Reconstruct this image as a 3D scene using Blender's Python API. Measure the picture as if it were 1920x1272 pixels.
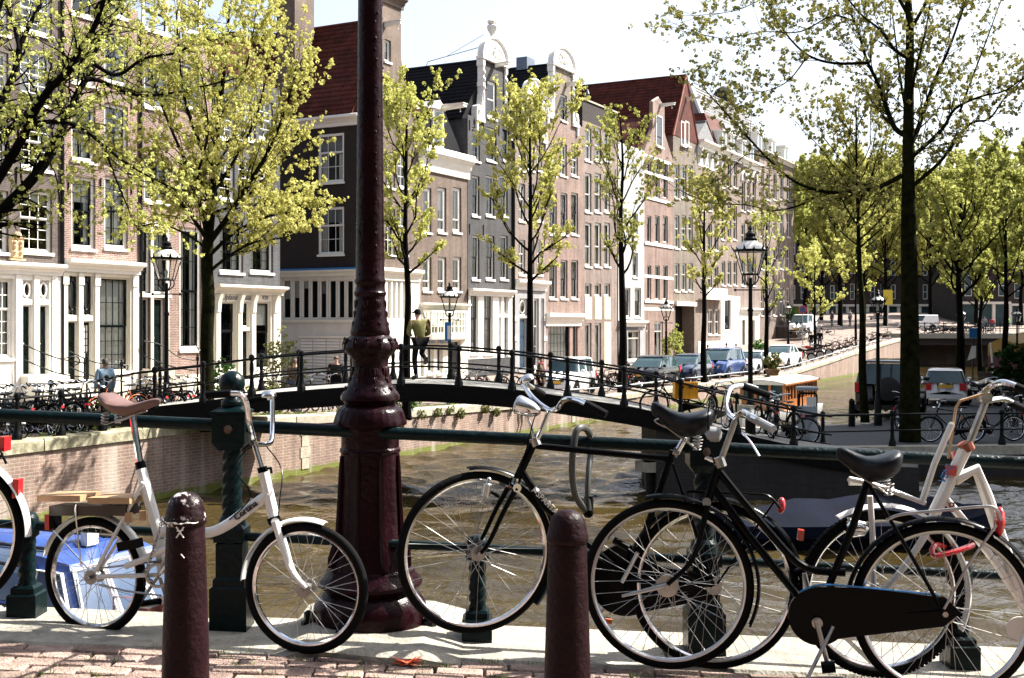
import bpy, math, random
import numpy as np
from mathutils import Vector, Matrix
R = math.radians
random.seed(7)
SC = bpy.context.scene
COL = SC.collection
for o in list(bpy.data.objects):
 bpy.data.objects.remove(o)

# ------------------------------------------------------------------ camera, sky, sun, exposure
EYE = 1.45            # camera height over the near bridge deck
F = 2200.0            # focal length in photograph pixels (1920 wide)
CX, HY = 960.0, 610.0 # principal column, horizon row
cam = bpy.data.cameras.new('camera')
cam.sensor_width = 36.0
cam.lens = 36.0 * F / 1920.0
cam.shift_y = -26.0 / 1920.0
cam.clip_start = 0.1
cam.clip_end = 2000.0
camo = bpy.data.objects.new('camera', cam)
COL.objects.link(camo)
camo.location = (0, 0, EYE)
camo.rotation_euler = (R(90), 0, 0)
SC.camera = camo

SUN_AZ = Vector((0.926, 0.377, 0)).normalized()
SUN_EL = R(47)
SUN_DIR = Vector((SUN_AZ.x * math.cos(SUN_EL), SUN_AZ.y * math.cos(SUN_EL), math.sin(SUN_EL)))
world = bpy.data.worlds.new('World')
SC.world = world
world.use_nodes = True
wn = world.node_tree.nodes
wl = world.node_tree.links
for n in list(wn):
 wn.remove(n)
wo = wn.new('ShaderNodeOutputWorld')
wb = wn.new('ShaderNodeBackground')
ws = wn.new('ShaderNodeTexSky')
ws.sky_type = 'NISHITA'
ws.sun_disc = False
ws.sun_elevation = SUN_EL
ws.sun_rotation = math.atan2(SUN_AZ.x, SUN_AZ.y)
ws.air_density = 1.0
ws.dust_density = 3.0
ws.ozone_density = 1.0
wb.inputs['Strength'].default_value = 0.085
hsv = wn.new('ShaderNodeHueSaturation'); hsv.inputs['Saturation'].default_value = .6
wl.new(ws.outputs[0], hsv.inputs['Color']); wl.new(hsv.outputs[0], wb.inputs[0])
wl.new(wb.outputs[0], wo.inputs[0])
sun = bpy.data.lights.new('sun', 'SUN')
sun.energy = 4.5
sun.angle = R(0.53)
sun.color = (1.0, 0.95, 0.86)
suno = bpy.data.objects.new('sun', sun)
COL.objects.link(suno)
suno.location = (30, 12, 40)
suno.rotation_euler = (-SUN_DIR).to_track_quat('-Z', 'Y').to_euler()
SC.view_settings.view_transform = 'Standard'
SC.view_settings.look = 'None'
SC.view_settings.gamma = 1.0
SC.view_settings.use_curve_mapping = False
SC.view_settings.exposure = 1.75
SC.cycles.max_bounces = 6
SC.cycles.diffuse_bounces = 2
SC.cycles.glossy_bounces = 3
SC.cycles.transmission_bounces = 4
SC.cycles.transparent_max_bounces = 8
SC.cycles.caustics_reflective = False
SC.cycles.caustics_refractive = False

# ------------------------------------------------------------------ helpers
def U(px, py, Y):
 return Vector(((px - CX) / F * Y, Y, EYE - (py - HY) / F * Y))
def ray(px, py):
 return Vector(((px - CX) / F, 1.0, -(py - HY) / F))
def hit(px, py, p0, n):
 d = ray(px, py); c = Vector((0, 0, EYE))
 return c + d * ((p0 - c).dot(n) / d.dot(n))
def V(*a):
 return Vector(a)
def lerp(a, b, u):
 return a + (b - a) * u
def interp(x, pts):
 if x <= pts[0][0]: return pts[0][1]
 for (a, b), (c, d) in zip(pts, pts[1:]):
  if x <= c:
   return b + (d - b) * (x - a) / (c - a)
 return pts[-1][1]
def smooth_path(pts, n=4, closed=False):
 """Catmull-Rom through the points"""
 P = [Vector(p) for p in pts]; out = []
 m = len(P)
 for i in range(m if closed else m - 1):
  if closed:
   a, b, c, d = P[i - 1], P[i], P[(i + 1) % m], P[(i + 2) % m]
  else:
   a, b, c, d = P[max(i - 1, 0)], P[i], P[i + 1], P[min(i + 2, m - 1)]
  for k in range(n):
   u = k / n
   out.append(0.5 * ((2 * b) + (c - a) * u + (2 * a - 5 * b + 4 * c - d) * u * u + (3 * b - a - 3 * c + d) * u ** 3))
 if not closed: out.append(P[-1])
 return out

class MB:
 def __init__(self):
  self.v = []; self.f = []
 def add(self, vs, fs):
  b = len(self.v)
  self.v += [tuple(p) for p in vs]
  self.f += [tuple(i + b for i in f) for f in fs]
  return self
 def quad(self, a, b, c, d):
  return self.add([a, b, c, d], [(0, 1, 2, 3)])
 def box(self, x0, y0, z0, x1, y1, z1):
  return self.add([(x0, y0, z0), (x1, y0, z0), (x1, y1, z0), (x0, y1, z0), (x0, y0, z1), (x1, y0, z1), (x1, y1, z1), (x0, y1, z1)],
      [(0, 3, 2, 1), (4, 5, 6, 7), (0, 1, 5, 4), (1, 2, 6, 5), (2, 3, 7, 6), (3, 0, 4, 7)])
 def bbox(self, x0, y0, z0, x1, y1, z1, b):
  """box with chamfered upper rim"""
  self.loft([[(x0, y0, z0), (x1, y0, z0), (x1, y1, z0), (x0, y1, z0)], [(x0, y0, z1 - b), (x1, y0, z1 - b), (x1, y1, z1 - b), (x0, y1, z1 - b)],
                   [(x0 + b, y0 + b, z1), (x1 - b, y0 + b, z1), (x1 - b, y1 - b, z1), (x0 + b, y1 - b, z1)]])
  return self
 def obox(self, c, a, b, d):
  """box from centre and three half-axis vectors"""
  c, a, b, d = Vector(c), Vector(a), Vector(b), Vector(d)
  vs = [c + a * i + b * j + d * k for k in (-1, 1) for (i, j) in ((-1, -1), (1, -1), (1, 1), (-1, 1))]
  return self.add(vs, [(0, 3, 2, 1), (4, 5, 6, 7), (0, 1, 5, 4), (1, 2, 6, 5), (2, 3, 7, 6), (3, 0, 4, 7)])
 def bar(self, p, q, w, h=None, up=(0, 0, 1)):
  p, q = Vector(p), Vector(q); h = h or w
  d = q - p; u = Vector(up)
  s = d.cross(u)
  if s.length < 1e-6: s = d.cross(Vector((1, 0, 0)))
  s.normalize(); t = s.cross(d).normalized()
  return self.obox((p + q) / 2, d / 2, s * w / 2, t * h / 2)
 def loft(self, rings, cap=True, closed=False):
  b = len(self.v); n = len(rings[0])
  for r in rings: self.v += [tuple(p) for p in r]
  m = len(rings)
  for i in range(m if closed else m - 1):
   i2 = (i + 1) % m
   for k in range(n):
    k2 = (k + 1) % n
    self.f.append((b + i * n + k, b + i * n + k2, b + i2 * n + k2, b + i2 * n + k))
  if cap and not closed:
   self.f.append(tuple(b + k for k in reversed(range(n))))
   self.f.append(tuple(b + (m - 1) * n + k for k in range(n)))
  return self
 def tube(self, pts, r, n=8, cap=True, closed=False, flat=1.0):
  P = [Vector(p) for p in pts]
  if len(P) < 2: return self
  m = len(P)
  rr = r if isinstance(r, (list, tuple)) else [r] * m
  rings = []; nrm = None
  for i in range(m):
   if closed: d = P[(i + 1) % m] - P[i - 1]
   else: d = P[min(i + 1, m - 1)] - P[max(i - 1, 0)]
   if d.length < 1e-9: d = Vector((0, 0, 1))
   d.normalize()
   if nrm is None:
    nrm = d.cross(Vector((0, 0, 1)))
    if nrm.length < .05: nrm = d.cross(Vector((1, 0, 0)))
   nrm = (nrm - d * nrm.dot(d))
   if nrm.length < 1e-6: nrm = d.orthogonal()
   nrm.normalize(); bn = d.cross(nrm)
   rings.append([P[i] + (nrm * math.cos(2 * math.pi * k / n) + bn * math.sin(2 * math.pi * k / n) * flat) * rr[i] for k in range(n)])
  return self.loft(rings, cap, closed)
 def lathe(self, prof, c=(0, 0, 0), n=20, M=None, lobes=None, cap=True):
  c = Vector(c); rings = []
  for j, (r, z) in enumerate(prof):
   ring = []
   for k in range(n):
    a = 2 * math.pi * k / n
    q = r
    if lobes: q = r * lobes(j, a)
    p = Vector((q * math.cos(a), q * math.sin(a), z))
    ring.append(c + (M @ p if M else p))
   rings.append(ring)
  return self.loft(rings, cap)
 def ext(self, poly, vec):
  """extruded polygon (list of 3D points) along vec"""
  n = len(poly); vec = Vector(vec); b = len(self.v)
  P = [Vector(p) for p in poly]
  self.v += [tuple(p) for p in P] + [tuple(p + vec) for p in P]
  self.f.append(tuple(b + i for i in range(n)))
  self.f.append(tuple(b + n + i for i in reversed(range(n))))
  for i in range(n):
   j = (i + 1) % n
   self.f.append((b + j, b + i, b + n + i, b + n + j))
  return self
 def sphere(self, c, r, n=12, m=8, sx=1, sy=1, sz=1, M=None):
  prof = [(max(1e-4, math.sin(math.pi * j / m)) , -math.cos(math.pi * j / m)) for j in range(m + 1)]
  S = Matrix.Diagonal((r * sx, r * sy, r * sz))
  return self.lathe(prof, c, n, (M @ S) if M else S)
 def build(self, name, mat, parent=None, smooth=35, loc=None):
  me = bpy.data.meshes.new(name)
  me.from_pydata(self.v, [], self.f)
  me.update()
  if mat: me.materials.append(mat)
  if smooth:
   me.shade_smooth(); me.set_sharp_from_angle(angle=R(smooth))
  o = bpy.data.objects.new(name, me)
  COL.objects.link(o)
  if parent: o.parent = parent
  if loc is not None: o.location = loc
  return o
 def shift(self, d):
  d = Vector(d)
  self.v = [tuple(Vector(p) + d) for p in self.v]
  return self

def np_obj(name, verts, faces4, mat, parent=None, smooth=False):
 """mesh from numpy arrays of quads"""
 me = bpy.data.meshes.new(name)
 nv, nf = len(verts), len(faces4)
 me.vertices.add(nv); me.vertices.foreach_set('co', verts.astype(np.float32).ravel())
 me.loops.add(nf * 4); me.loops.foreach_set('vertex_index', faces4.astype(np.int32).ravel())
 me.polygons.add(nf)
 me.polygons.foreach_set('loop_start', np.arange(0, nf * 4, 4, dtype=np.int32))
 me.polygons.foreach_set('loop_total', np.full(nf, 4, dtype=np.int32))
 me.update(calc_edges=True); me.validate()
 if smooth: me.shade_smooth()
 if mat: me.materials.append(mat)
 o = bpy.data.objects.new(name, me); COL.objects.link(o)
 if parent: o.parent = parent
 return o

def tag(o, label=None, cat=None, group=None, kind=None):
 if label: o['label'] = label
 if cat: o['category'] = cat
 if group: o['group'] = group
 if kind: o['kind'] = kind
 return o
def thing(name, label, cat, loc=(0, 0, 0), rz=0, group=None):
 o = bpy.data.objects.new(name, None); COL.objects.link(o)
 o.empty_display_size = 0.2
 o.location = loc; o.rotation_euler = (0, 0, rz)
 return tag(o, label, cat, group)
def node(name, parent, loc=(0, 0, 0)):
 o = bpy.data.objects.new(name, None); COL.objects.link(o)
 o.parent = parent; o.location = loc
 return o
def copy_tree(o, parent=None):
 c = o.copy(); COL.objects.link(c)
 if parent: c.parent = parent
 for ch in list(o.children): copy_tree(ch, c)
 return c

# ------------------------------------------------------------------ materials
def newmat(name):
 m = bpy.data.materials.new(name); m.use_nodes = True
 nt = m.node_tree
 for n in list(nt.nodes): nt.nodes.remove(n)
 out = nt.nodes.new('ShaderNodeOutputMaterial')
 return m, nt, out
def N(nt, t, **kw):
 n = nt.nodes.new(t)
 for k, v in kw.items():
  if k in n.inputs: n.inputs[k].default_value = v
  else: setattr(n, k, v)
 return n
def rgb(c):
 return (c[0], c[1], c[2], 1.0)
def paint(name, c, rough=.5, metal=0., var=.15, scale=6., bump=0., c2=None, spec=.5, rust=None, rust_amt=.62, coat=0., rand=0.):
 """base colour broken by two noises, optional second colour / wear colour, slight relief"""
 m, nt, out = newmat(name); L = nt.links.new
 b = N(nt, 'ShaderNodeBsdfPrincipled', Roughness=rough, Metallic=metal)
 b.inputs['Specular IOR Level'].default_value = spec
 if coat: b.inputs['Coat Weight'].default_value = coat
 L(b.outputs[0], out.inputs[0])
 tc = N(nt, 'ShaderNodeTexCoord')
 n1 = N(nt, 'ShaderNodeTexNoise', Scale=scale, Detail=6.0, Roughness=.6)
 L(tc.outputs['Object'], n1.inputs['Vector'])
 r1 = N(nt, 'ShaderNodeValToRGB')
 lo = [x * (1 - var) for x in c]; hi = [min(1, x * (1 + var)) for x in (c2 or c)]
 r1.color_ramp.elements[0].position = .3; r1.color_ramp.elements[0].color = rgb(lo)
 r1.color_ramp.elements[1].position = .7; r1.color_ramp.elements[1].color = rgb(hi)
 L(n1.outputs['Fac'], r1.inputs['Fac'])
 col = r1.outputs['Color']
 if rand:
  oi = N(nt, 'ShaderNodeObjectInfo')
  mr = N(nt, 'ShaderNodeMapRange'); mr.inputs['To Min'].default_value = 1 - rand; mr.inputs['To Max'].default_value = 1 + rand
  L(oi.outputs['Random'], mr.inputs['Value'])
  hs = N(nt, 'ShaderNodeHueSaturation')
  L(mr.outputs[0], hs.inputs['Value']); L(col, hs.inputs['Color'])
  col = hs.outputs['Color']
 if rust:
  n2 = N(nt, 'ShaderNodeTexNoise', Scale=scale * 2.3, Detail=8.0, Roughness=.65)
  L(tc.outputs['Object'], n2.inputs['Vector'])
  r2 = N(nt, 'ShaderNodeValToRGB')
  r2.color_ramp.elements[0].position = rust_amt; r2.color_ramp.elements[0].color = (0, 0, 0, 1)
  r2.color_ramp.elements[1].position = rust_amt + .05; r2.color_ramp.elements[1].color = (1, 1, 1, 1)
  L(n2.outputs['Fac'], r2.inputs['Fac'])
  mx = N(nt, 'ShaderNodeMix', data_type='RGBA')
  L(r2.outputs['Color'], mx.inputs[0]); L(col, mx.inputs[6]); mx.inputs[7].default_value = rgb(rust)
  col = mx.outputs[2]
 L(col, b.inputs['Base Color'])
 if bump:
  n3 = N(nt, 'ShaderNodeTexNoise', Scale=scale * 5, Detail=5.0)
  L(tc.outputs['Object'], n3.inputs['Vector'])
  bp = N(nt, 'ShaderNodeBump', Strength=bump, Distance=.02)
  L(n3.outputs['Fac'], bp.inputs['Height']); L(bp.outputs[0], b.inputs['Normal'])
 return m
def brickmat(name, c1, c2, mortar, bw=.22, rh=.066, ms=.009, wear=.35, algae=None, plain=0.):
 m, nt, out = newmat(name); L = nt.links.new
 b = N(nt, 'ShaderNodeBsdfPrincipled', Roughness=.85)
 L(b.outputs[0], out.inputs[0])
 tc = N(nt, 'ShaderNodeTexCoord')
 sx = N(nt, 'ShaderNodeSeparateXYZ'); L(tc.outputs['Object'], sx.inputs[0])
 ad = N(nt, 'ShaderNodeMath', operation='ADD'); L(sx.outputs[0], ad.inputs[0]); L(sx.outputs[1], ad.inputs[1])
 cb = N(nt, 'ShaderNodeCombineXYZ'); L(ad.outputs[0], cb.inputs[0]); L(sx.outputs[2], cb.inputs[1])
 br = N(nt, 'ShaderNodeTexBrick', Scale=1.0)
 br.inputs['Color1'].default_value = rgb(c1); br.inputs['Color2'].default_value = rgb(c2); br.inputs['Mortar'].default_value = rgb(mortar)
 br.inputs['Mortar Size'].default_value = ms; br.inputs['Mortar Smooth'].default_value = .2
 br.inputs['Brick Width'].default_value = bw; br.inputs['Row Height'].default_value = rh
 L(cb.outputs[0], br.inputs['Vector'])
 n1 = N(nt, 'ShaderNodeTexNoise', Scale=.7, Detail=7.0, Roughness=.65); L(tc.outputs['Object'], n1.inputs['Vector'])
 n2 = N(nt, 'ShaderNodeTexNoise', Scale=14., Detail=3.0); L(tc.outputs['Object'], n2.inputs['Vector'])
 mr = N(nt, 'ShaderNodeMapRange'); mr.inputs['From Min'].default_value = .3; mr.inputs['From Max'].default_value = .7
 mr.inputs['To Min'].default_value = 1 - wear; mr.inputs['To Max'].default_value = 1 + wear * .8
 L(n1.outputs['Fac'], mr.inputs['Value'])
 mr2 = N(nt, 'ShaderNodeMapRange'); mr2.inputs['From Min'].default_value = .3; mr2.inputs['From Max'].default_value = .7
 mr2.inputs['To Min'].default_value = .85; mr2.inputs['To Max'].default_value = 1.15
 L(n2.outputs['Fac'], mr2.inputs['Value'])
 mm = N(nt, 'ShaderNodeMath', operation='MULTIPLY'); L(mr.outputs[0], mm.inputs[0]); L(mr2.outputs[0], mm.inputs[1])
 hs = N(nt, 'ShaderNodeHueSaturation'); L(mm.outputs[0], hs.inputs['Value']); L(br.outputs['Color'], hs.inputs['Color'])
 sm = N(nt, 'ShaderNodeMapping'); sm.inputs['Scale'].default_value = (1.8, 1.8, .10); L(tc.outputs['Object'], sm.inputs[0])
 sn = N(nt, 'ShaderNodeTexNoise', Scale=1.5, Detail=6.0, Roughness=.7); L(sm.outputs[0], sn.inputs['Vector'])
 sr = N(nt, 'ShaderNodeMapRange'); sr.inputs['From Min'].default_value = .42; sr.inputs['From Max'].default_value = .68; sr.inputs['To Min'].default_value = 1.06; sr.inputs['To Max'].default_value = .62; L(sn.outputs['Fac'], sr.inputs['Value'])
 h2 = N(nt, 'ShaderNodeHueSaturation'); L(sr.outputs[0], h2.inputs['Value']); L(hs.outputs['Color'], h2.inputs['Color'])
 col = h2.outputs['Color']
 if algae:  # (z level, colour): growth just over the waterline plus lime streaks
  zl, ac = algae
  n4 = N(nt, 'ShaderNodeTexNoise', Scale=2.2, Detail=6.0); L(tc.outputs['Object'], n4.inputs['Vector'])
  ma = N(nt, 'ShaderNodeMath', operation='MULTIPLY_ADD'); L(n4.outputs['Fac'], ma.inputs[0]); ma.inputs[1].default_value = -.28; L(sx.outputs[2], ma.inputs[2])
  mr3 = N(nt, 'ShaderNodeMapRange'); mr3.inputs['From Min'].default_value = zl - .02; mr3.inputs['From Max'].default_value = zl + .06
  mr3.inputs['To Min'].default_value = 1.; mr3.inputs['To Max'].default_value = 0.
  L(ma.outputs[0], mr3.inputs['Value'])
  mx = N(nt, 'ShaderNodeMix', data_type='RGBA'); L(mr3.outputs[0], mx.inputs[0]); L(col, mx.inputs[6]); mx.inputs[7].default_value = rgb(ac)
  col = mx.outputs[2]
  st = N(nt, 'ShaderNodeMapping'); st.inputs['Scale'].default_value = (1.3, 1.3, .12); L(tc.outputs['Object'], st.inputs[0])
  n5 = N(nt, 'ShaderNodeTexNoise', Scale=1.6, Detail=5.0); L(st.outputs[0], n5.inputs['Vector'])
  r5 = N(nt, 'ShaderNodeValToRGB'); r5.color_ramp.elements[0].position = .56; r5.color_ramp.elements[1].position = .72
  r5.color_ramp.elements[1].color = (.6, .6, .6, 1)
  L(n5.outputs['Fac'], r5.inputs['Fac'])
  mx2 = N(nt, 'ShaderNodeMix', data_type='RGBA'); L(r5.outputs[0], mx2.inputs[0]); L(col, mx2.inputs[6]); mx2.inputs[7].default_value = (.46, .42, .36, 1)
  col = mx2.outputs[2]
 L(col, b.inputs['Base Color'])
 inv = N(nt, 'ShaderNodeMath', operation='MULTIPLY_ADD'); L(br.outputs['Fac'], inv.inputs[0]); inv.inputs[1].default_value = -1.; L(n2.outputs['Fac'], inv.inputs[2])
 bp = N(nt, 'ShaderNodeBump', Strength=.6, Distance=.012); L(inv.outputs[0], bp.inputs['Height']); L(bp.outputs[0], b.inputs['Normal'])
 return m
def glassmat(name, tint=(.84, .87, .86), refl=.22):
 m, nt, out = newmat(name); L = nt.links.new
 tr = N(nt, 'ShaderNodeBsdfTransparent'); tr.inputs[0].default_value = rgb(tint)
 gl = N(nt, 'ShaderNodeBsdfGlossy', Roughness=.02); gl.inputs[0].default_value = (.9, .95, 1, 1)
 tc = N(nt, 'ShaderNodeTexCoord'); nz = N(nt, 'ShaderNodeTexNoise', Scale=1.7, Detail=2.0); L(tc.outputs['Object'], nz.inputs['Vector'])
 bp = N(nt, 'ShaderNodeBump', Strength=.12, Distance=.05); L(nz.outputs['Fac'], bp.inputs['Height']); L(bp.outputs[0], gl.inputs['Normal'])
 lw = N(nt, 'ShaderNodeLayerWeight', Blend=refl)
 mr = N(nt, 'ShaderNodeMapRange'); mr.inputs['To Min'].default_value = .05; mr.inputs['To Max'].default_value = .9
 L(lw.outputs['Fresnel'], mr.inputs['Value'])
 mx = N(nt, 'ShaderNodeMixShader'); L(mr.outputs[0], mx.inputs[0]); L(tr.outputs[0], mx.inputs[1]); L(gl.outputs[0], mx.inputs[2])
 L(mx.outputs[0], out.inputs[0])
 return m
def leafmat(name, c1, c2, trans=.45):
 m, nt, out = newmat(name); L = nt.links.new
 tc = N(nt, 'ShaderNodeTexCoord')
 n1 = N(nt, 'ShaderNodeTexNoise', Scale=2.2, Detail=4.0); L(tc.outputs['Object'], n1.inputs['Vector'])
 n2 = N(nt, 'ShaderNodeTexNoise', Scale=40., Detail=1.0); L(tc.outputs['Object'], n2.inputs['Vector'])
 av = N(nt, 'ShaderNodeMix', data_type='FLOAT'); av.inputs[0].default_value = .5
 L(n1.outputs['Fac'], av.inputs[2]); L(n2.outputs['Fac'], av.inputs[3])
 rp = N(nt, 'ShaderNodeValToRGB'); rp.color_ramp.elements[0].position = .38; rp.color_ramp.elements[1].position = .62
 rp.color_ramp.elements[0].color = rgb(c1); rp.color_ramp.elements[1].color = rgb(c2)
 L(av.outputs[0], rp.inputs['Fac'])
 oi = N(nt, 'ShaderNodeObjectInfo'); hs = N(nt, 'ShaderNodeHueSaturation'); vr = N(nt, 'ShaderNodeMapRange'); vr.inputs['To Min'].default_value = .502; vr.inputs['To Max'].default_value = .525
 L(oi.outputs['Random'], vr.inputs['Value']); L(vr.outputs[0], hs.inputs['Hue']); L(rp.outputs[0], hs.inputs['Color']); hs.inputs['Saturation'].default_value = .92
 d = N(nt, 'ShaderNodeBsdfDiffuse'); t = N(nt, 'ShaderNodeBsdfTranslucent')
 L(hs.outputs[0], d.inputs[0]); L(hs.outputs[0], t.inputs[0])
 mx = N(nt, 'ShaderNodeMixShader'); mx.inputs[0].default_value = trans
 L(d.outputs[0], mx.inputs[1]); L(t.outputs[0], mx.inputs[2]); L(mx.outputs[0], out.inputs[0])
 return m
def watermat(name):
 m, nt, out = newmat(name); L = nt.links.new
 b = N(nt, 'ShaderNodeBsdfPrincipled', Roughness=.03, IOR=1.36)
 tc = N(nt, 'ShaderNodeTexCoord')
 n0 = N(nt, 'ShaderNodeTexNoise', Scale=.25, Detail=3.0); L(tc.outputs['Object'], n0.inputs['Vector'])
 rp = N(nt, 'ShaderNodeValToRGB'); rp.color_ramp.elements[0].position = .3; rp.color_ramp.elements[1].position = .7
 rp.color_ramp.elements[0].color = (.026, .018, .006, 1); rp.color_ramp.elements[1].color = (.055, .039, .014, 1)
 L(n0.outputs['Fac'], rp.inputs['Fac']); L(rp.outputs[0], b.inputs['Base Color'])
 mp = N(nt, 'ShaderNodeMapping'); mp.inputs['Scale'].default_value = (1.0, 1.3, 1); mp.inputs['Rotation'].default_value = (0, 0, R(-14)); L(tc.outputs['Object'], mp.inputs[0])
 n1 = N(nt, 'ShaderNodeTexNoise', Scale=5.5, Detail=3.0, Roughness=.5, Distortion=.3); L(mp.outputs[0], n1.inputs['Vector'])
 n2 = N(nt, 'ShaderNodeTexNoise', Scale=.35, Detail=2.0); L(mp.outputs[0], n2.inputs['Vector'])
 am = N(nt, 'ShaderNodeMapRange'); am.inputs['From Min'].default_value = .35; am.inputs['From Max'].default_value = .65
 am.inputs['To Min'].default_value = .35; am.inputs['To Max'].default_value = 1.2
 L(n2.outputs['Fac'], am.inputs['Value'])
 mu = N(nt, 'ShaderNodeMath', operation='MULTIPLY'); L(n1.outputs['Fac'], mu.inputs[0]); L(am.outputs[0], mu.inputs[1])
 bp = N(nt, 'ShaderNodeBump', Strength=1.0, Distance=.035); L(mu.outputs[0], bp.inputs['Height']); L(bp.outputs[0], b.inputs['Normal'])
 L(b.outputs[0], out.inputs[0])
 return m

MAT = {}
def P_(k, *a, **kw):
 MAT[k] = paint(k, *a, **kw)
P_('white', (.78, .76, .70), .45, var=.05, scale=2.5, bump=.05)
P_('cream', (.70, .67, .57), .5, var=.06, scale=2.5, bump=.05)
P_('white_stone', (.74, .72, .67), .7, var=.12, scale=5, bump=.3)
P_('offwhite', (.62, .60, .55), .6, var=.08, scale=2)
P_('dark_green', (.005, .010, .009), .25, var=.2, spec=.2)
P_('blue_door', (.012, .04, .075), .3, var=.2)
P_('black_sash', (.005, .006, .007), .3, var=.2, spec=.2)
P_('iron', (.004, .0045, .005), .35, var=.3, bump=.15, spec=.12)
P_('green_iron', (.002, .009, .0105), .28, spec=.14, var=.3, scale=9, bump=.25, rust=(.10, .03, .012), rust_amt=.71)
P_('maroon', (.011, .0018, .0036), .25, var=.4, scale=7, bump=.25, spec=.12, rust=(.075, .035, .038), rust_amt=.69)
P_('maroon_worn', (.013, .0038, .005), .4, spec=.14, var=.35, scale=9, bump=.35, rust=(.55, .5, .5), rust_amt=.57)
P_('maroon_post', (.014, .0042, .0055), .42, spec=.12, var=.35, scale=9, bump=.35, rust=(.2, .12, .1), rust_amt=.69)
P_('zinc', (.32, .35, .38), .45, var=.15)
P_('grey_plaster', (.34, .34, .34), .8, var=.12, scale=1.5, bump=.2)
P_('grey_render', (.27, .27, .28), .8, var=.12, scale=1.5, bump=.2)
P_('cream_panel', (.72, .69, .50), .5, var=.05)
P_('stone', (.36, .33, .26), .85, var=.25, scale=5, bump=.5, rand=.12)
P_('mossy_stone', (.20, .19, .10), .9, var=.5, scale=4, bump=.6, c2=(.33, .30, .21), rand=.12)
P_('plinth', (.13, .13, .13), .8, var=.2, scale=3, bump=.3)
P_('slab', (.31, .29, .245), .9, var=.3, scale=7, bump=.8, rand=.06, spec=.2, rust=(.24, .21, .16), rust_amt=.60)
P_('sand', (.10, .08, .045), .95, var=.4, scale=25, bump=.5)
P_('brick_paver', (.25, .17, .145), .95, var=.3, scale=16, bump=.9, c2=(.29, .215, .18), rand=.32, rust=(.12, .09, .07), rust_amt=.62, spec=.15)
P_('asphalt', (.035, .040, .047), .9, var=.25, scale=6, bump=.4)
P_('street', (.21, .16, .135), .9, var=.22, scale=1.2, bump=.3)
P_('deck', (.30, .29, .265), .9, var=.15, scale=4, bump=.4)
P_('tile_red', (.075, .017, .011), .7, spec=.2, var=.55, scale=1.7, bump=.3)
P_('tile_orange', (.25, .065, .032), .7, var=.4, scale=1.7, bump=.3)
P_('tile_black', (.006, .006, .008), .6, spec=.15, var=.5, scale=1.7, bump=.3)
P_('slate', (.16, .16, .165), .7, var=.3, scale=3, bump=.3)
P_('lead', (.11, .14, .19), .5, var=.2)
P_('bark', (.0045, .004, .0035), .95, spec=.05, var=.5, scale=8, bump=1.0)
P_('bark_moss', (.0045, .004, .003), .95, var=.5, scale=5, bump=1.0, c2=(.011, .012, .003), spec=.05)
P_('curtain', (.74, .72, .66), .9, var=.06)
P_('rubber', (.004, .004, .0045), .8, var=.4, bump=.2, spec=.08)
P_('chrome', (.72, .73, .75), .13, metal=1., var=.05, scale=10)
P_('alu', (.55, .56, .58), .3, metal=1., var=.1, scale=10)
P_('dull_steel', (.35, .34, .33), .4, metal=1., var=.3, scale=12, rust=(.18, .09, .04), rust_amt=.66)
P_('bike_black', (.002, .0023, .003), .24, var=.3, spec=.07)
P_('bike_white', (.74, .74, .72), .28, var=.04, coat=.3, rust=(.30, .17, .09), rust_amt=.73, scale=8)
P_('bike_dirty_white', (.72, .70, .66), .35, var=.08, rust=(.28, .15, .08), rust_amt=.68, scale=9)
P_('bike_blue', (.02, .07, .16), .3, var=.1)
P_('lock_grey', (.045, .045, .042), .4, var=.3)
P_('bike_red', (.35, .03, .03), .3, var=.1)
P_('bike_orange', (.55, .13, .03), .35, var=.1)
P_('bike_grey', (.25, .26, .27), .3, var=.1)
P_('saddle_black', (.004, .006, .009), .36, var=.2, bump=.1, spec=.2)
P_('saddle_pink', (.15, .085, .075), .45, var=.1, bump=.1)
P_('red_lens', (.55, .02, .025), .15, var=.1, coat=.6)
P_('orange_lens', (.65, .14, .02), .2, var=.1)
P_('wood', (.40, .25, .13), .6, var=.3, scale=9, bump=.2)
P_('dark_wood', (.03, .014, .008), .4, var=.4, scale=6)
P_('varnish', (.42, .15, .04), .3, var=.2, scale=4, coat=.4)
P_('crate', (.95, .42, .015), .45, var=.06)
P_('tarp', (.002, .004, .013), .9, var=.4, scale=2, bump=.3, spec=.1)
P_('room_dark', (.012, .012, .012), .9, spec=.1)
P_('boat_blue', (.035, .075, .27), .35, var=.3, scale=3)
P_('boat_red', (.55, .07, .06), .4, var=.15)
P_('boat_white', (.74, .75, .76), .35, var=.05)
P_('boat_glass', (.06, .09, .15), .12, var=.3, scale=1.5)
P_('bin_grey', (.26, .29, .31), .5, var=.1)
P_('car_black', (.003, .004, .006), .15, var=.1, coat=.4, spec=.3)
P_('car_navy', (.02, .035, .075), .18, var=.1, coat=.8)
P_('car_blue', (.03, .065, .20), .18, var=.05, coat=.8)
P_('car_white', (.78, .79, .80), .25, var=.03, coat=.6)
P_('car_silver', (.60, .62, .64), .3, metal=.3, var=.03, coat=.5)
P_('car_glass', (.03, .06, .07), .05, var=.3, scale=1)
P_('plastic', (.006, .006, .007), .5, var=.2)
P_('plate', (.75, .42, .03), .4, var=.03)
P_('lens_clear', (.6, .62, .64), .1, var=.1)
P_('skin', (.48, .27, .19), .55, var=.06)
P_('skin_dark', (.16, .085, .055), .55, var=.06)
P_('hair', (.02, .014, .01), .7, var=.3)
P_('hair_brown', (.09, .05, .03), .7, var=.3)
P_('olive', (.14, .125, .03), .85, var=.2, bump=.2)
P_('black_cloth', (.004, .004, .005), .9, var=.3, bump=.2, spec=.1)
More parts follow.
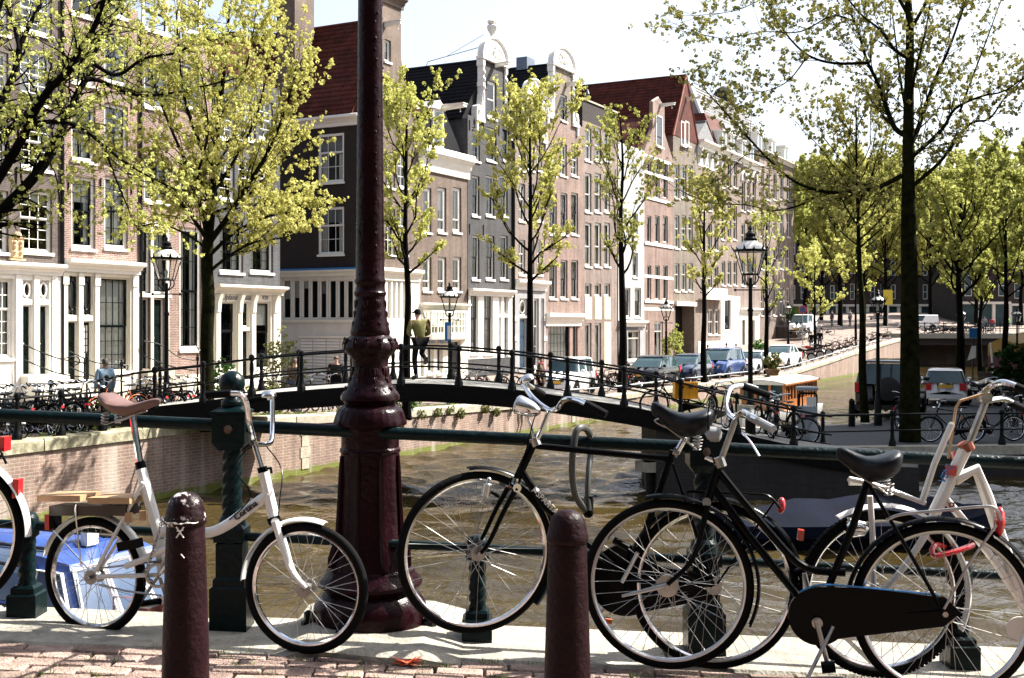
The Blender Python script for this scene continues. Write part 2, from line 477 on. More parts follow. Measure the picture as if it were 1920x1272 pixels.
P_('denim', (.045, .06, .09), .9, var=.2, bump=.2)
P_('blue_shirt', (.16, .24, .33), .85, var=.12, bump=.2)
P_('red_cloth', (.42, .03, .05), .85, var=.15)
P_('brown_cloth', (.09, .06, .035), .9, var=.2)
P_('grey_cloth', (.25, .25, .26), .9, var=.15)
P_('hi_vis', (.25, .62, .06), .8, var=.1)
P_('sign_blue', (.02, .16, .42), .4, var=.05)
P_('sign_red', (.5, .03, .03), .4, var=.05)
P_('yellow', (.65, .48, .04), .5, var=.1)
P_('mural_yellow', (.22, .14, .025), .7, var=.35, scale=1.2)
P_('mural_teal', (.02, .10, .09), .7, var=.3)
P_('mural_magenta', (.06, .008, .03), .7, var=.3)
P_('terracotta', (.36, .14, .07), .8, var=.15)
P_('gold', (.52, .38, .22), .4, var=.25, scale=20)
P_('paper_ink', (.05, .05, .06), .8, var=.1)
P_('flower_orange', (.75, .12, .04), .8, var=.2)
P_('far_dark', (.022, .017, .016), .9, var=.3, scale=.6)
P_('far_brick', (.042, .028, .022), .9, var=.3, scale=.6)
P_('far_concrete', (.14, .15, .165), .9, var=.15, scale=.6)
MAT['brick_umber'] = brickmat('brick_umber', (.075, .054, .047), (.115, .085, .075), (.14, .12, .105))
MAT['brick_pink'] = brickmat('brick_pink', (.255, .14, .11), (.17, .088, .07), (.42, .37, .33))
MAT['brick_rose'] = brickmat('brick_rose', (.215, .118, .092), (.145, .076, .06), (.38, .33, .29))
MAT['brick_grey'] = brickmat('brick_grey', (.042, .042, .048), (.068, .068, .076), (.09, .09, .09))
MAT['brick_slate'] = brickmat('brick_slate', (.032, .031, .033), (.050, .048, .051), (.065, .063, .063))
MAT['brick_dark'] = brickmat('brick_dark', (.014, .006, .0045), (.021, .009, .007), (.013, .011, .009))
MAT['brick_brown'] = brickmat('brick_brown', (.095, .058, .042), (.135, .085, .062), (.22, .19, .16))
MAT['brick_tan'] = brickmat('brick_tan', (.115, .09, .068), (.175, .135, .10), (.27, .24, .20))
MAT['brick_salmon'] = brickmat('brick_salmon', (.20, .132, .108), (.13, .085, .069), (.34, .30, .27))
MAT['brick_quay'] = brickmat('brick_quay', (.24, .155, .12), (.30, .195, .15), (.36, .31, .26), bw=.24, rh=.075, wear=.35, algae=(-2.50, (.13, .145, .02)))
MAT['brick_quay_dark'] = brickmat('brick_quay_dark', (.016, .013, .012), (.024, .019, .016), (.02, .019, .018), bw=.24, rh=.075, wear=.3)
MAT['glass'] = glassmat('glass')
MAT['lamp_glass'] = glassmat('lamp_glass', (.93, .93, .9), .15)
MAT['leaf'] = leafmat('leaf', (.40, .38, .06), (.74, .70, .25), .45)
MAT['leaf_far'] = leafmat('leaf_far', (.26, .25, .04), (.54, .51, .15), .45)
MAT['leaf_back'] = leafmat('leaf_back', (.20, .19, .035), (.50, .46, .14), .22)  # elm leaves with their backlit shade put into a darker colour
MAT['leaf_green'] = leafmat('leaf_green', (.05, .14, .02), (.15, .28, .05), .35)
MAT['leaf_dark'] = leafmat('leaf_dark', (.008, .02, .006), (.03, .06, .015), .3)
MAT['grass'] = leafmat('grass', (.12, .17, .03), (.25, .28, .08), .35)
MAT['ivy'] = leafmat('ivy', (.10, .13, .025), (.26, .24, .07), .35)
MAT['water'] = watermat('water')
# ------------------------------------------------------------------ the canal street frame of reference
TX, TY = math.cos(R(62)), math.sin(R(62))
TV = V(TX, TY, 0); NV = V(TY, -TX, 0)     # along the canal, and from the houses towards the water
F0 = V(-16.8, 38.6, 0)                    # a point of the house fronts
Q0 = V(-9.88, 23.07, 0)                   # a point of the quay edge
RZ = R(62)
WZ = EYE - 3.95                           # water level
GZ = EYE - 2.9                            # ground at the house fronts
def fs(px, o=F0):
 k = (px - CX) / F
 return (k * o.y - o.x) / (TX - k * TY)
def fz(px, py, off=0.0):
 o = F0 + NV * off
 Y = o.y + fs(px, o) * TY
 return EYE - (py - HY) / F * Y
QZ = [(-30, -2.35), (0, -2.3), (6, -2.27), (14, -2.55), (30, -2.95), (59, -3.0), (68, -2.6), (78, -2.1), (96, -1.35), (130, -.4), (190, .3)]
def qz(s): return EYE + interp(s, QZ)
def qpt(s, off=0., z=None):
 """point at s along the quay edge, off metres inland"""
 p = Q0 + TV * s - NV * off
 return V(p.x, p.y, qz(s) if z is None else z)
def qs(px): return fs(px, Q0)
def gz(s):   # ground level along the house fronts (s in quay measure)
 return GZ if s < 70 else GZ + (s - 70) * .045

# water
def water():
 # rippled sheet: a sum of short crossing waves, finer cells near the viewer
 ys = [8.0]
 while ys[-1] < 62: ys.append(ys[-1] + .07 + .0022 * (ys[-1] - 8))
 ys = np.array(ys + [75., 100., 140., 200., 260.]); xs = np.concatenate([[-70, -40], np.arange(-18, 18.01, .11), [30, 60, 110]])
 X, Y_ = np.meshgrid(xs, ys); Z = np.zeros_like(X); r = np.random.RandomState(4)
 for i in range(26):
  lam = .40 * (1.075 ** i); a = R(-96) + r.normal() * .5; kx, ky = math.cos(a) * 6.283 / lam, math.sin(a) * 6.283 / lam
  g = .55 + .45 * np.sin(X * r.uniform(.1, .35) + Y_ * r.uniform(.1, .35) + r.uniform(0, 6))
  Z += .0135 * lam * g * np.sin(kx * X + ky * Y_ + r.uniform(0, 6.28) + .6 * np.sin(X * .7 + r.uniform(0, 6)) )
 Z[(Y_ > 60)] = 0; Z *= np.clip((62 - Y_) / 30, 0, 1)
 v = np.stack([X, Y_, WZ + Z], -1).reshape(-1, 3); n = len(xs); i, j = np.meshgrid(np.arange(len(ys) - 1), np.arange(n - 1), indexing='ij'); a = (i * n + j).ravel()
 tag(np_obj('water', v, np.stack([a, a + 1, a + n + 1, a + n], 1), MAT['water'], None, True), kind='structure')
water()
# land under and beyond everything, reaching the horizon
w = MB(); w.quad((-900, -60, WZ - 1.2), (900, -60, WZ - 1.2), (900, 1600, WZ - 1.2), (-900, 1600, WZ - 1.2))
tag(w.build('ground', MAT['sand'], None, None), kind='structure')

# far street: sheet between quay edge and house fronts and on to the back
w = MB()
ss = [-30 + 4 * i for i in range(56)]
offs = [0.25, 3.0, 7.0, 13.4, 40.0]
for s in ss:
 for o in offs:
  u = min(1, max(0, (o - .25) / 9.0))
  z = lerp(qz(s), gz(s), u) - .02
  p = qpt(s, o, z); w.v.append(tuple(p))
n = len(offs)
for i in range(len(ss) - 1):
 for j in range(n - 1):
  w.f.append((i * n + j, (i + 1) * n + j, (i + 1) * n + j + 1, i * n + j + 1))
tag(w.build('street', MAT['street'], None, 30), kind='structure')
# the rise beyond the canal's end
w = MB()
for (x0, x1, y0, y1, z0, z1) in [(20, 140, 118, 300, EYE - 1.2, EYE + 2.2)]:
 w.loft([[(x0 + 18, y0, WZ - 1), (x1, y0, WZ - 1), (x1, y1, WZ - 1), (x0 + 18, y1, WZ - 1)], [(x0 + 18, y0 + .01, z0), (x1, y0 + .01, z0), (x1, y1, z1), (x0 + 18, y1, z1)]])
tag(w.build('terrain', MAT['street'], None, 30), kind='structure')

# quay wall with coping stones
def quay_wall():
 root = thing('quay_wall', 'long pinkish brick canal wall topped with pale coping stones and a green waterline', 'wall', (Q0.x, Q0.y, 0), RZ)
 w = MB(); st = [-30 + 3 * i for i in range(64)]
 for s in st: w.v += [(s, 0, WZ - .8), (s, 0, qz(s) - .25), (s, .5, qz(s) - .25)]
 for i in range(len(st) - 1):
  a = 3 * i
  w.f += [(a, a + 3, a + 4, a + 1), (a + 1, a + 4, a + 5, a + 2)]
 w.build('wall_face', MAT['brick_quay'], root, None)
 ln = 1.25; s = -4.0; rnd = random.Random(3)
 while s < 105:
  l = ln * rnd.uniform(.85, 1.2); q = MB()
  z0, z1 = qz(s), qz(s + l); d = rnd.uniform(-.012, .012); e = -.05 + d
  q.loft([[(s + .006, e, z0 - .25), (s + l - .006, e, z1 - .25), (s + l - .006, .42, z1 - .25), (s + .006, .42, z0 - .25)],
    [(s + .006, e, z0 - .04), (s + l - .006, e, z1 - .04), (s + l - .006, .42, z1 - .04), (s + .006, .42, z0 - .04)],
    [(s + .03, e + .035, z0 + d), (s + l - .03, e + .035, z1 + d), (s + l - .03, .42, z1 + d), (s + .03, .42, z0 + d)]])
  q.build('coping_stone', MAT['mossy_stone'] if s < 6 else MAT['stone'], root, None)
  s += l
 # pale stone quoins let into the brick
 for px in (572, 1108, 1075):
  s = qs(px); z = WZ + .12; k = 0
  while z < qz(s) - .3:
   h = .3; wdt = .42 if k % 2 else .3
   q = MB(); q.box(s - wdt / 2, -.02, z, s + wdt / 2, .1, min(z + h - .012, qz(s) - .26)); q.build('quoin_stone', MAT['stone'], root, None)
   z += h; k += 1
 return root
quay_wall()

# low edge rail on the far quay
def edge_rail():
 root = thing('edge_rail', 'low thin metal guard rail along the far canal edge in front of the parked cars', 'rail', (Q0.x, Q0.y, 0), RZ)
 s0, s1 = 11.2, 92.0
 q = MB(); pts = []; s = s0
 while s <= s1: pts.append(V(s, .3, qz(s) + .30)); s += 2
 q.tube(pts, .035, 6); q.build('rail', MAT['zinc'], root)
 s = s0 + .1
 me = None
 while s < s1:
  if me is None:
   p = MB(); p.tube([(0, 0, -.05), (0, 0, .29)], .028, 6); o = p.build('post', MAT['zinc'], root); me = o.data
  else:
   o = bpy.data.objects.new('post', me); COL.objects.link(o); o.parent = root
  o.location = (s, .3, qz(s)); s += 1.9
edge_rail()

# ------------------------------------------------------------------ right-hand quay (in the shade)
RQ = EYE - 3.16
def poly_sheet(name, pts, z, mat):
 q = MB(); q.add([(x, y, z) for x, y in pts], [tuple(range(len(pts)))])
 return tag(q.build(name, mat, None, None), kind='structure')
RQ_EDGE = [(40, 31.6), (16, 31.0), (8.0, 30.2), (5.6, 28.6), (3.07, 26.9), (3.5, 31.5), (7.2, 36.2), (11.0, 37.6), (13.6, 42.0), (40, 92), (56, 118), (90, 118)]
poly_sheet('quay', RQ_EDGE + [(90, 31.6)], RQ, MAT['asphalt'])
def right_wall():
 root = thing('quay_wall', 'dark shaded brick canal wall below the right-hand quay', 'wall')
 q = MB()
 E = RQ_EDGE
 for (x0, y0), (x1, y1) in zip(E, E[1:]):
  q.quad((x1, y1, WZ - .8), (x0, y0, WZ - .8), (x0, y0, RQ - .22), (x1, y1, RQ - .22))
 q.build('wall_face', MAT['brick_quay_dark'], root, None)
 rnd = random.Random(5)
 for (x0, y0), (x1, y1) in zip(E[:-1], E[1:]):
  a, b = V(x0, y0, 0), V(x1, y1, 0); L = (b - a).length; d = (b - a) / L; nn = V(-d.y, d.x, 0)
  s = 0.
  while s < min(L, 60):
   l = min(1.3 * rnd.uniform(.9, 1.15), L - s)
   if l < .2: break
   p0 = a + d * (s + .006); p1 = a + d * (s + l - .006)
   i0 = p0 - nn * .4; i1 = p1 - nn * .4; p0 = p0 + nn * .05; p1 = p1 + nn * .05
   if (nn.dot(V(0, 1, 0)) > 0): pass
   c = MB(); h0, h1 = RQ - .22, RQ + .012
   c.loft([[(p0.x, p0.y, h0), (p1.x, p1.y, h0), (i1.x, i1.y, h0), (i0.x, i0.y, h0)], [(p0.x, p0.y, h1), (p1.x, p1.y, h1), (i1.x, i1.y, h1), (i0.x, i0.y, h1)]])
   c.build('coping_stone', MAT['stone'], root, None); s += l
right_wall()

# ------------------------------------------------------------------ the near bridge: stone edge, brick pavement
SLOPE = -.042
def dz(x): return SLOPE * x
def near_bridge():
 # slabs along the canal edge, each a stone of its own
 root = tag(node('kerb', None), kind='structure')
 b = MB(); b.add([(-5, 5.62, dz(-5) - .16), (5, 5.62, dz(5) - .16), (5, 5.0, dz(5) - .16), (-5, 5.0, dz(-5) - .16), (-5, 5.62, -1.6), (5, 5.62, -1.6)],
     [(0, 3, 2, 1), (0, 1, 5, 4)])
 b.build('kerb_bed', MAT['slab'], root, None)
 rnd = random.Random(11); x = -4.6
 while x < 4.6:
  l = rnd.uniform(.9, 1.3); e = .006; d = rnd.uniform(-.006, .006)
  x0, x1 = x + e, x + l - e
  q = MB(); y0, y1 = 5.03 + rnd.uniform(-.012, .012), 5.64
  q.loft([[(x0, y0, dz(x0) - .17), (x1, y0, dz(x1) - .17), (x1, y1, dz(x1) - .17), (x0, y1, dz(x0) - .17)],
    [(x0, y0, dz(x0) - .012 + d), (x1, y0, dz(x1) - .012 + d), (x1, y1, dz(x1) - .012 + d), (x0, y1, dz(x0) - .012 + d)],
    [(x0 + .012, y0 + .015, dz(x0) + .003 + d), (x1 - .012, y0 + .015, dz(x1) + .003 + d), (x1 - .012, y1 - .01, dz(x1) + .003 + d), (x0 + .012, y1 - .01, dz(x0) + .003 + d)]])
  q.build('kerb_stone', MAT['slab'], root, None)
  x += l
 # pavement of clay pavers: joints of sand and moss, every paver slightly proud or tilted
 pv = tag(node('pavement', None), kind='structure')
 b = MB(); b.quad((-9, -8, dz(-9) - .03), (9, -8, dz(9) - .03), (9, 5.03, dz(9) - .03), (-9, 5.03, dz(-9) - .03))
 b.build('joint_bed', MAT['sand'], pv, None)
 bw, bd = .205, .098
 meshes = []
 for k in range(6):
  q = MB(); r = random.Random(k); a = .006
  hx, hy = bw / 2 - .005, bd / 2 - .005
  j = [r.uniform(-.004, .004) for _ in range(8)]
  base = [(-hx + j[0], -hy + j[1], -.03), (hx + j[2], -hy + j[3], -.03), (hx + j[4], hy + j[5], -.03), (-hx + j[6], hy + j[7], -.03)]
  mid = [(p[0], p[1], -.008) for p in base]
  top = [(p[0] * .96, p[1] * .92, r.uniform(-.002, .002)) for p in base]
  q.loft([base, mid, top]); meshes.append(q)
 rows = []; y = 5.03 - bd / 2; r = random.Random(21); i = 0
 cells = []
 while y > 3.0:
  x = -4.0 + (bw / 2 if i % 2 else 0) + r.uniform(-.02, .02)
  while x < 4.0:
   cells.append((x, y + r.uniform(-.004, .004))); x += bw
  y -= bd; i += 1
 ang = R(0)
 vis = [c for c in cells if abs(c[0]) < .445 * c[1] + .1 and c[1] > 4.62]
 vis.sort(key=lambda c: -c[1]); vis = vis[:300]; vs_ = set(vis)
 data = [m.build('paver', MAT['brick_paver'], None, None) for m in meshes]
 md = [o.data for o in data]
 for o in data: bpy.data.objects.remove(o)
 for c in vis:
  o = bpy.data.objects.new('paver', r.choice(md)); COL.objects.link(o); o.parent = pv
  o.location = (c[0], c[1], dz(c[0]) + r.uniform(-.004, .005))
  o.rotation_euler = (r.uniform(-.03, .03), -math.atan(SLOPE) + r.uniform(-.02, .02), r.uniform(-.02, .02))
 rest = MB()
 for c in cells:
  if c in vs_: continue
  m = r.choice(meshes); d = V(c[0], c[1], dz(c[0]) + r.uniform(-.004, .004))
  rest.add([Vector(p) + d for p in m.v], m.f)
 tag(rest.build('paver_field', MAT['brick_paver'], pv, None), kind='stuff')
 # weeds in the joints
 r = random.Random(4); vs = []; fc = []
 spots = [(r.uniform(-2.4, 2.4), 5.03 - bd * r.randint(0, 5) + r.uniform(-.01, .01)) for _ in range(120)]
 for (x, y) in spots:
  for k in range(r.randint(6, 18)):
   a = r.uniform(0, 6.3); h = r.uniform(.008, .035); d = r.uniform(0, .03)
   p = V(x + math.cos(a) * d * 1.6, y + math.sin(a) * d * .5, dz(x) - .012)
   b0 = len(vs); t = V(r.uniform(-.012, .012), r.uniform(-.012, .012), h)
   sx = V(math.cos(a), math.sin(a), 0) * .0028
   vs += [tuple(p - sx), tuple(p + sx), tuple(p + t + sx * .3), tuple(p + t - sx * .3)]; fc.append((b0, b0 + 1, b0 + 2, b0 + 3))
 g = np_obj('grass', np.array(vs), np.array(fc), MAT['grass'])
 tag(g, kind='stuff')
near_bridge()
# ------------------------------------------------------------------ canal houses
def wall_grid(m, x0, x1, z0, z1, holes, y=0., rev=.2):
 """front wall in the plane y with rectangular openings and reveals"""
 xs = sorted({x0, x1} | {min(max(h[i], x0), x1) for h in holes for i in (0, 1)})
 zs = sorted({z0, z1} | {min(max(h[i], z0), z1) for h in holes for i in (2, 3)})
 for a, b in zip(xs, xs[1:]):
  for c, d in zip(zs, zs[1:]):
   mx, mz = (a + b) / 2, (c + d) / 2
   if any(h[0] < mx < h[1] and h[2] < mz < h[3] for h in holes): continue
   if b - a < 1e-4 or d - c < 1e-4: continue
   m.quad((a, y, c), (b, y, c), (b, y, d), (a, y, d))
 for h in holes:
  a, b, c, d = max(h[0], x0), min(h[1], x1), max(h[2], z0), min(h[3], z1)
  m.quad((a, y, c), (a, y, d), (a, y + rev, d), (a, y + rev, c))
  m.quad((b, y, d), (b, y, c), (b, y + rev, c), (b, y + rev, d))
  m.quad((a, y, d), (b, y, d), (b, y + rev, d), (a, y + rev, d))
  m.quad((b, y, c), (a, y, c), (a, y + rev, c), (b, y + rev, c))

WR = random.Random(77)
def window(root, a, b, c, d, y=0., frame='white', sash='white', nx=2, nz=(2, 2), split=.5, sill='white', curtain=0., fw=.075, fine=True, depth=.1, name='window', ring=False):
 """sash window in the opening a..b x c..d: frame and bars, panes, sill, curtain"""
 m = MB(); yy = y + depth
 m.box(a, yy, c, a + fw, yy + .08, d); m.box(b - fw, yy, c, b, yy + .08, d)
 m.box(a + fw, yy, d - fw, b - fw, yy + .08, d); m.box(a + fw, yy, c, b - fw, yy + .08, c + fw)
 win = m.build(name, MAT[frame], root, None)
 ia, ib, ic, id_ = a + fw, b - fw, c + fw, d - fw
 zm = ic + (id_ - ic) * split
 s = MB(); t = .026; sw = .045
 halves = [(ic, zm, nz[0], .045), (zm, id_, nz[1], .015)] if split > 0 else [(ic, id_, nz[0], .03)]
 cells = []
 for (lo, hi, k, dy) in halves:
  yb = yy + dy
  s.box(ia, yb, lo, ia + sw, yb + .03, hi); s.box(ib - sw, yb, lo, ib, yb + .03, hi)
  s.box(ia + sw, yb, lo, ib - sw, yb + .03, lo + sw); s.box(ia + sw, yb, hi - sw, ib - sw, yb + .03, hi)
  xa, xb, za, zb = ia + sw, ib - sw, lo + sw, hi - sw
  for i in range(1, nx):
   x = xa + (xb - xa) * i / nx; s.box(x - t / 2, yb + .003, za, x + t / 2, yb + .027, zb)
  for j in range(1, k):
   z = za + (zb - za) * j / k; s.box(xa, yb + .005, z - t / 2, xb, yb + .025, z + t / 2)
  if fine:
   for i in range(nx):
    for j in range(k):
     cells.append((xa + (xb - xa) * i / nx, xa + (xb - xa) * (i + 1) / nx, za + (zb - za) * j / k, za + (zb - za) * (j + 1) / k, yb + .014))
  else:
   cells.append((xa, xb, za, zb, yb + .014))
 s.build('sash', MAT[sash], win, None)
 for (p, q, r_, u, yb) in cells:
  g = MB(); g.quad((p, yb, r_), (q, yb, r_), (q, yb, u), (p, yb, u)); g.build('pane', MAT['glass'], win, None)
 if ring:
  g = MB(); cx, cz = (a + b) / 2, (c + d) / 2
  pts = [V(cx + .62 * (b - a) / 2 * math.cos(q), yy - .01, cz + .72 * (d - c) / 2 * math.sin(q)) for q in [2 * math.pi * k / 20 for k in range(20)]]
  g.tube(pts, .035, 6, closed=True)
  g.bar((cx, yy, c + .02), (cx, yy, cz - .72 * (d - c) / 2), .03); g.bar((cx, yy, cz + .72 * (d - c) / 2), (cx, yy, d - .02), .03)
  g.build('tracery', MAT[ring], win)
 if WR.random() < (.3 if curtain else .4) and d - c > 1.0:
  g = MB(); zb_ = lerp(id_, ic, WR.uniform(.15, .55)); g.box(ia + .01, yy + .125, zb_, ib - .01, yy + .14, id_); g.build('blind', MAT[WR.choice(['curtain', 'cream', 'curtain', 'grey_cloth'])], win, None)
 if curtain:
  for sgn in ((-1, 1) if curtain < 1 else (0,)):
   if sgn < 0: p, q = ia, ia + (ib - ia) * curtain / 2
   elif sgn > 0: p, q = ib - (ib - ia) * curtain / 2, ib
   else: p, q = ia, ib
   g = MB(); n = max(6, int((q - p) / .03)); vs = []
   for i in range(n + 1):
    x = p + (q - p) * i / n; w = yy + .165 + .007 * math.sin(i * 1.7) + .005 * math.sin(i * .6)
    g.v += [(x, w, ic), (x, w, id_)]
   for i in range(n): g.f.append((2 * i, 2 * i + 2, 2 * i + 3, 2 * i + 1))
   g.build('curtain', MAT['curtain'], win, 60)
 if sill:
  g = MB(); g.box(a - .05, y - .07, c - .11, b + .05, y + depth, c - .003); g.build('sill', MAT[sill], win, None)
 return win

def door(root, a, b, c, d, y=0., mat='dark_green', glazed=False, frame='white', depth=.14, fw=.05):
 m = MB(); yy = y + depth
 m.box(a, yy - .02, c, a + fw, yy + .06, d); m.box(b - fw, yy - .02, c, b, yy + .06, d); m.box(a + fw, yy - .02, d - fw, b - fw, yy + .06, d)
 fr = m.build('door_frame', MAT[frame], root, None)
 p = MB(); A, B = a + fw, b - fw; h = d - fw - c
 p.box(A, yy + .02, c, B, yy + .06, d - fw)
 for (u0, u1) in ([(.06, .30)] if glazed else [(.06, .28), (.34, .58), (.64, .94)]):
  p.box(A + .07, yy + .0, c + h * u0, B - .07, yy + .02, c + h * u1)
  p.box(A + .12, yy - .012, c + h * u0 + .06, B - .12, yy, c + h * u1 - .06)
 dr = p.build('door', MAT[mat], root, None)
 if glazed:
  g = MB(); g.quad((A + .08, yy + .015, c + h * .36), (B - .08, yy + .015, c + h * .36), (B - .08, yy + .015, c + h * .95), (A + .08, yy + .015, c + h * .95)); g.build('pane', MAT['curtain'], dr, None)
  g = MB()
  for i in (1, 2): g.box(lerp(A + .08, B - .08, i / 3) - .012, yy, c + h * .36, lerp(A + .08, B - .08, i / 3) + .012, yy + .014, c + h * .95)
  for j in range(1, 5): g.box(A + .08, yy + .001, c + h * lerp(.36, .95, j / 5) - .012, B - .08, yy + .013, c + h * lerp(.36, .95, j / 5) + .012)
  g.build('glazing_bar', MAT[mat], dr, None)
 k = MB(); k.sphere(((A * .85 + B * .15), yy - .03, c + h * .45), .035, 8, 6); k.build('knob', MAT['gold'], dr)
 return dr

def cornice(root, x0, x1, z0, z1, y=0., proj=.28, mat='white', name='cornice'):
 """stepped moulding, x0..x1, from z0 (bottom) to z1 (top)"""
 h = z1 - z0; m = MB()
 prof = [(0, 0), (-.22 * proj, .02 * h), (-.22 * proj, .3 * h), (-.45 * proj, .42 * h), (-.5 * proj, .55 * h), (-.9 * proj, .68 * h), (-proj, .74 * h), (-proj, .95 * h), (-.9 * proj, h), (.0, h)]
 m.loft([[(x, y + p, z0 + q) for p, q in prof] for x in (x0, x1)])
 return m.build(name, MAT[mat], root, 30)

def pantiles(name, root, p, along, up, mat, tw=.23, th=.3, amp=.035):
 """a slope of rolled tiles: every course a wavy strip lapping the one below"""
 p, along, up = Vector(p), Vector(along), Vector(up)
 L, H = along.length, up.length; a, u = along / L, up / H; nrm = a.cross(u).normalized()
 nc, ns = max(2, int(round(H / th))), max(2, int(round(L / tw))) * 4
 X = np.arange(ns + 1) / ns * L
 wv = amp * (np.abs(np.sin(X / tw * math.pi)) - .3)
 vs = []; fc = []
 A = np.array(a); Un = np.array(u); Nn = np.array(nrm); P = np.array(p)
 r = np.random.RandomState(2)
 for i in range(nc):
  jit = r.uniform(-.008, .008, ns + 1).repeat(1)
  lo = P + np.outer(X, A) + Un * (H * i / nc) + np.outer(wv + .05 + jit, Nn)
  lo2 = P + np.outer(X, A) + Un * (H * i / nc + .004) + np.outer(wv * 0 - .02, Nn)
  hi = P + np.outer(X, A) + Un * (H * (i + 1) / nc + .02) + np.outer(wv + .012, Nn)
  b = len(vs) * (ns + 1); vs += [lo, hi, lo2]
  for k in range(ns):
   fc.append((b + k, b + k + 1, b + ns + 1 + k + 1, b + ns + 1 + k))
   fc.append((b + 2 * (ns + 1) + k, b + 2 * (ns + 1) + k + 1, b + k + 1, b + k))
 o = np_obj(name, np.concatenate(vs), np.array(fc), mat, root, True)
 return o

def hoist(root, x, z, y=0., l=1.0, mat='white', w=.16):
 m = MB(); m.loft([[(x - w / 2, y, z - .1), (x + w / 2, y, z - .1), (x + w / 2, y, z + .13), (x - w / 2, y, z + .13)],
                      [(x - w / 2, y - l, z - .02), (x + w / 2, y - l, z - .02), (x + w / 2, y - l, z + .13), (x - w / 2, y - l, z + .13)]])
 m.box(x - w / 2 - .05, y - l - .04, z + .131, x + w / 2 + .05, y + .0, z + .17)
 b = m.build('hoist_beam', MAT[mat], root, None)
 h = MB(); pts = [V(x, y - l * .8, z - .02), V(x, y - l * .8, z - .16)] + [V(x + .06 * math.sin(q), y - l * .8, z - .22 + .06 * math.cos(q)) for q in [k * .6 for k in range(8)]]
 h.tube(pts, .014, 5); h.build('hook', MAT['white'], b)

class House:
 def __init__(s, label, px0, px1, name='canal_house'):
  s.s0, s.s1 = fs(px0), fs(px1); s.w = s.s1 - s.s0
  p = F0 + TV * s.s0
  s.root = thing(name, label, 'house', (p.x, p.y, 0), RZ, 'canal houses along the far quay')
  s.px0, s.px1 = px0, px1
 def x(s, px, off=0.): return fs(px, F0 + NV * off) - s.s0
 def z(s, px, py, off=0.): return fz(px, py, off)
 def rect(s, pxa, pya, pxb, pyb):
  pm = (pxa + pxb) / 2
  return (s.x(pxa), s.x(pxb), s.z(pm, pyb), s.z(pm, pya))
 def wall(s, mat, z0, z1, holes=(), y=0., x0=0., x1=None, name='wall', rev=.22):
  m = MB(); wall_grid(m, x0, s.w if x1 is None else x1, z0, z1, list(holes), y, rev)
  return m.build(name, MAT[mat], s.root, None)
 def body(s, mat, z1, depth=11., z0=GZ - .4, y0=.24, top=True, left=0.):
  m = MB(); w = s.w
  m.quad((left + .01, 1.1, z0), (w - .01, 1.1, z0), (w - .01, 1.1, z1 - .02), (left + .01, 1.1, z1 - .02)); m.build('dark_backing', MAT['room_dark'], s.root, None); m = MB()  # black sheet added behind the windows so the rooms look unlit
  left = left if left > 1.2 else 0.
  m.quad((0, depth, z0), (0, left, z0), (0, left, z1), (0, depth, z1)); m.quad((w, 0., z0), (w, depth, z0), (w, depth, z1), (w, 0., z1))
  m.quad((w, depth, z0), (0, depth, z0), (0, depth, z1), (w, depth, z1))
  if top: m.quad((0, 0., z1), (w, 0., z1), (w, depth, z1), (0, depth, z1))
  return m.build('side_wall', MAT[mat], s.root, None)
 def roof(s, mat, ze, zr, depth=11., tiles=True, y0=.3, xo=.12, courses=.3):
  """pitched roof, ridge running back from the front"""
  w = s.w; r = MB()
  r.quad((-xo, y0, ze), (w / 2, y0, zr), (w / 2, depth, zr), (-xo, depth, ze)) if not tiles else None
  r.quad((w + xo, depth, ze), (w / 2, depth, zr), (w / 2, y0, zr), (w + xo, y0, ze))
  r.add([(-xo, depth, ze), (w / 2, depth, zr), (w + xo, depth, ze)], [(0, 1, 2)])
  r.add([(-xo, y0, ze), (w + xo, y0, ze), (w / 2, y0, zr)], [(0, 1, 2)])
  r.tube([(w / 2, y0, zr + .03), (w / 2, depth, zr + .03)], .11, 6)
  ro = r.build('roof', MAT[mat], s.root, 40)
  if tiles: tag(pantiles('roof_tile', ro, (-xo, depth, ze), (0, y0 - depth, 0), (w / 2 + xo, 0, zr - ze), MAT[mat], th=courses), kind='stuff')
  return ro
 def wins(s, cols, rows, holes_to, specs, **kw):
  for (a, b) in cols:
   for (c, d) in rows:
    h = s.rect(a, c, b, d); holes_to.append(h); specs.append((h, kw))
 def put(s, specs, y=0.):
  for h, kw in specs: window(s.root, *h, y=y, **kw)

def anchors(H, pts):
 for (px, py) in pts:
  x, z = H.x(px), H.z(px, py); m = MB()
  m.tube([(x, -.02, z - .3), (x, -.035, z + .3)], [.02, .028], 5); m.build('wall_anchor', MAT['iron'], H.root)

def iron_stair_rail(root, pts, post_pts):
 m = MB()
 for p in pts: m.tube(smooth_path(p, 5), .022, 5)
 for (x, y, z0, z1) in post_pts:
  m.lathe([(.05, z0), (.05, z0 + .5), (.035, z0 + .55), (.035, z1 - .18), (.06, z1 - .14), (.06, z1 - .02), (.03, z1 + .02), (.045, z1 + .07), (.01, z1 + .12)], (x, y, 0), 8)
 m.build('stair_rail', MAT['iron'], root)

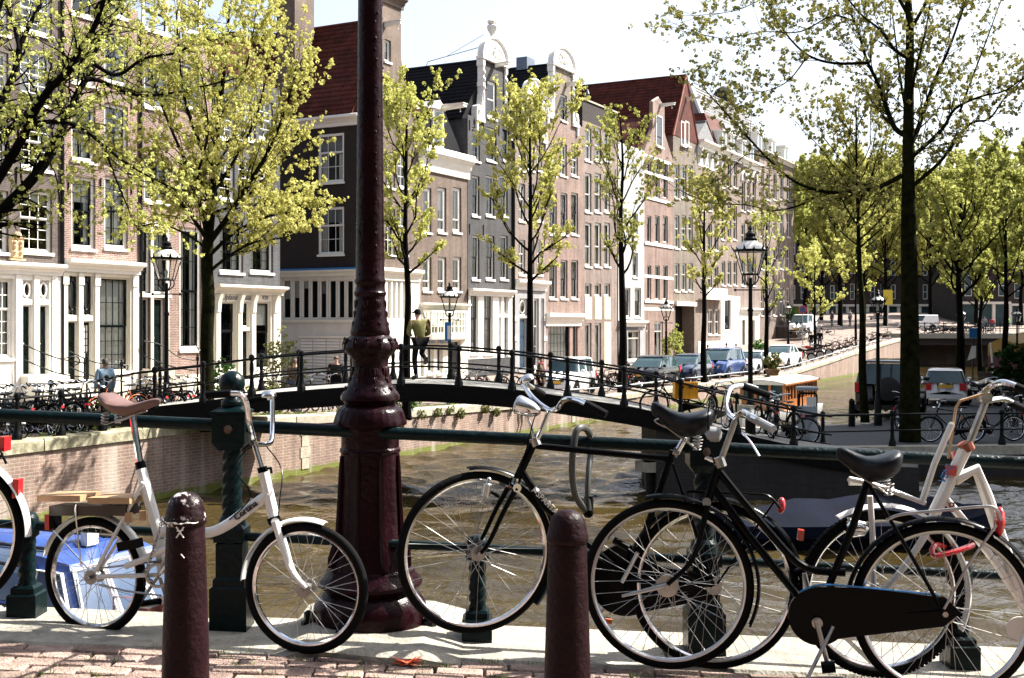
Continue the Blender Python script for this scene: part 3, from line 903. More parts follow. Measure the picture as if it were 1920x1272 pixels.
# ---- H1: umber brick house over a white wooden shopfront, far left
H = House('umber brick house with gilt crest and white twin-door front, first on the left', -300, 114)
zc0, zc1 = H.z(60, 516), H.z(60, 494)
ho, sp = [], []
H.wins([(-205, -150), (-110, -56), (-20, 16), (38, 98)], [(357, 473), (224, 317), (96, 196), (-18, 62)], ho, sp, nx=3, nz=(3, 2), split=.55, curtain=.0)
sp = [(h, dict(kw, curtain=[.0, .5, .7, .45][i % 4])) for i, (h, kw) in enumerate(sp)]
H.wall('brick_umber', zc1, 13.5, ho); H.put(sp)
gh = [H.rect(-20, 522, 24, 672), H.rect(41, 526, 60, 562), H.rect(72, 526, 91, 562), H.rect(41, 572, 60, 702), H.rect(72, 572, 91, 702), H.rect(-120, 522, -60, 672)]
H.wall('white', GZ - .4, zc0, gh, y=-.05, rev=.3, name='shopfront')
window(H.root, *gh[0], y=-.05, nx=3, nz=(4, 2), split=.62, curtain=.9, depth=.12); window(H.root, *gh[5], y=-.05, nx=3, nz=(4, 2), split=.62)
for k in (1, 2): window(H.root, *gh[k], y=-.05, nx=1, nz=(1, 1), split=0, sill=None, ring='white', fw=.04, depth=.08)
for k in (3, 4): door(H.root, *gh[k], y=-.05)
cornice(H.root, .0, H.w - .01, zc0, zc1, -.052, .32)
for px in (32, 66, 100):
 m = MB(); x = H.x(px); m.box(x - .11, -.10, GZ - .2, x + .11, -.053, zc0); m.build('pilaster', MAT['white'], H.root, None)
H.body('brick_umber', 13.5)
anchors(H, [(30, 215), (30, 330)])
# gilt crest on the wall
cx_, cz_ = H.x(29), H.z(29, 463); m = MB()
m.loft([[(cx_ - .25, -.02, cz_ - .4), (cx_ + .25, -.02, cz_ - .4), (cx_ + .3, -.02, cz_ + .25), (cx_ - .3, -.02, cz_ + .25)], [(cx_ - .2, -.12, cz_ - .36), (cx_ + .2, -.12, cz_ - .36), (cx_ + .24, -.12, cz_ + .2), (cx_ - .24, -.12, cz_ + .2)]])
m.sphere((cx_, -.08, cz_ + .36), .15, 8, 6); m.sphere((cx_ - .2, -.06, cz_ + .28), .09, 8, 6); m.sphere((cx_ + .2, -.06, cz_ + .28), .09, 8, 6); m.box(cx_ - .3, -.15, cz_ - .46, cx_ + .3, -.021, cz_ - .402)
for i in (-1, 1):
 for j in (-.2, .0, .14): m.sphere((cx_ + i * .12, -.12, cz_ + j), .08, 7, 5)
m.build('crest', MAT['gold'], H.root)
m = MB(); m.tube([(H.w + .03, -.06, GZ), (H.w + .03, -.06, 13)], .06, 8); m.build('downpipe', MAT['black_sash'], H.root)
# stoop
zt = gh[3][2]
st = node('stoop', H.root); xa, xb = H.x(34), H.x(112)
for k in range(4):
 m = MB(); m.box(xa - k * .02, -.5 - .32 * k, GZ - .2, xb + .2 * k, -.052 if k == 0 else -.5 - .32 * (k - 1), zt - .04 - k * .2); m.build('step', MAT['cream'], st, None)
iron_stair_rail(st, [[(xa, -.3, zt + 1.0), (xa + .8, -.9, zt + .55), (xa + 1.55, -1.5, zt + .35)], [(xa, -.3, zt + .5), (xa + .8, -.9, zt + .05), (xa + 1.5, -1.5, zt - .12)],
                     [(xb - 1.1, -1.5, zt + .55), (xb - .7, -1.6, zt + .6), (xb - .55, -1.6, zt + .4), (xb - .75, -1.55, zt + .3)]], [(xa + 1.55, -1.5, GZ, zt + .6)])

# ---- H2: pink brick with tall dark sashes over a cream shopfront
H = House('pink brick house with oval door lights and a big lattice window in its cream front', 117, 259)
zc0, zc1 = H.z(190, 513), H.z(190, 490)
ho, sp = [], []
H.wins([(134, 179), (196, 240)], [(332, 466), (197, 302), (64, 157), (-60, 30)], ho, sp, nx=2, nz=(2, 2), split=.52, sash='black_sash', frame='white', fw=.12)
sp = [(h, dict(kw, curtain=[.5, .9, .6, .0, .9, .5][i % 6])) for i, (h, kw) in enumerate(sp)]
H.wall('brick_pink', zc1, 13.2, ho); H.put(sp)
gh = [H.rect(123, 517, 146, 592), H.rect(151, 517, 173, 592), H.rect(123, 602, 146, 712), H.rect(151, 602, 173, 712), H.rect(185, 520, 243, 697)]
H.wall('cream', GZ - .4, zc0, gh, y=-.05, rev=.3, name='shopfront')
for k in (0, 1): window(H.root, *gh[k], y=-.05, nx=1, nz=(1, 1), split=0, sill=None, sash='dark_green', ring='iron', fw=.03, depth=.08, curtain=1.)
door(H.root, *gh[2], y=-.05); door(H.root, *gh[3], y=-.05, glazed=True)
window(H.root, *gh[4], y=-.05, nx=4, nz=(3, 2), split=.48, sash='dark_green', frame='cream', curtain=1., depth=.12)
cornice(H.root, -.0, H.w, zc0, zc1, -.052, .4, 'white')
for px in (119.5, 148.5, 179, 250):
 m = MB(); x = H.x(px); m.box(x - .09, -.11, GZ - .2, x + .09, -.053, zc0); m.box(x - .12, -.14, zc0 - .45, x + .12, -.111, zc0 - .05); m.build('pilaster', MAT['cream'], H.root, None)
H.body('brick_umber', 13.2)
anchors(H, [(128, 350), (188, 350), (246, 350), (128, 190), (188, 190), (246, 190)])
for (a, b) in [(134, 179), (196, 240)]:     # flat brick arches over the windows
 for yy in (325, 190, 57):
  m = MB(); h = H.rect(a - 3, yy - 12, b + 3, yy + 5); m.ext([(h[0] + .1, -.012, h[2]), (h[1] - .1, -.012, h[2]), (h[1], -.012, h[3]), (h[0], -.012, h[3])], (0, .012, 0)); m.build('lintel', MAT['brick_salmon'], H.root, None)
zt = gh[2][2]
st = node('stoop', H.root); xa, xb = H.x(119), H.x(176)
for k in range(3):
 m = MB(); m.box(xa, -.45 - .3 * k, GZ - .2, xb + .1 * k, -.052 if k == 0 else -.45 - .3 * (k - 1), zt - .04 - k * .2); m.build('step', MAT['stone'], st, None)
iron_stair_rail(st, [[(xa, -.3, zt + 1.), (xa + .7, -.8, zt + .6), (xa + 1.5, -1.2, zt + .5), (xa + 1.75, -1.25, zt + .45), (xa + 1.7, -1.25, zt + .32)], [(xa, -.3, zt + .45), (xa + .7, -.8, zt + .1), (xa + 1.4, -1.2, zt - .05)]], [(xa + 1.5, -1.2, GZ, zt + .6)])

# ---- H3: rose brick
H = House('rose brick house with white-framed openings right down to street level and twin dark doors', 260, 397)
ho, sp = [], []
H.wins([(271, 319), (338, 381)], [(297, 380), (120, 204), (-10, 60)], ho, sp, nx=2, nz=(2, 2), split=.5, sash='black_sash', fw=.12)
sp = [(h, dict(kw, curtain=[.6, .9, .0, .5][i % 4])) for i, (h, kw) in enumerate(sp)]
g = [H.rect(262, 425, 282, 552), H.rect(286, 425, 318, 552), H.rect(262, 560, 281, 692), H.rect(287, 560, 309, 692), H.rect(337, 428, 379, 656)]
H.wall('brick_rose', GZ - .4, 12.6, ho + g); H.put(sp)
for k in (0, 1): window(H.root, *g[k], nx=2, nz=(3, 1), split=.3, sash='dark_green', curtain=1., sill=None, fw=.1)
door(H.root, *g[2]); door(H.root, *g[3])
window(H.root, *g[4], nx=4, nz=(3, 2), split=.48, sash='black_sash', curtain=.6, fw=.14)
m = MB()
for px in (284, 313):
 x = H.x(px); m.box(x - .07, -.05, GZ - .2, x + .07, -.003, H.z(px, 424))
x0_, x1_ = H.x(258.5), H.x(320); m.box(x0_, -.06, H.z(290, 558), x1_, -.004, H.z(290, 551)); m.box(x0_, -.09, H.z(290, 424), x1_, -.004, H.z(290, 416))
m.build('surround', MAT['cream'], H.root, None)
H.body('brick_umber', 12.6)
m = MB(); m.box(H.x(326), -.5, GZ - .2, H.x(394), -.004, H.z(360, 703)); m.build('plinth', MAT['cream'], H.root, None)
m = MB(); m.tube([(.06, -.06, GZ), (.06, -.06, 12.5)], .055, 8); m.build('downpipe', MAT['black_sash'], H.root)
zt = g[2][2]; st = node('stoop', H.root); xa = H.x(261)
for k in range(3):
 m = MB(); m.box(xa, -.45 - .3 * k, GZ - .2, H.x(312), -.004 if k == 0 else -.45 - .3 * (k - 1), zt - .04 - k * .2); m.build('step', MAT['stone'], st, None)
iron_stair_rail(st, [[(xa + .05, -.2, zt + 1.05), (xa + .6, -.5, zt + .9), (xa + 1., -1., zt + .45), (xa + 1.6, -1.3, zt + .3)], [(xa + .05, -.2, zt + .5), (xa + .8, -.8, zt + .1), (xa + 1.6, -1.3, zt - .1)],
                     [(H.x(316), -1.3, zt + 1.1), (H.x(328), -1.3, zt + .6), (H.x(345), -1.3, zt + .45), (H.x(360), -1.3, zt + .1)]], [(xa + 1.7, -1.3, GZ, zt + .45), (H.x(346), -1.3, GZ, zt + .5)])

# ---- H4: grey brick shop house
H = House('dark grey painted brick house above a cream shopfront with script lettering, beside the bushes', 399, 525)
zc0, zc1 = H.z(465, 553), H.z(465, 536)
ho, sp = [], []
H.wins([(412, 456), (469, 512)], [(412, 511)], ho, sp, nx=3, nz=(3, 2), split=.58, sash='black_sash', fw=.1)
H.wins([(412, 440), (447, 480), (486, 512)], [(298, 374), (190, 262)], ho, sp, nx=2, nz=(2, 2), sash='white', fw=.09)
sp = [(h, dict(kw, curtain=[.6, .6, .0, .5][i % 4])) for i, (h, kw) in enumerate(sp)]
H.wall('brick_grey', zc1, fz(460, 150), ho); H.put(sp)
gh = [H.rect(412, 566, 441, 692), H.rect(452, 566, 467, 614), H.rect(452, 620, 467, 712), H.rect(478, 566, 506, 692)]
H.wall('cream', GZ - .4, zc0, gh, y=-.05, rev=.3, name='shopfront')
window(H.root, *gh[0], y=-.05, nx=1, nz=(1, 1), split=.55, sash='black_sash', frame='cream', sill=None); window(H.root, *gh[3], y=-.05, nx=1, nz=(1, 1), split=.55, sash='black_sash', frame='cream', sill=None)
window(H.root, *gh[1], y=-.05, nx=1, nz=(1, 1), split=0, sash='black_sash', frame='cream', sill=None); door(H.root, *gh[2], y=-.05, glazed=False, mat='black_sash')
cornice(H.root, -.05, H.w + .05, zc0, zc1, -.052, .42, 'cream')
for px in (406, 447, 472.5, 513):
 m = MB(); x = H.x(px); m.box(x - .12, -.12, GZ - .2, x + .12, -.053, zc0 - .01)
 m.loft([[(x - .1, -.121, zc0 - .75), (x + .1, -.121, zc0 - .75), (x + .1, -.16, zc0 - .75), (x - .1, -.16, zc0 - .75)], [(x - .1, -.121, zc0 - .3), (x + .1, -.121, zc0 - .3), (x + .1, -.2, zc0 - .3), (x - .1, -.2, zc0 - .3)], [(x - .1, -.121, zc0 - .02), (x + .1, -.121, zc0 - .02), (x + .1, -.32, zc0 - .02), (x - .1, -.32, zc0 - .02)]])
 m.build('pilaster', MAT['cream'], H.root, 30)
def lettering(root, text, x, z, y, size, mat, name='lettering', ang=0., shear=0., rot=None):
 cu = bpy.data.curves.new('lettering', 'FONT'); cu.body = text; cu.size = size; cu.align_x = 'CENTER'; cu.align_y = 'CENTER'; cu.extrude = .004; cu.shear = shear
 o = bpy.data.objects.new('tmp', cu); COL.objects.link(o)
 bpy.context.view_layer.update()
 me = bpy.data.meshes.new_from_object(o.evaluated_get(bpy.context.evaluated_depsgraph_get()))
 bpy.data.objects.remove(o)
 me.materials.clear(); me.materials.append(mat)
 n = bpy.data.objects.new(name, me); COL.objects.link(n); n.parent = root; n.location = (x, y, z); n.rotation_euler = rot or (R(90), 0, 0)
 return n
for t, px in (('Upland', 428), ('Kaas', 460), ('Vin', 494)):
 lettering(H.root, t, H.x(px), H.z(px, 558), -.06, .32, MAT['paper_ink'], shear=.4)
H.body('brick_grey', fz(460, 150))
H.roof('tile_red', fz(460, 150), fz(460, 60), tiles=False)

# ---- H5: the corner house with the red tiled roof
H = House('dark brick corner house with a steep red tiled roof and white ribbon windows', 676, 786)
D5 = 9.2
def sd(px, py):     # pixel -> (depth behind the front, height) on the left side wall
 p0 = F0 + TV * H.s0
 p = hit(px, py, p0, TV); return ((p - p0).dot(-NV), p.z)
zr_e = sd(600, 222)[1]; zband1 = sd(600, 507)[1]; zband0 = sd(600, 603)[1]
yA = sd(524, 560)[0] + 3.5
side_holes = []
def srect(pxa, pya, pxb, pyb):
 ya, yb = sd(pxb, pya)[0], sd(pxa, pya)[0]
 return (-yb, -ya, sd((pxa + pxb) / 2, pyb)[1], sd((pxa + pxb) / 2, pya)[1])
sh = [srect(597, 251, 645, 342), srect(597, 389, 645, 477)]
side = node('side_front', H.root); side.rotation_euler = (0, 0, R(-90));
# local frame of the side wall: x = -(depth), y into the house
m = MB(); wall_grid(m, -yA, 0, zband1, zr_e, sh); m.build('brickwork', MAT['brick_dark'], side, None)  # darker brick than the front: the side's shade is put into its colour
sb = [srect(a - 1.5, 525, b + 1.5, 598) for a, b in ((531, 544), (550, 561), (567, 578), (583, 595), (600, 611), (617, 629), (634, 645), (650, 661))]
m = MB(); wall_grid(m, -yA, 0, GZ - .4, zband1, sb, -.04, .25); m.build('white_front', MAT['offwhite'], side, None)
for h in sh: window(H.root, *h, nx=3, nz=(2, 1), split=.62, curtain=.5, depth=.03).parent = side
for h in sb: window(H.root, *h, y=-.04, nx=1, nz=(1, 1), split=0, sill=None, fw=.02, depth=.1).parent = side
m = MB(); m.box(-yA - .1, -.16, zband1 - .3, .0, -.041, zband1 - .1); m.box(-yA - .1, -.24, zband1 - .099, .0, -.041, zband1); m.box(-yA - .05, -.1, zband0 - .05, 0, -.042, zband0 + .08)
m.build('band_cornice', MAT['cream'], side, None)
m = MB(); m.box(-yA - .1, -.25, zband1 + .001, .0, -.0, zband1 + .09); m.build('flashing', MAT['sign_blue'], side, None)
gx0, gx1 = -sd(566, 670)[0], -sd(664, 670)[0]; gz1 = sd(620, 634)[1]
m = MB()
k = 0; z = GZ
while z < gz1 - .16:
 for (u0, u1) in ((0, .22), (.24, .48), (.5, .74), (.76, 1.)):
  a, b = lerp(gx0, gx1, u0), lerp(gx0, gx1, u1)
  m.add([(a, -.05, z), (b, -.05, z), (b, -.095, z + .02), (a, -.095, z + .02), (b, -.05, z + .13), (a, -.05, z + .13)], [(0, 1, 2, 3), (3, 2, 4, 5)])
 z += .15
m.box(gx0 - .1, -.12, gz1, gx1 + .1, -.045, gz1 + .1)
m.build('garage_louvre', MAT['white'], side, None)
cornice(side, -yA - .1, .1, zr_e - .5, zr_e, 0, .45, 'white')
# front
zf1 = H.z(730, 507); zf0 = H.z(730, 530)
ho, sp = [], []
H.wins([(702, 717), (722, 741), (746, 764)], [(388, 478)], ho, sp, nx=2, nz=(2, 1), split=.6, curtain=.6)
H.wins([(702, 717), (722, 741), (746, 764)], [(285, 352)], ho, sp, nx=2, nz=(2, 1), split=.6)
H.wins([(716, 737)], [(146, 205)], ho, sp, nx=2, nz=(2, 1), split=.6)
H.wins([(721, 733)], [(75, 116)], ho, sp, nx=1, nz=(1, 1), split=0)
zs_ = zr_e + .2; xn0, xn1 = H.x(694), H.x(752)
low = [h for h in ho if h[3] < zs_]; up = [h for h in ho if h[3] >= zs_]
H.wall('brick_brown', zf1, zs_, low)
ztop = fz(725, 4)
H.wall('brick_brown', zs_, ztop, up, x0=xn0, x1=xn1); H.put(sp)
m = MB()
for (a, b, c) in ((0, xn0, 1), (xn1, H.w, -1)):
 m.ext([(a, .0, zs_), (b, .0, zs_), (b if c > 0 else a, .0, zs_ + 3.2), (lerp(a, b, .75 if c > 0 else .25), 0, zs_ + 1.6)] if c > 0 else [(a, .0, zs_), (b, .0, zs_), (lerp(a, b, .25), 0, zs_ + 1.6), (a, 0, zs_ + 3.2)], (0, .25, 0))
m.box(xn0, .002, zs_, xn1, .25, ztop) if False else None
m.box(xn0, .2, ztop - .02, xn1, .3, ztop)
m.build('gable_shoulder', MAT['brick_brown'], H.root, None)
cornice(H.root, xn0 - .15, xn1 + .15, ztop - .1, ztop + .5, 0, .35, 'brick_brown', 'gable_cap')
hoist(H.root, H.x(722), H.z(722, 48), 0, .95)
gh = [H.rect(a, 528, b, 598) for a, b in ((704, 712), (715, 721), (725, 732), (735, 741), (744, 750), (754, 760), (763, 769))] + [H.rect(756, 645, 768, 706)]
H.wall('white', GZ - .4, zf1, gh, y=-.05, rev=.25, name='shopfront')
for h in gh[:-1]: window(H.root, *h, y=-.05, nx=1, nz=(6, 1), split=0, sill=None, fw=.03, depth=.1, sash='offwhite', fine=False)
door(H.root, *gh[-1], y=-.05, mat='black_sash')
cornice(H.root, -.05, H.w, zf0 + .1, zf1 + .1, -.052, .3, 'cream')
H.body('brick_brown', zr_e, D5 + 3, top=False, left=max(1.25, yA)) if False else None
m = MB(); w_ = H.w; z0_ = GZ - .4; D_ = D5 + 3
m.quad((0, D_, z0_), (0, yA, z0_), (0, yA, zr_e), (0, D_, zr_e)); m.quad((w_, 0, z0_), (w_, D_, z0_), (w_, D_, zr_e), (w_, 0, zr_e)); m.quad((w_, D_, z0_), (0, D_, z0_), (0, D_, zr_e), (w_, D_, zr_e)); m.build('side_wall', MAT['brick_brown'], H.root, None)
m = MB(); m.quad((1.1, 1.1, z0_), (w_ - .01, 1.1, z0_), (w_ - .01, 1.1, zr_e - .02), (1.1, 1.1, zr_e - .02)); m.quad((1.1, D_ - .05, z0_), (1.1, 1.1, z0_), (1.1, 1.1, zr_e - .02), (1.1, D_ - .05, zr_e - .02)); m.build('dark_backing', MAT['room_dark'], H.root, None)  # black sheets added indoors so both window fronts look dark
zrid = sd(700, 8)[1]
H.roof('tile_red', zr_e - .02, zrid, D5 + 3, True, .3, .35)
c0 = sd(520, 60); m = MB(); m.box(H.w * .12, c0[0] - .6, zr_e + 1.5, H.w * .42, c0[0] + .55, zrid + 1.7); m.box(H.w * .10, c0[0] - .65, zrid + 1.7, H.w * .44, c0[0] + .6, zrid + 1.95); m.build('chimney', MAT['brick_brown'], H.root, None)

# ---- H6: low brown house with a bow window
H = House('brown brick house with dormer hoist and a cream small-paned bow window', 786, 876)
ze0, ze1 = H.z(830, 326), H.z(830, 283)
ho, sp = [], []
H.wins([(793, 809), (821, 837), (849, 865)], [(482, 546), (352, 436)], ho, sp, nx=1, nz=(1, 1), split=.25, curtain=.7, fw=.14)
zb1 = H.z(830, 571)
H.wall('brick_brown', zb1, ze0, ho); H.put(sp)
cornice(H.root, -.05, H.w + .12, ze0 - .05, ze1, 0, .5, 'white')
H.wall('cream', GZ - .4, zb1, [H.rect(800, 648, 812, 700), H.rect(818, 648, 829, 700), H.rect(845, 640, 862, 708), H.rect(787.5, 645, 794, 706)], y=-.05, rev=.25, name='shopfront')
for r_ in ((800, 648, 812, 700), (818, 648, 829, 700)): window(H.root, *H.rect(*r_), y=-.05, nx=1, nz=(1, 1), split=0, frame='cream', curtain=.8)
door(H.root, *H.rect(845, 640, 862, 708), y=-.05, mat='black_sash'); door(H.root, *H.rect(787.5, 645, 794, 706), y=-.05, mat='black_sash')
cornice(H.root, -.02, H.w, zb1 - .25, zb1 + .05, -.052, .25, 'cream')
bw_ = node('bow_window', H.root); xb0, xb1 = H.x(790), H.x(872); zb_0, zb_1 = H.z(830, 626), H.z(830, 585); m = MB(); g = MB(); nseg = 10
arc = [(lerp(xb0, xb1, i / nseg), -.06 - .55 * math.sin(math.pi * i / nseg) ** .7) for i in range(nseg + 1)]
for i in range(nseg):
 (xa, ya), (xb, yb) = arc[i], arc[i + 1]
 m.bar((xa, ya, zb_0), (xa, ya, zb_1), .07, .07, up=(0, 1, 0))
 for zz in (zb_0, (zb_0 * .66 + zb_1 * .34), (zb_0 * .33 + zb_1 * .67), zb_1): m.bar((xa, ya, zz), (xb, yb, zz), .05 if zz not in (zb_0, zb_1) else .13, .05 if zz not in (zb_0, zb_1) else .13)
 if i % 1 == 0: m.bar(((xa + xb) / 2, (ya + yb) / 2, zb_0), ((xa + xb) / 2, (ya + yb) / 2, zb_1), .035, .035, up=(0, 1, 0))
 g.quad((xa, ya + .02, zb_0), (xb, yb + .02, zb_0), (xb, yb + .02, zb_1), (xa, ya + .02, zb_1))
m.build('lattice', MAT['cream'], bw_, None); g.build('pane', MAT['glass'], bw_, None)
m = MB(); m.loft([[(x, y - .08, zb_0 - .3) for x, y in arc] + [(xb1, -.052, zb_0 - .3), (xb0, -.052, zb_0 - .3)], [(x, y - .1, zb_0 - .07) for x, y in arc] + [(xb1, -.052, zb_0 - .07), (xb0, -.052, zb_0 - .07)]]); m.build('bow_base', MAT['cream'], bw_, None)
lettering(H.root, 'NESPRESSO SPEEDO', H.x(812), H.z(812, 641), -.07, .33, MAT['sign_blue'])
H.body('brick_brown', ze1 - .05, 10)
H.roof('tile_black', ze1 - .05, H.z(820, 180), 10)
dm = node('dormer', H.root); xd0, xd1 = H.x(818), H.x(838)
m = MB(); zd0, zd1 = ze1, H.z(828, 205)
m.box(xd0, .2, zd0, xd1, 2.6, zd1); m.loft([[(xd0 - .1, .1, zd1), (xd1 + .1, .1, zd1), (xd1 + .1, 2.7, zd1), (xd0 - .1, 2.7, zd1)], [((xd0 + xd1) / 2 - .02, .1, zd1 + .5), ((xd0 + xd1) / 2 + .02, .1, zd1 + .5), ((xd0 + xd1) / 2 + .02, 2.7, zd1 + .5), ((xd0 + xd1) / 2 - .02, 2.7, zd1 + .5)]]); m.build('dormer_cheek', MAT['white'], dm, None)
g = MB(); g.quad((xd0 + .12, .19, zd0 + .3), (xd1 - .12, .19, zd0 + .3), (xd1 - .12, .19, zd1 - .15), (xd0 + .12, .19, zd1 - .15)); g.build('pane', MAT['car_glass'], dm, None)
hoist(H.root, H.x(836), H.z(836, 203), 0.3, 1.5, 'white', .4)

# ---- H7: slate-grey neck gable with white scrolls
def scroll_gable(H, mat, xn0, xn1, zs, zt, ho_up, sp, orn='white_stone', urn=True, claw_w=.9, claw_h=1.6, ped=1.3):
 H.wall(mat, zs, zt, ho_up, x0=xn0, x1=xn1)
 b = MB(); b.quad((xn0, .0, zs), (xn0, .3, zs), (xn0, .3, zt), (xn0, 0, zt)); b.quad((xn1, .3, zs), (xn1, 0, zs), (xn1, 0, zt), (xn1, .3, zt)); b.quad((xn1, .3, zs), (xn0, .3, zs), (xn0, .3, zt), (xn1, .3, zt))
 b.build('gable_neck', MAT[mat], H.root, None)
 g = node('gable_ornament', H.root); w = xn1 - xn0
 m = MB()
 for sgn, x in ((-1, xn0), (1, xn1)):
  m.box(min(x, x + sgn * .17), -.1, zs + claw_h * .75, max(x, x + sgn * .17), .28, zt)
  m.box(min(x, x + sgn * .24), -.14, zt - .35, max(x, x + sgn * .24), .3, zt + .05)
  m.box(min(x, x + sgn * .22), -.13, lerp(zs, zt, .55), max(x, x + sgn * .22), .29, lerp(zs, zt, .55) + .25)
  # scroll: volute outline with lobes
  P = [(0, 0), (claw_w, 0), (claw_w * 1.02, .22 * claw_h), (claw_w * .93, .40 * claw_h), (claw_w * .74, .46 * claw_h), (claw_w * .56, .38 * claw_h), (claw_w * .44, .42 * claw_h), (claw_w * .34, .62 * claw_h), (claw_w * .28, .85 * claw_h), (claw_w * .17, claw_h), (0, claw_h)]
  pts = [(x + sgn * a, -.12, zs + c) for a, c in P]
  if sgn < 0: pts = pts[::-1]
  m.ext(pts, (0, .38, 0))
  cxx = x + sgn * claw_w * .74
  m.tube([(cxx + .2 * claw_w * .6 * math.cos(q), -.13, zs + .25 * claw_h + .2 * claw_h * .55 * math.sin(q)) for q in [2 * math.pi * k / 12 for k in range(12)]], .05, 6, closed=True)
  m.sphere((cxx, -.13, zs + .25 * claw_h), .09, 8, 6)
  m.tube(smooth_path([(x + sgn * .12, -.14, zs + claw_h * .95), (x + sgn * .2, -.14, zs + .6 * claw_h), (x + sgn * .36, -.14, zs + .3 * claw_h), (x + sgn * .5, -.14, zs + .12 * claw_h)], 4), .045, 6)
  m.box(min(x, x + sgn * claw_w * 1.08), -.16, zs - .2, max(x, x + sgn * claw_w * 1.08), .3, zs - .001)
  m.box(min(x + sgn * claw_w * .8, x + sgn * claw_w * 1.0), -.12, zs - .75, max(x + sgn * claw_w * .8, x + sgn * claw_w * 1.0), -.003, zs - .201)
  for q in range(3): m.sphere((x + sgn * .1, -.11, lerp(zs + claw_h, zt - .5, (q + .5) / 3)), .1, 7, 5, sz=1.6)
 m.build('scroll', MAT[orn], g, 40)
 # pediment
 p = MB(); x0, x1 = xn0 - .3, xn1 + .3; xm = (xn0 + xn1) / 2
 p.box(x0, -.2, zt + .051, x1, .3, zt + .2)
 N_ = 14; top = [(xm + (w / 2 + .22) * math.cos(q), -.1, zt + .2 + ped * math.sin(q)) for q in [math.pi * k / N_ for k in range(N_ + 1)]]
 p.ext(top[::-1] if False else top, (0, .36, 0))
 p.tube([(a, -.12, c) for a, _, c in top], .09, 6)
 r = random.Random(int(zt * 100))
 for k in range(16):
  q = r.uniform(.3, 2.8); d = r.uniform(.1, .8)
  p.sphere((xm + (w / 2) * d * math.cos(q), -.12, zt + .3 + ped * .8 * d * math.sin(q)), r.uniform(.07, .13), 6, 5)
 if urn:
  p.lathe([(.16, 0), (.22, .1), (.12, .2), (.14, .3), (.3, .55), (.33, .75), (.2, .85), (.12, .95), (.2, 1.05), (.05, 1.2)], (xm, .08, zt + .18 + ped), 10)
  for q in range(8): p.sphere((xm + .22 * math.cos(q * .8), .08 + .15 * math.sin(q * .8), zt + 1.15 + ped), .13, 6, 5)
 p.build('pediment', MAT[orn], g, 40)
H = House('slate grey neck-gabled house with white scrolls and urn and a black tiled roof', 877, 962)
ho, sp = [], []
H.wins([(885, 899), (911, 927), (938, 952)], [(442, 524), (330, 405)], ho, sp, nx=2, nz=(2, 2), sash='black_sash', fw=.12, curtain=.4)
H.wins([(885, 900), (912, 930), (942, 955)], [(240, 302)], ho, sp, nx=2, nz=(2, 1), sash='blue_door', fw=.1)
u, usp = [], []
H.wins([(914, 931)], [(153, 222)], u, usp, nx=1, nz=(1, 1), sash='white', fw=.14)
zc0, zc1 = H.z(918, 556), H.z(918, 543)
zs = H.z(918, 228); zt = H.z(918, 118)
H.wall('brick_slate', zc1, zs, ho); H.put(sp); H.put(usp)
scroll_gable(H, 'brick_slate', H.x(906), H.x(945), zs, zt, u, usp)
hoist(H.root, H.x(926), H.z(926, 124), -.1, .9)
gh = [H.rect(881, 553, 896, 664), H.rect(906, 553, 923, 664), H.rect(934, 553, 939, 590), H.rect(944, 553, 952, 590), H.rect(934, 595, 939, 690), H.rect(944, 595, 952, 690)]
H.wall('brick_slate', GZ - .4, H.z(918, 672), [], y=-.02, name='plinth')
H.wall('white', H.z(918, 672), zc0, gh, y=-.05, rev=.25, name='shopfront')
for k in (0, 1): window(H.root, *gh[k], y=-.05, nx=3, nz=(3, 2), split=.6, sash='black_sash', curtain=.9)
for k in (2, 3): window(H.root, *gh[k], y=-.05, nx=1, nz=(1, 1), split=0, curtain=1., sill=None, fw=.04)
for k in (4, 5): door(H.root, *gh[k], y=-.05, mat='blue_door')
cornice(H.root, -.02, H.w - .2, zc0, zc1, -.052, .35)
anchors(H, [(880, 235), (906, 240), (935, 245), (880, 430), (906, 432)])
H.body('brick_slate', zs - .2, 12); H.roof('tile_black', zs - .2, H.z(918, 112), 12)
m = MB(); m.tube([(H.w - .05, -.08, GZ), (H.w - .05, -.08, zs - .5)], .08, 8); m.build('downpipe', MAT['black_sash'], H.root)
m = MB(); xm = H.w / 2; m.tube([(xm, 4.5, H.z(918, 112)), (xm, 4.3, H.z(918, 100)), (xm, .8, H.z(918, 85))], .025, 5); m.tube([(xm, 3.0, H.z(918, 94)), (xm, .5, H.z(918, 62))], .015, 4); m.build('stay_rod', MAT['zinc'], H.root)

# ---- H8
H = House('narrow house with a small white scrolled gable and a blue door', 963, 1022)
ho, sp = [], []
H.wins([(973, 985), (990, 1002), (1007, 1017)], [(450, 515), (345, 415), (275, 320)], ho, sp, nx=2, nz=(2, 1), split=.6, curtain=.5, fw=.1)
u, usp = [], []
H.wins([(999, 1008)], [(205, 240)], u, usp, nx=1, nz=(1, 1), split=0, fw=.1)
zc0, zc1 = H.z(992, 545), H.z(992, 526); zs = H.z(992, 255); zt = H.z(992, 180)
H.wall('brick_salmon', zc1, zs, ho); H.put(sp)
scroll_gable(H, 'brick_salmon', H.x(988), H.x(1014), zs, zt, u, usp, urn=False, claw_w=.7, claw_h=1.3, ped=.9); H.put(usp)
gh = [H.rect(973, 560, 987, 592), H.rect(973, 597, 987, 690), H.rect(1000, 560, 1009, 690), H.rect(1013, 560, 1019, 690)]
H.wall('grey_render', GZ - .4, zc0, gh, y=-.05, rev=.25, name='shopfront')
window(H.root, *gh[0], y=-.05, nx=1, nz=(1, 1), split=0, sill=None, ring='white', fw=.05); door(H.root, *gh[1], y=-.05, mat='blue_door')
for k in (2, 3): window(H.root, *gh[k], y=-.05, nx=1, nz=(2, 1), split=.6, fw=.1)
m = MB()
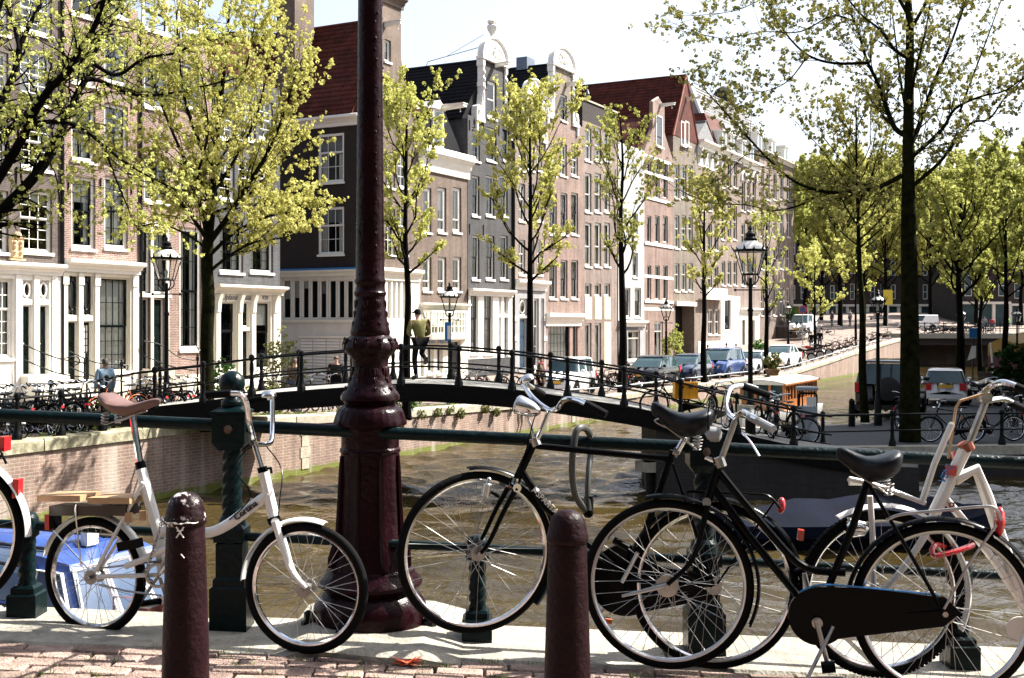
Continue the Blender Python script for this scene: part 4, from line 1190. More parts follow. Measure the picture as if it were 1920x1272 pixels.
for px in (966, 994, 1021):
 for yy in (598, 635):
  x, z = H.x(px), H.z(px, yy); m.box(x - .18, -.09, z - .15, x + .18, -.053, z + .15)
m.build('block_stone', MAT['white'], H.root, None)
cornice(H.root, -.02, H.w, zc0, zc1, -.052, .4)
H.body('brick_slate', zs - .2, 12); H.roof('tile_black', zs - .2, H.z(992, 170), 12, tiles=False)
hoist(H.root, H.x(1016), H.z(1016, 184), 0, .9)

# ---- H9
H = House('brick neck-gabled house with a round white top, hoist beam and a dark lattice shopfront', 1022, 1092)
ho, sp = [], []
H.wins([(1030, 1044), (1051, 1064), (1071, 1084)], [(488, 560), (362, 440)], ho, sp, nx=2, nz=(2, 2), sash='black_sash', fw=.12, curtain=.6)
H.wins([(1030, 1043), (1050, 1063), (1071, 1084)], [(270, 330)], ho, sp, nx=2, nz=(2, 1), fw=.1, curtain=.5)
u, usp = [], []
H.wins([(1051, 1063)], [(178, 227)], u, usp, nx=1, nz=(1, 1), split=.5, sash='black_sash', fw=.12)
zc0, zc1 = H.z(1050, 612), H.z(1050, 588); zs = H.z(1055, 225); zt = H.z(1055, 132)
H.wall('brick_tan', H.z(1050, 430), zs, [h for h in ho if h[2] > H.z(1050, 430)] or []) if False else None
H.wall('brick_rose', zc1, zs, ho); H.put(sp)
scroll_gable(H, 'brick_tan', H.x(1037), H.x(1072), zs, zt, u, usp, urn=False, ped=1.2); H.put(usp)
hoist(H.root, H.x(1062), H.z(1062, 160), 0, 1.3)
gh = [H.rect(1028, 607, 1068, 680), H.rect(1074, 607, 1083, 690)]
H.wall('brick_rose', GZ - .4, zc0, gh, name='ground_wall'); window(H.root, *gh[0], nx=6, nz=(4, 1), split=0, sash='black_sash', frame='black_sash', curtain=1., fw=.12); door(H.root, *gh[1], mat='black_sash')
cornice(H.root, -.02, H.w * .95, zc0, zc1, -.003, .4)
H.body('brick_tan', zs - .2, 12); H.roof('tile_black', zs - .2, H.z(1055, 118), 12)
m = MB(); m.box(H.w * .45, 2.6, H.z(1055, 122), H.w * .65, 3.4, H.z(1055, 98)); m.build('chimney_pot', MAT['lead'], H.root, None)

# ---- H10
H = House('salmon brick flat-topped house with triple white windows above cream panels', 1092, 1157)
ho, sp = [], []
C10 = [(1097, 1109), (1115, 1127), (1133, 1144)]
H.wins(C10, [(240, 302), (325, 398), (418, 500)], ho, sp, nx=1, nz=(1, 1), split=.45, fw=.14, curtain=.8)
H.wins(C10, [(532, 556)], ho, sp, nx=1, nz=(1, 1), split=0, fw=.1, sill=None, curtain=.8)
H.wins(C10[:2], [(606, 690)], ho, sp, nx=1, nz=(1, 1), split=.0, fw=.12, sill=None, curtain=1.)
zt = H.z(1125, 238)
H.wall('brick_salmon', GZ - .4, zt, ho); H.put(sp)
H.wall('brick_dark', zt, H.z(1125, 200), [], y=.02, name='parapet')
m = MB(); m.box(-.05, -.06, H.z(1125, 200), H.w + .05, .3, H.z(1125, 197)); m.build('coping', MAT['stone'], H.root, None)
for a, b in C10:
 m = MB(); h = H.rect(a, 557, b, 599); m.box(h[0], -.03, h[2], h[1], -.002, h[3]); m.build('panel', MAT['cream_panel'], H.root, None)
h = H.rect(1133, 604, 1145, 700); m = MB(); m.box(h[0], -.03, h[2], h[1], -.002, h[3]); m.build('door', MAT['cream_panel'], H.root, None)
H.body('brick_dark', H.z(1125, 200), 12)

# ---- H11
H = House('narrow grey plastered house with a small shopfront between two brick houses', 1159, 1208)
ho, sp = [], []
H.wins([(1172, 1182), (1190, 1202)], [(540, 595)], ho, sp, nx=1, nz=(1, 1), split=.5, sash='black_sash', fw=.12)
H.wins([(1186, 1196)], [(474, 520), (400, 440)], ho, sp, nx=1, nz=(1, 1), split=.5, sash='black_sash', fw=.12)
zc0, zc1 = H.z(1185, 613), H.z(1185, 602); zt = H.z(1185, 275)
H.wall('grey_plaster', zc1, zt, ho); H.put(sp)
gh = [H.rect(1176, 620, 1199, 676)]
H.wall('grey_render', GZ - .4, zc0, gh, name='shopfront', y=-.05); window(H.root, *gh[0], y=-.05, nx=2, nz=(1, 1), split=.75, frame='cream', sash='cream', curtain=.6)
cornice(H.root, -.02, H.w, zc0, zc1, -.052, .35); lettering(H.root, 'ANTIQUES & ART', H.x(1185), H.z(1185, 617), -.07, .28, MAT['paper_ink'])
H.body('grey_plaster', zt, 12)
m = MB(); h = H.rect(1150, 425, 1161, 500); m.box(h[0] - .1, .05, h[2], h[1], .5, h[3]); m.build('orange_panel', MAT['tile_orange'], H.root, None)

# ---- H12
H = House('pink brick house with a narrow spout gable, hoist beam and white stone bands', 1208, 1262)
ho, sp = [], []
C12 = [(1213, 1221), (1228, 1237), (1243, 1252)]
H.wins(C12, [(498, 562), (405, 455), (305, 372)], ho, sp, nx=1, nz=(1, 1), split=.7, sash='black_sash', fw=.1, curtain=.4, sill=None)
H.wins([(1227, 1243)], [(603, 672)], ho, sp, nx=2, nz=(1, 1), split=.75, fw=.14, curtain=.5, sill=None)
H.wins([(1212, 1218)], [(603, 672)], ho, sp, nx=1, nz=(1, 1), split=.75, fw=.08, sill=None)
zs = H.z(1235, 292)
H.wall('brick_rose', GZ - .4, zs, ho); H.put(sp)
m = MB()
for yy in (300, 330, 376, 460, 520, 566, 580):
 z = H.z(1235, yy); m.box(-.001, -.02 if yy not in (376, 460, 566) else -.08, z - .12, H.w, -.002, z + .1)
m.build('stone_band', MAT['white_stone'], H.root, None)
xn0, xn1 = H.x(1224), H.x(1246); zt = H.z(1235, 196)
m = MB(); m.ext([(0, 0, zs), (H.w, 0, zs), (xn1 + .15, 0, zs + (zt - zs) * .45), (xn1, 0, zs + (zt - zs) * .5), (xn1, 0, zt), ((xn0 + xn1) / 2, 0, zt + .5), (xn0, 0, zt), (xn0, 0, zs + (zt - zs) * .5), (xn0 - .15, 0, zs + (zt - zs) * .45)], (0, .28, 0)); m.build('gable', MAT['brick_rose'], H.root, None)
window(H.root, *H.rect(1229, 217, 1241, 276), y=-.16, nx=1, nz=(1, 1), split=.3, sash='black_sash', fw=.12, depth=.1)
m = MB(); m.tube([(xn0 - .02, .1, zt), ((xn0 + xn1) / 2, .1, zt + .52), (xn1 + .02, .1, zt)], .1, 6); m.build('gable_coping', MAT['stone'], H.root)
hoist(H.root, H.x(1238), H.z(1238, 199), 0, 1.2)
H.body('brick_rose', zs, 12); H.roof('tile_red', zs, H.z(1235, 215), 12, tiles=False)

# ---- H13
H = House('tan brick pointed-gable house with a big red tiled roof and a dark garage opening', 1262, 1308)
ho, sp = [], []
C13 = [(1265, 1274), (1278, 1287), (1291, 1299)]
H.wins(C13, [(310, 372), (404, 466), (494, 546)], ho, sp, nx=1, nz=(1, 1), split=.6, fw=.1, curtain=.7)
gar = H.rect(1266, 574, 1302, 675); ho.append(gar)
zs = H.z(1285, 262)
H.wall('brick_tan', GZ - .4, zs, ho, rev=1.5); H.put(sp)
m = MB(); m.box(gar[0], 1.4, gar[2], gar[1], 1.5, gar[3]); m.build('garage_door', MAT['black_sash'], H.root, None)
m = MB(); m.box(gar[0] - .1, -.2, gar[3], gar[1] + .1, -.002, gar[3] + .35); m.build('lintel', MAT['cream'], H.root, None)
zt = H.z(1285, 143)
m = MB(); m.ext([(0, 0, zs), (H.w, 0, zs), (H.w / 2, 0, zt)], (0, .26, 0)); m.build('gable', MAT['brick_tan'], H.root, None)
m = MB(); m.tube([(-.1, -.05, zs - .1), (H.w / 2, -.05, zt + .08)], .09, 6); m.tube([(H.w + .1, -.05, zs - .1), (H.w / 2, -.05, zt + .08)], .09, 6); m.build('verge_tile', MAT['tile_orange'], H.root)
window(H.root, *H.rect(1276, 228, 1283, 274), y=-.16, nx=1, nz=(1, 1), split=0, fw=.1); window(H.root, *H.rect(1284, 228, 1291, 274), y=-.16, nx=1, nz=(1, 1), split=0, fw=.1)
hoist(H.root, H.x(1286), H.z(1286, 187), 0, 1.3)
H.body('brick_tan', zs, 16, top=False); H.roof('tile_red', zs, zt + .05, 16, True, -.04, .25, .32)
p = hit(1101, 170, F0 + TV * (H.s0 + H.w * .35), TV); yv = (p - (F0 + TV * (H.s0 + H.w * .35))).dot(-NV)
m = MB(); m.lathe([(.14, 0), (.14, .8), (.2, .85), (.02, 1.3)], (H.w * .36, yv, lerp(zs, zt, .68)), 8); m.build('roof_vent', MAT['lead'], H.root)

# ---- H14..H17
H = House('pink brick house with a heavy white bracketed cornice and white balcony', 1308, 1351)
ho, sp = [], []
C14 = [(1314, 1322), (1327, 1335), (1339, 1347)]
H.wins(C14, [(332, 395), (420, 470), (500, 545)], ho, sp, nx=1, nz=(1, 1), split=.5, fw=.08, curtain=.6)
H.wins([(1328, 1338), (1341, 1349)], [(580, 628)], ho, sp, nx=1, nz=(1, 1), split=.5, fw=.08, curtain=.6)
z0_, z1_ = H.z(1330, 318), H.z(1330, 275)
H.wall('brick_salmon', H.z(1330, 640), z0_, ho); H.put(sp); H.wall('white', GZ - .4, H.z(1330, 640), [], y=-.04, name='plinth')
cornice(H.root, -.05, H.w, z1_ - .5, z1_ + .2, -.05, .6); m = MB(); m.box(-.05, -.04, z0_, H.w, -.002, z1_ - .4)
for k in range(5):
 x = lerp(.2, H.w - .2, k / 4); m.loft([[(x - .1, -.041, z0_ + .2), (x + .1, -.041, z0_ + .2), (x + .1, -.15, z0_ + .2), (x - .1, -.15, z0_ + .2)], [(x - .1, -.041, z1_ - .5), (x + .1, -.041, z1_ - .5), (x + .1, -.45, z1_ - .5), (x - .1, -.45, z1_ - .5)]])
m.build('frieze', MAT['white'], H.root, None)
m = MB(); zb = H.z(1330, 560); m.box(.3, -.7, zb - .12, H.w - .2, -.003, zb); m.box(.3, -.72, zb, H.w - .2, -.66, zb + .9); m.build('balcony', MAT['white'], H.root, None)
H.body('brick_umber', z1_, 12); H.roof('slate', z1_, H.z(1330, 228), 12, tiles=False)
H = House('pink brick house with white bands and tall narrow windows over a white ground floor', 1351, 1387)
ho, sp = [], []
C15 = [(1353, 1360), (1364, 1371), (1375, 1382)]
H.wins(C15, [(304, 352), (383, 450), (490, 535)], ho, sp, nx=1, nz=(1, 1), split=.5, fw=.08, curtain=.6)
z0_ = H.z(1369, 300); H.wall('brick_salmon', H.z(1369, 555), z0_, ho); H.put(sp)
gh = [H.rect(1358, 562, 1370, 620)]
H.wall('white', GZ - .4, H.z(1369, 555), gh, name='ground_wall', y=-.03); window(H.root, *gh[0], y=-.03, nx=2, nz=(1, 1), split=.5, fw=.08, sash='black_sash')
cornice(H.root, 0, H.w, z0_, H.z(1369, 286), 0, .5); H.body('brick_umber', H.z(1369, 286), 12)
def mansard(H, z0, z1, mat='slate', dx=.8):
 m = MB(); m.loft([[(0, .3, z0), (H.w, .3, z0), (H.w, 10, z0), (0, 10, z0)], [(dx, 1.8, z1), (H.w - dx * .2, 1.8, z1), (H.w - dx * .2, 8.5, z1), (dx, 8.5, z1)]])
 ro = m.build('roof', MAT[mat], H.root, None)
 for k in range(2):
  xa = H.w * (.25 + .42 * k); d = MB(); d.box(xa - .55, .1, z0 + .1, xa + .55, 1.6, z0 + 1.7); d.box(xa - .65, .0, z0 + 1.7, xa + .65, 1.7, z0 + 1.85); dd = d.build('dormer', MAT['white'], H.root, None)
  g = MB(); g.quad((xa - .4, .09, z0 + .3), (xa + .4, .09, z0 + .3), (xa + .4, .09, z0 + 1.55), (xa - .4, .09, z0 + 1.55)); g.build('pane', MAT['car_glass'], dd, None)
mansard(H, H.z(1369, 286), H.z(1369, 215), 'tile_red')
H = House('pale pink house with small arched white window heads and a white cornice', 1387, 1424)
ho, sp = [], []
C16 = [(1390, 1397), (1401, 1407), (1411, 1417)]
H.wins(C16, [(340, 396), (420, 462), (486, 536)], ho, sp, nx=1, nz=(1, 1), split=.5, fw=.08, curtain=.6)
z0_ = H.z(1405, 316); H.wall('brick_salmon', H.z(1405, 578), z0_, ho); H.put(sp)
for a, b in C16:
 h = H.rect(a - 1, 327, b + 1, 340); m = MB(); xm, rr = (h[0] + h[1]) / 2, (h[1] - h[0]) / 2
 m.tube([(xm + rr * math.cos(q), -.06, h[2] + rr * 1.2 * math.sin(q)) for q in [math.pi * k / 8 for k in range(9)]], .12, 5); m.build('arch_head', MAT['white'], H.root)
gh = [H.rect(1391, 600, 1397, 660), H.rect(1402, 600, 1415, 650)]
H.wall('cream', GZ - .4, H.z(1405, 578), gh, name='ground_wall', y=-.03); door(H.root, *gh[0], y=-.03); window(H.root, *gh[1], y=-.03, nx=2, nz=(3, 1), split=0, fw=.08)
cornice(H.root, 0, H.w, z0_, H.z(1405, 302), 0, .5); cornice(H.root, 0, H.w, H.z(1405, 588), H.z(1405, 578), -.03, .4); H.body('brick_umber', H.z(1405, 302), 12); mansard(H, H.z(1405, 302), H.z(1405, 235))
H = House('long pale pink end house of the row with a grey slate mansard roof', 1424, 1488)
ho, sp = [], []
C17 = [(1427, 1432), (1437, 1443), (1450, 1456), (1463, 1469), (1475, 1481)]
H.wins(C17, [(325, 375), (390, 445), (465, 505), (540, 592)], ho, sp, nx=1, nz=(1, 1), split=.5, fw=.08, curtain=.5, fine=False)
z0_ = H.z(1450, 300)
H.wall('brick_salmon', GZ - .4, z0_, ho); H.put(sp)
cornice(H.root, 0, H.w + .1, z0_, H.z(1450, 292), 0, .5); H.body('brick_tan', z0_ + .3, 14)
# its big slate roof: a hipped volume with the grey end gable seen over the neighbours
m = MB(); za, zb = z0_ + .3, H.z(1440, 180); m.loft([[(-9, 2.0, za), (H.w, .6, za), (H.w, 13, za), (-9, 13, za)], [(-6.5, 5, zb), (H.w - 4.5, 4.5, zb), (H.w - 4.5, 9, zb), (-6.5, 9, zb)]]); ro = m.build('roof', MAT['slate'], H.root, None)
m = MB()
for k in range(16):
 u = (k + .5) / 16
 m.bar((lerp(-9, -6.5, u), lerp(2.0, 5, u) - .05, lerp(za, zb, u)), (lerp(H.w, H.w - 4.5, u), lerp(.6, 4.5, u) - .05, lerp(za, zb, u)), .05, .05)
tag(m.build('slate_course', MAT['slate'], ro, None), kind='stuff')
m = MB(); m.tube([(-9, 1.95, za), (-6.5, 4.95, zb)], .25, 6); m.build('verge', MAT['white'], ro)
for k in range(3):
 xa = 1.2 + k * (H.w - 3) / 2; d = MB(); d.box(xa - .7, .3, za, xa + .7, 2.2, za + 1.8); d.box(xa - .85, .15, za + 1.8, xa + .85, 2.3, za + 2.0); dd = d.build('dormer', MAT['white'], H.root, None)
 g = MB(); g.quad((xa - .5, .29, za + .25), (xa + .5, .29, za + .25), (xa + .5, .29, za + 1.6), (xa - .5, .29, za + 1.6)); g.build('pane', MAT['car_glass'], dd, None)
m = MB(); m.lathe([(1.2, za + 2), (1.2, zb + .5), (1.1, zb + 1.1), (.8, zb + 1.6), (.3, zb + 1.9), (.02, zb + 2.0)], (H.w - 7.5, 5.5, 0), 14); m.build('stair_tower', MAT['far_dark'], H.root)
# entrance block with clipped box plants in front of the end house
# ------------------------------------------------------------------ elms in seed: trunk and limbs, crown of small tufts
def clumps(P, size, k, rs, flat=1.0):
 """every tuft is a ball of k little bent blades; returns vertices and quads"""
 n = len(P)
 C = np.repeat(P, k, 0)
 sz = np.repeat(size * rs.uniform(.45, 1.45, n), k)[:, None]
 d = rs.normal(size=(n * k, 3)); d /= np.linalg.norm(d, axis=1)[:, None]
 c = C + d * sz * .55
 nr = d + rs.normal(size=d.shape) * .45; nr /= np.linalg.norm(nr, axis=1)[:, None]
 a = np.cross(nr, rs.normal(size=d.shape)); a /= np.linalg.norm(a, axis=1)[:, None]
 b = np.cross(nr, a)
 q = sz * rs.uniform(.40, .62, (n * k, 1)); q2 = q * rs.uniform(.6, .9, (n * k, 1))
 v = np.stack([c - a * q, c - b * q2 - nr * q * .2, c + a * q, c + b * q2 - nr * q * .2], 1).reshape(-1, 3)
 f = np.arange(n * k * 4).reshape(-1, 4)
 return v, f

class Tree:
 def __init__(s, label, base, seed, group=None, bark='bark', name='elm_tree'):
  s.base = Vector(base); s.rnd = random.Random(seed); s.rs = np.random.RandomState(seed)
  s.root = thing(name, label, 'tree', s.base, 0, group)
  s.wood = MB(); s.tw = MB(); s.leaf = []; s.bark = bark
 def limb(s, pts, r0, r1, n=7, fine=4):
  p = smooth_path(pts, fine); m = len(p) - 1
  rr = [lerp(r0, r1, (i / m) ** .8) for i in range(m + 1)]
  s.wood.tube([q - s.base for q in p], rr, n)
  return p, rr
 def grow(s, p0, d, L, r, lev, dens, up=.25, spread=.9, kids=None, tuft=.12, leafstart=.25, sag=0.):
  """a branch of length L that wanders, carries side branches and finally tufts"""
  rnd = s.rnd; seg = max(3, int(L / (.35 if lev > 1 else .28))); seg = min(seg, 7)
  p = Vector(p0); d = Vector(d).normalized(); pts = [p.copy()]; dirs = [d.copy()]
  for i in range(seg):
   d = (d + V(rnd.gauss(0, .16), rnd.gauss(0, .16), rnd.gauss(0, .12) + up * .22 - sag * i * .05)).normalized()
   p = p + d * (L / seg); pts.append(p.copy()); dirs.append(d.copy())
  rr = [r * lerp(1, .3, i / seg) for i in range(seg + 1)]
  (s.wood if lev > 0 else s.tw).tube([q - s.base for q in pts], rr, 5 if lev > 1 else (4 if lev == 1 else 3), cap=False)
  if lev > 0:
   nk = kids[lev] if kids else 5
   for k in range(nk):
    u = rnd.uniform(.18, 1.) if lev > 1 else rnd.uniform(.1, 1.)
    i = min(seg - 1, int(u * seg)); q = lerp(pts[i], pts[i + 1], u * seg - i)
    dd = dirs[i + 1] + V(rnd.gauss(0, 1), rnd.gauss(0, 1), rnd.gauss(0, .7)) * spread * .62 + V(0, 0, up * .5)
    s.grow(q, dd, L * rnd.uniform(.34, .62) * (1.12 - .4 * u), r * .5 * lerp(1, .5, u), lev - 1, dens, up, spread, kids, tuft, leafstart, sag)
  if lev <= 1:
   n = max(1, int(L * dens * rnd.uniform(.7, 1.3) * (1 if lev == 0 else .5)))
   for k in range(n):
    u = rnd.uniform(leafstart, 1.02); i = min(seg - 1, int(u * seg)); q = lerp(pts[i], pts[i + 1], u * seg - i)
    s.leaf.append(q - s.base + V(rnd.gauss(0, .03), rnd.gauss(0, .03), rnd.gauss(0, .03)))
 def finish(s, size, k, mat='leaf'):
  s.wood.v += s.tw.v and []
  b = len(s.wood.v); s.wood.v += s.tw.v; s.wood.f += [tuple(i + b for i in f) for f in s.tw.f]
  s.wood.build('trunk', MAT[s.bark], s.root, 60)
  P = np.array([tuple(q) for q in s.leaf])
  v, f = clumps(P, size, k, s.rs)
  o = np_obj('crown', v, f, MAT[mat], s.root)
  tag(o, kind='stuff')
  s.n = len(P)
  return s.root

def street_tree(label, base, H, fork, rx, tr, seed, dens=9., limbs=13, size=.1, k=7, up=.5, mat='leaf', group='elms along the far quay', lean=(0, 0), kids=(0, 5, 6), cz=None, bark='bark', low=0.):
 """clear trunk to the fork, a leader to the top, limbs that reach the surface of an egg-shaped crown"""
 t = Tree(label, base, seed, group, bark); rnd = t.rnd
 b = t.base; pts = [b]
 for i in range(1, 7):
  u = i / 6; pts.append(b + V(rnd.gauss(0, .05 * H * .06) + lean[0] * u, rnd.gauss(0, .05 * H * .06) + lean[1] * u, H * .96 * u))
 path, rr = t.limb([b - V(0, 0, .2)] + pts, tr * 1.12, tr * .12, 9)
 def at(z):
  for p, q, ra in zip(path, path[1:], rr):
   if p.z <= z <= q.z: return lerp(p, q, (z - p.z) / max(1e-6, q.z - p.z)), ra
  return path[-1], rr[-1]
 for i in range(limbs):
  u = (i + rnd.random() * .6) / limbs
  z = b.z + lerp(fork, H * .90, u ** 1.15); q, ra = at(z)
  az = i * 2.4 + rnd.uniform(-.4, .4)
  # crown profile: widest a third of the way up, closing to the tip
  w = rx * (math.sin(math.pi * min(1, (.18 + .78 * u))) ** .8)
  rise = lerp(.35, 1.6, u) + up * .8
  d = V(math.cos(az), math.sin(az), rise * .9).normalized()
  L = min(w / max(.25, math.hypot(d.x, d.y)), (b.z + H - z) / max(.2, d.z) * 1.0)
  t.grow(q, d, max(.5, L), max(.012, ra * .48), 2, dens, up, .85, kids)
 return t.finish(size, k, mat)

# trees of the far quay, left to right
def base_on_quay(px, Y):
 x = (px - CX) / F * Y; s = (x - Q0.x) * TX + (Y - Q0.y) * TY; o = -((x - Q0.x) * NV.x + (Y - Q0.y) * NV.y)
 u = min(1, max(0, (o - .25) / 9.0)); return V(x, Y, lerp(qz(s), gz(s), u) - .03)
def height_at(px, py, Y): return U(px, py, Y).z

def big_left():
 Y = 24.5
 t = Tree('leaning elm with thick black limbs reaching in from the left edge of the picture', base_on_quay(-230, Y), 31, 'elms along the far quay')
 P = lambda l, dy=0.: [U(x, y, Y + dy + (i * .25 if dy >= 0 else -i * .2)) for i, (x, y) in enumerate(l)]
 fork = U(-120, 520, Y)
 t.limb([t.base - V(0, 0, .2), lerp(t.base, fork, .5) + V(-.1, 0, 0), fork], .30, .21, 10)
 limbs = [([(-120, 520), (-60, 452), (0, 399), (57, 340), (88, 299), (116, 242), (132, 204), (148, 170), (170, 135), (176, 104), (200, 20), (215, -60)], .16, .035, .3),
             ([(-120, 520), (-60, 420), (0, 330), (41, 261), (63, 214), (91, 170), (126, 135), (148, 97), (176, 53), (195, 0), (220, -80)], .13, .035, -.3),
             ([(-120, 520), (-70, 390), (-20, 290), (0, 262), (35, 226), (72, 195), (91, 170)], .10, .06, .6),
             ([(-120, 520), (-80, 350), (-30, 260), (0, 195), (28, 135), (35, 94), (60, 38), (79, 0), (90, -70)], .13, .03, .5),
             ([(-80, 350), (-60, 200), (-20, 80), (10, -20)], .08, .03, -.5),
             ([(35, 94), (28, 50), (12, 10), (0, -60)], .04, .02, .4),
             ([(57, 233), (94, 228), (132, 233), (163, 248), (195, 274), (239, 308), (283, 333), (333, 358)], .055, .015, -.2),
             ([(160, 148), (185, 151), (220, 167), (261, 179), (314, 176), (377, 163), (440, 148)], .06, .015, .3),
             ([(176, 120), (220, 141), (270, 110), (327, 100), (362, 82), (387, 53)], .05, .015, .1),
             ([(195, 0), (180, 20), (200, 60), (215, 30), (240, -40)], .04, .02, .2),
             ([(195, 274), (215, 330), (240, 390), (262, 440)], .03, .008, -.1),
             ([(88, 299), (105, 330), (112, 380)], .02, .008, 0)]
 rnd = t.rnd
 for l, r0, r1, dy in limbs:
  p, rr = t.limb(P(l, dy), r0, r1, 7)
  n = len(p)
  for i in range(3, n):
   if p[i].x < -13.5: continue
   for q in range(2 if rnd.random() < .55 else 1):
    d = (p[min(i + 1, n - 1)] - p[i - 1]).normalized() + V(rnd.gauss(0, .8), rnd.gauss(0, .9), rnd.gauss(0, .6) + .1)
    t.grow(p[i], d, rnd.uniform(.6, 1.5), max(.007, rr[i] * .3), 1, 5.0, .15, 1.0, (0, 4, 5), sag=.8)
 return t.finish(.064, 7)
big_left()

b = base_on_quay(389, 27.6)
t2 = Tree('broad elm with a mossy trunk in front of the grey painted shop house', b, 12, 'elms along the far quay', 'bark_moss')
def second():
 t = t2; Y = b.y
 P = lambda l, dy=0.: [U(x, y, Y + dy * i) for i, (x, y) in enumerate(l)]
 t.limb([b - V(0, 0, .2), U(388, 640, Y), U(391, 560, Y), U(388, 500, Y), U(390, 450, Y)], .17, .13, 10)
 limbs = [([(390, 452), (398, 380), (405, 280), (415, 180), (425, 90), (430, 10)], .12, .02, .1), ([(390, 452), (372, 425), (340, 380), (300, 345), (255, 330), (215, 320)], .06, .012, -.25),
             ([(390, 455), (380, 400), (355, 320), (320, 240), (290, 160), (275, 90)], .08, .015, .2), ([(392, 455), (425, 410), (470, 340), (510, 270), (540, 190), (555, 130)], .08, .015, -.15),
             ([(392, 480), (435, 440), (480, 415), (520, 402), (560, 395)], .06, .012, .12), ([(392, 510), (430, 480), (475, 455), (520, 448), (555, 440)], .045, .01, -.3),
             ([(400, 360), (440, 300), (480, 220), (500, 140), (520, 60)], .05, .012, .3), ([(402, 330), (370, 260), (345, 180), (335, 90), (330, 20)], .05, .012, -.3),
             ([(410, 220), (450, 160), (470, 90), (480, 20)], .035, .01, -.2), ([(392, 470), (350, 440), (300, 420), (262, 425)], .04, .01, .4), ([(395, 400), (450, 380), (500, 330), (540, 290)], .045, .01, .3),
             ([(385, 430), (395, 340), (440, 250), (455, 190)], .05, .012, .8), ([(385, 430), (370, 340), (390, 250), (380, 150)], .05, .012, -.8)]
 rnd = t.rnd
 for l, r0, r1, dy in limbs:
  p, rr = t.limb(P(l, dy), r0, r1, 6); n = len(p)
  for i in range(3, n):
   for q in range(2 if rnd.random() < .75 else 1):
    d = (p[min(i + 1, n - 1)] - p[i - 1]).normalized() * 1.1 + V(rnd.gauss(0, .7), rnd.gauss(0, .8), rnd.gauss(0, .5) + .25)
    t.grow(p[i], d, rnd.uniform(.7, 1.6), max(.007, rr[i] * .35), 1, 9., .4, .9, (0, 5, 6))
 t.finish(.066, 7)
second()
def stree(px, Y, ptop, pfork, prx, label, seed, tr, **kw):
 b = base_on_quay(px, Y); H = height_at(px, ptop, Y) - b.z; fk = height_at(px, pfork, Y) - b.z
 return street_tree(label, b, H, fk, prx / F * Y, tr, seed, **kw)
stree(763, 35.5, 112, 520, 92, 'slender upright elm beside the man in the black cap', 41, .16, limbs=19, dens=12, size=.078)
stree(994, 43, 160, 530, 102, 'elm with a round crown in front of the slate grey scrolled gable', 42, .19, limbs=19, dens=10.5, size=.09)
stree(1166, 51.5, 205, 520, 82, 'thinly leaved elm with ochre tips in front of the grey plastered house', 43, .24, limbs=15, dens=5., size=.10, mat='leaf_far')
stree(1320, 61, 322, 560, 56, 'small elm in front of the dark garage opening', 44, .2, limbs=13, dens=6., size=.13)
stree(1437, 72, 385, 590, 48, 'bare young elm behind the white saloon car', 45, .2, limbs=11, dens=2.5, size=.12)
stree(1528, 95, 470, 610, 52, 'young elm beside the two pedestrians up the street', 46, .16, limbs=11, dens=4, size=.18, k=5)
stree(1605, 100, 430, 560, 40, 'thin straight elm at the foot of the street rise', 47, .14, limbs=9, dens=4, size=.18, k=5)

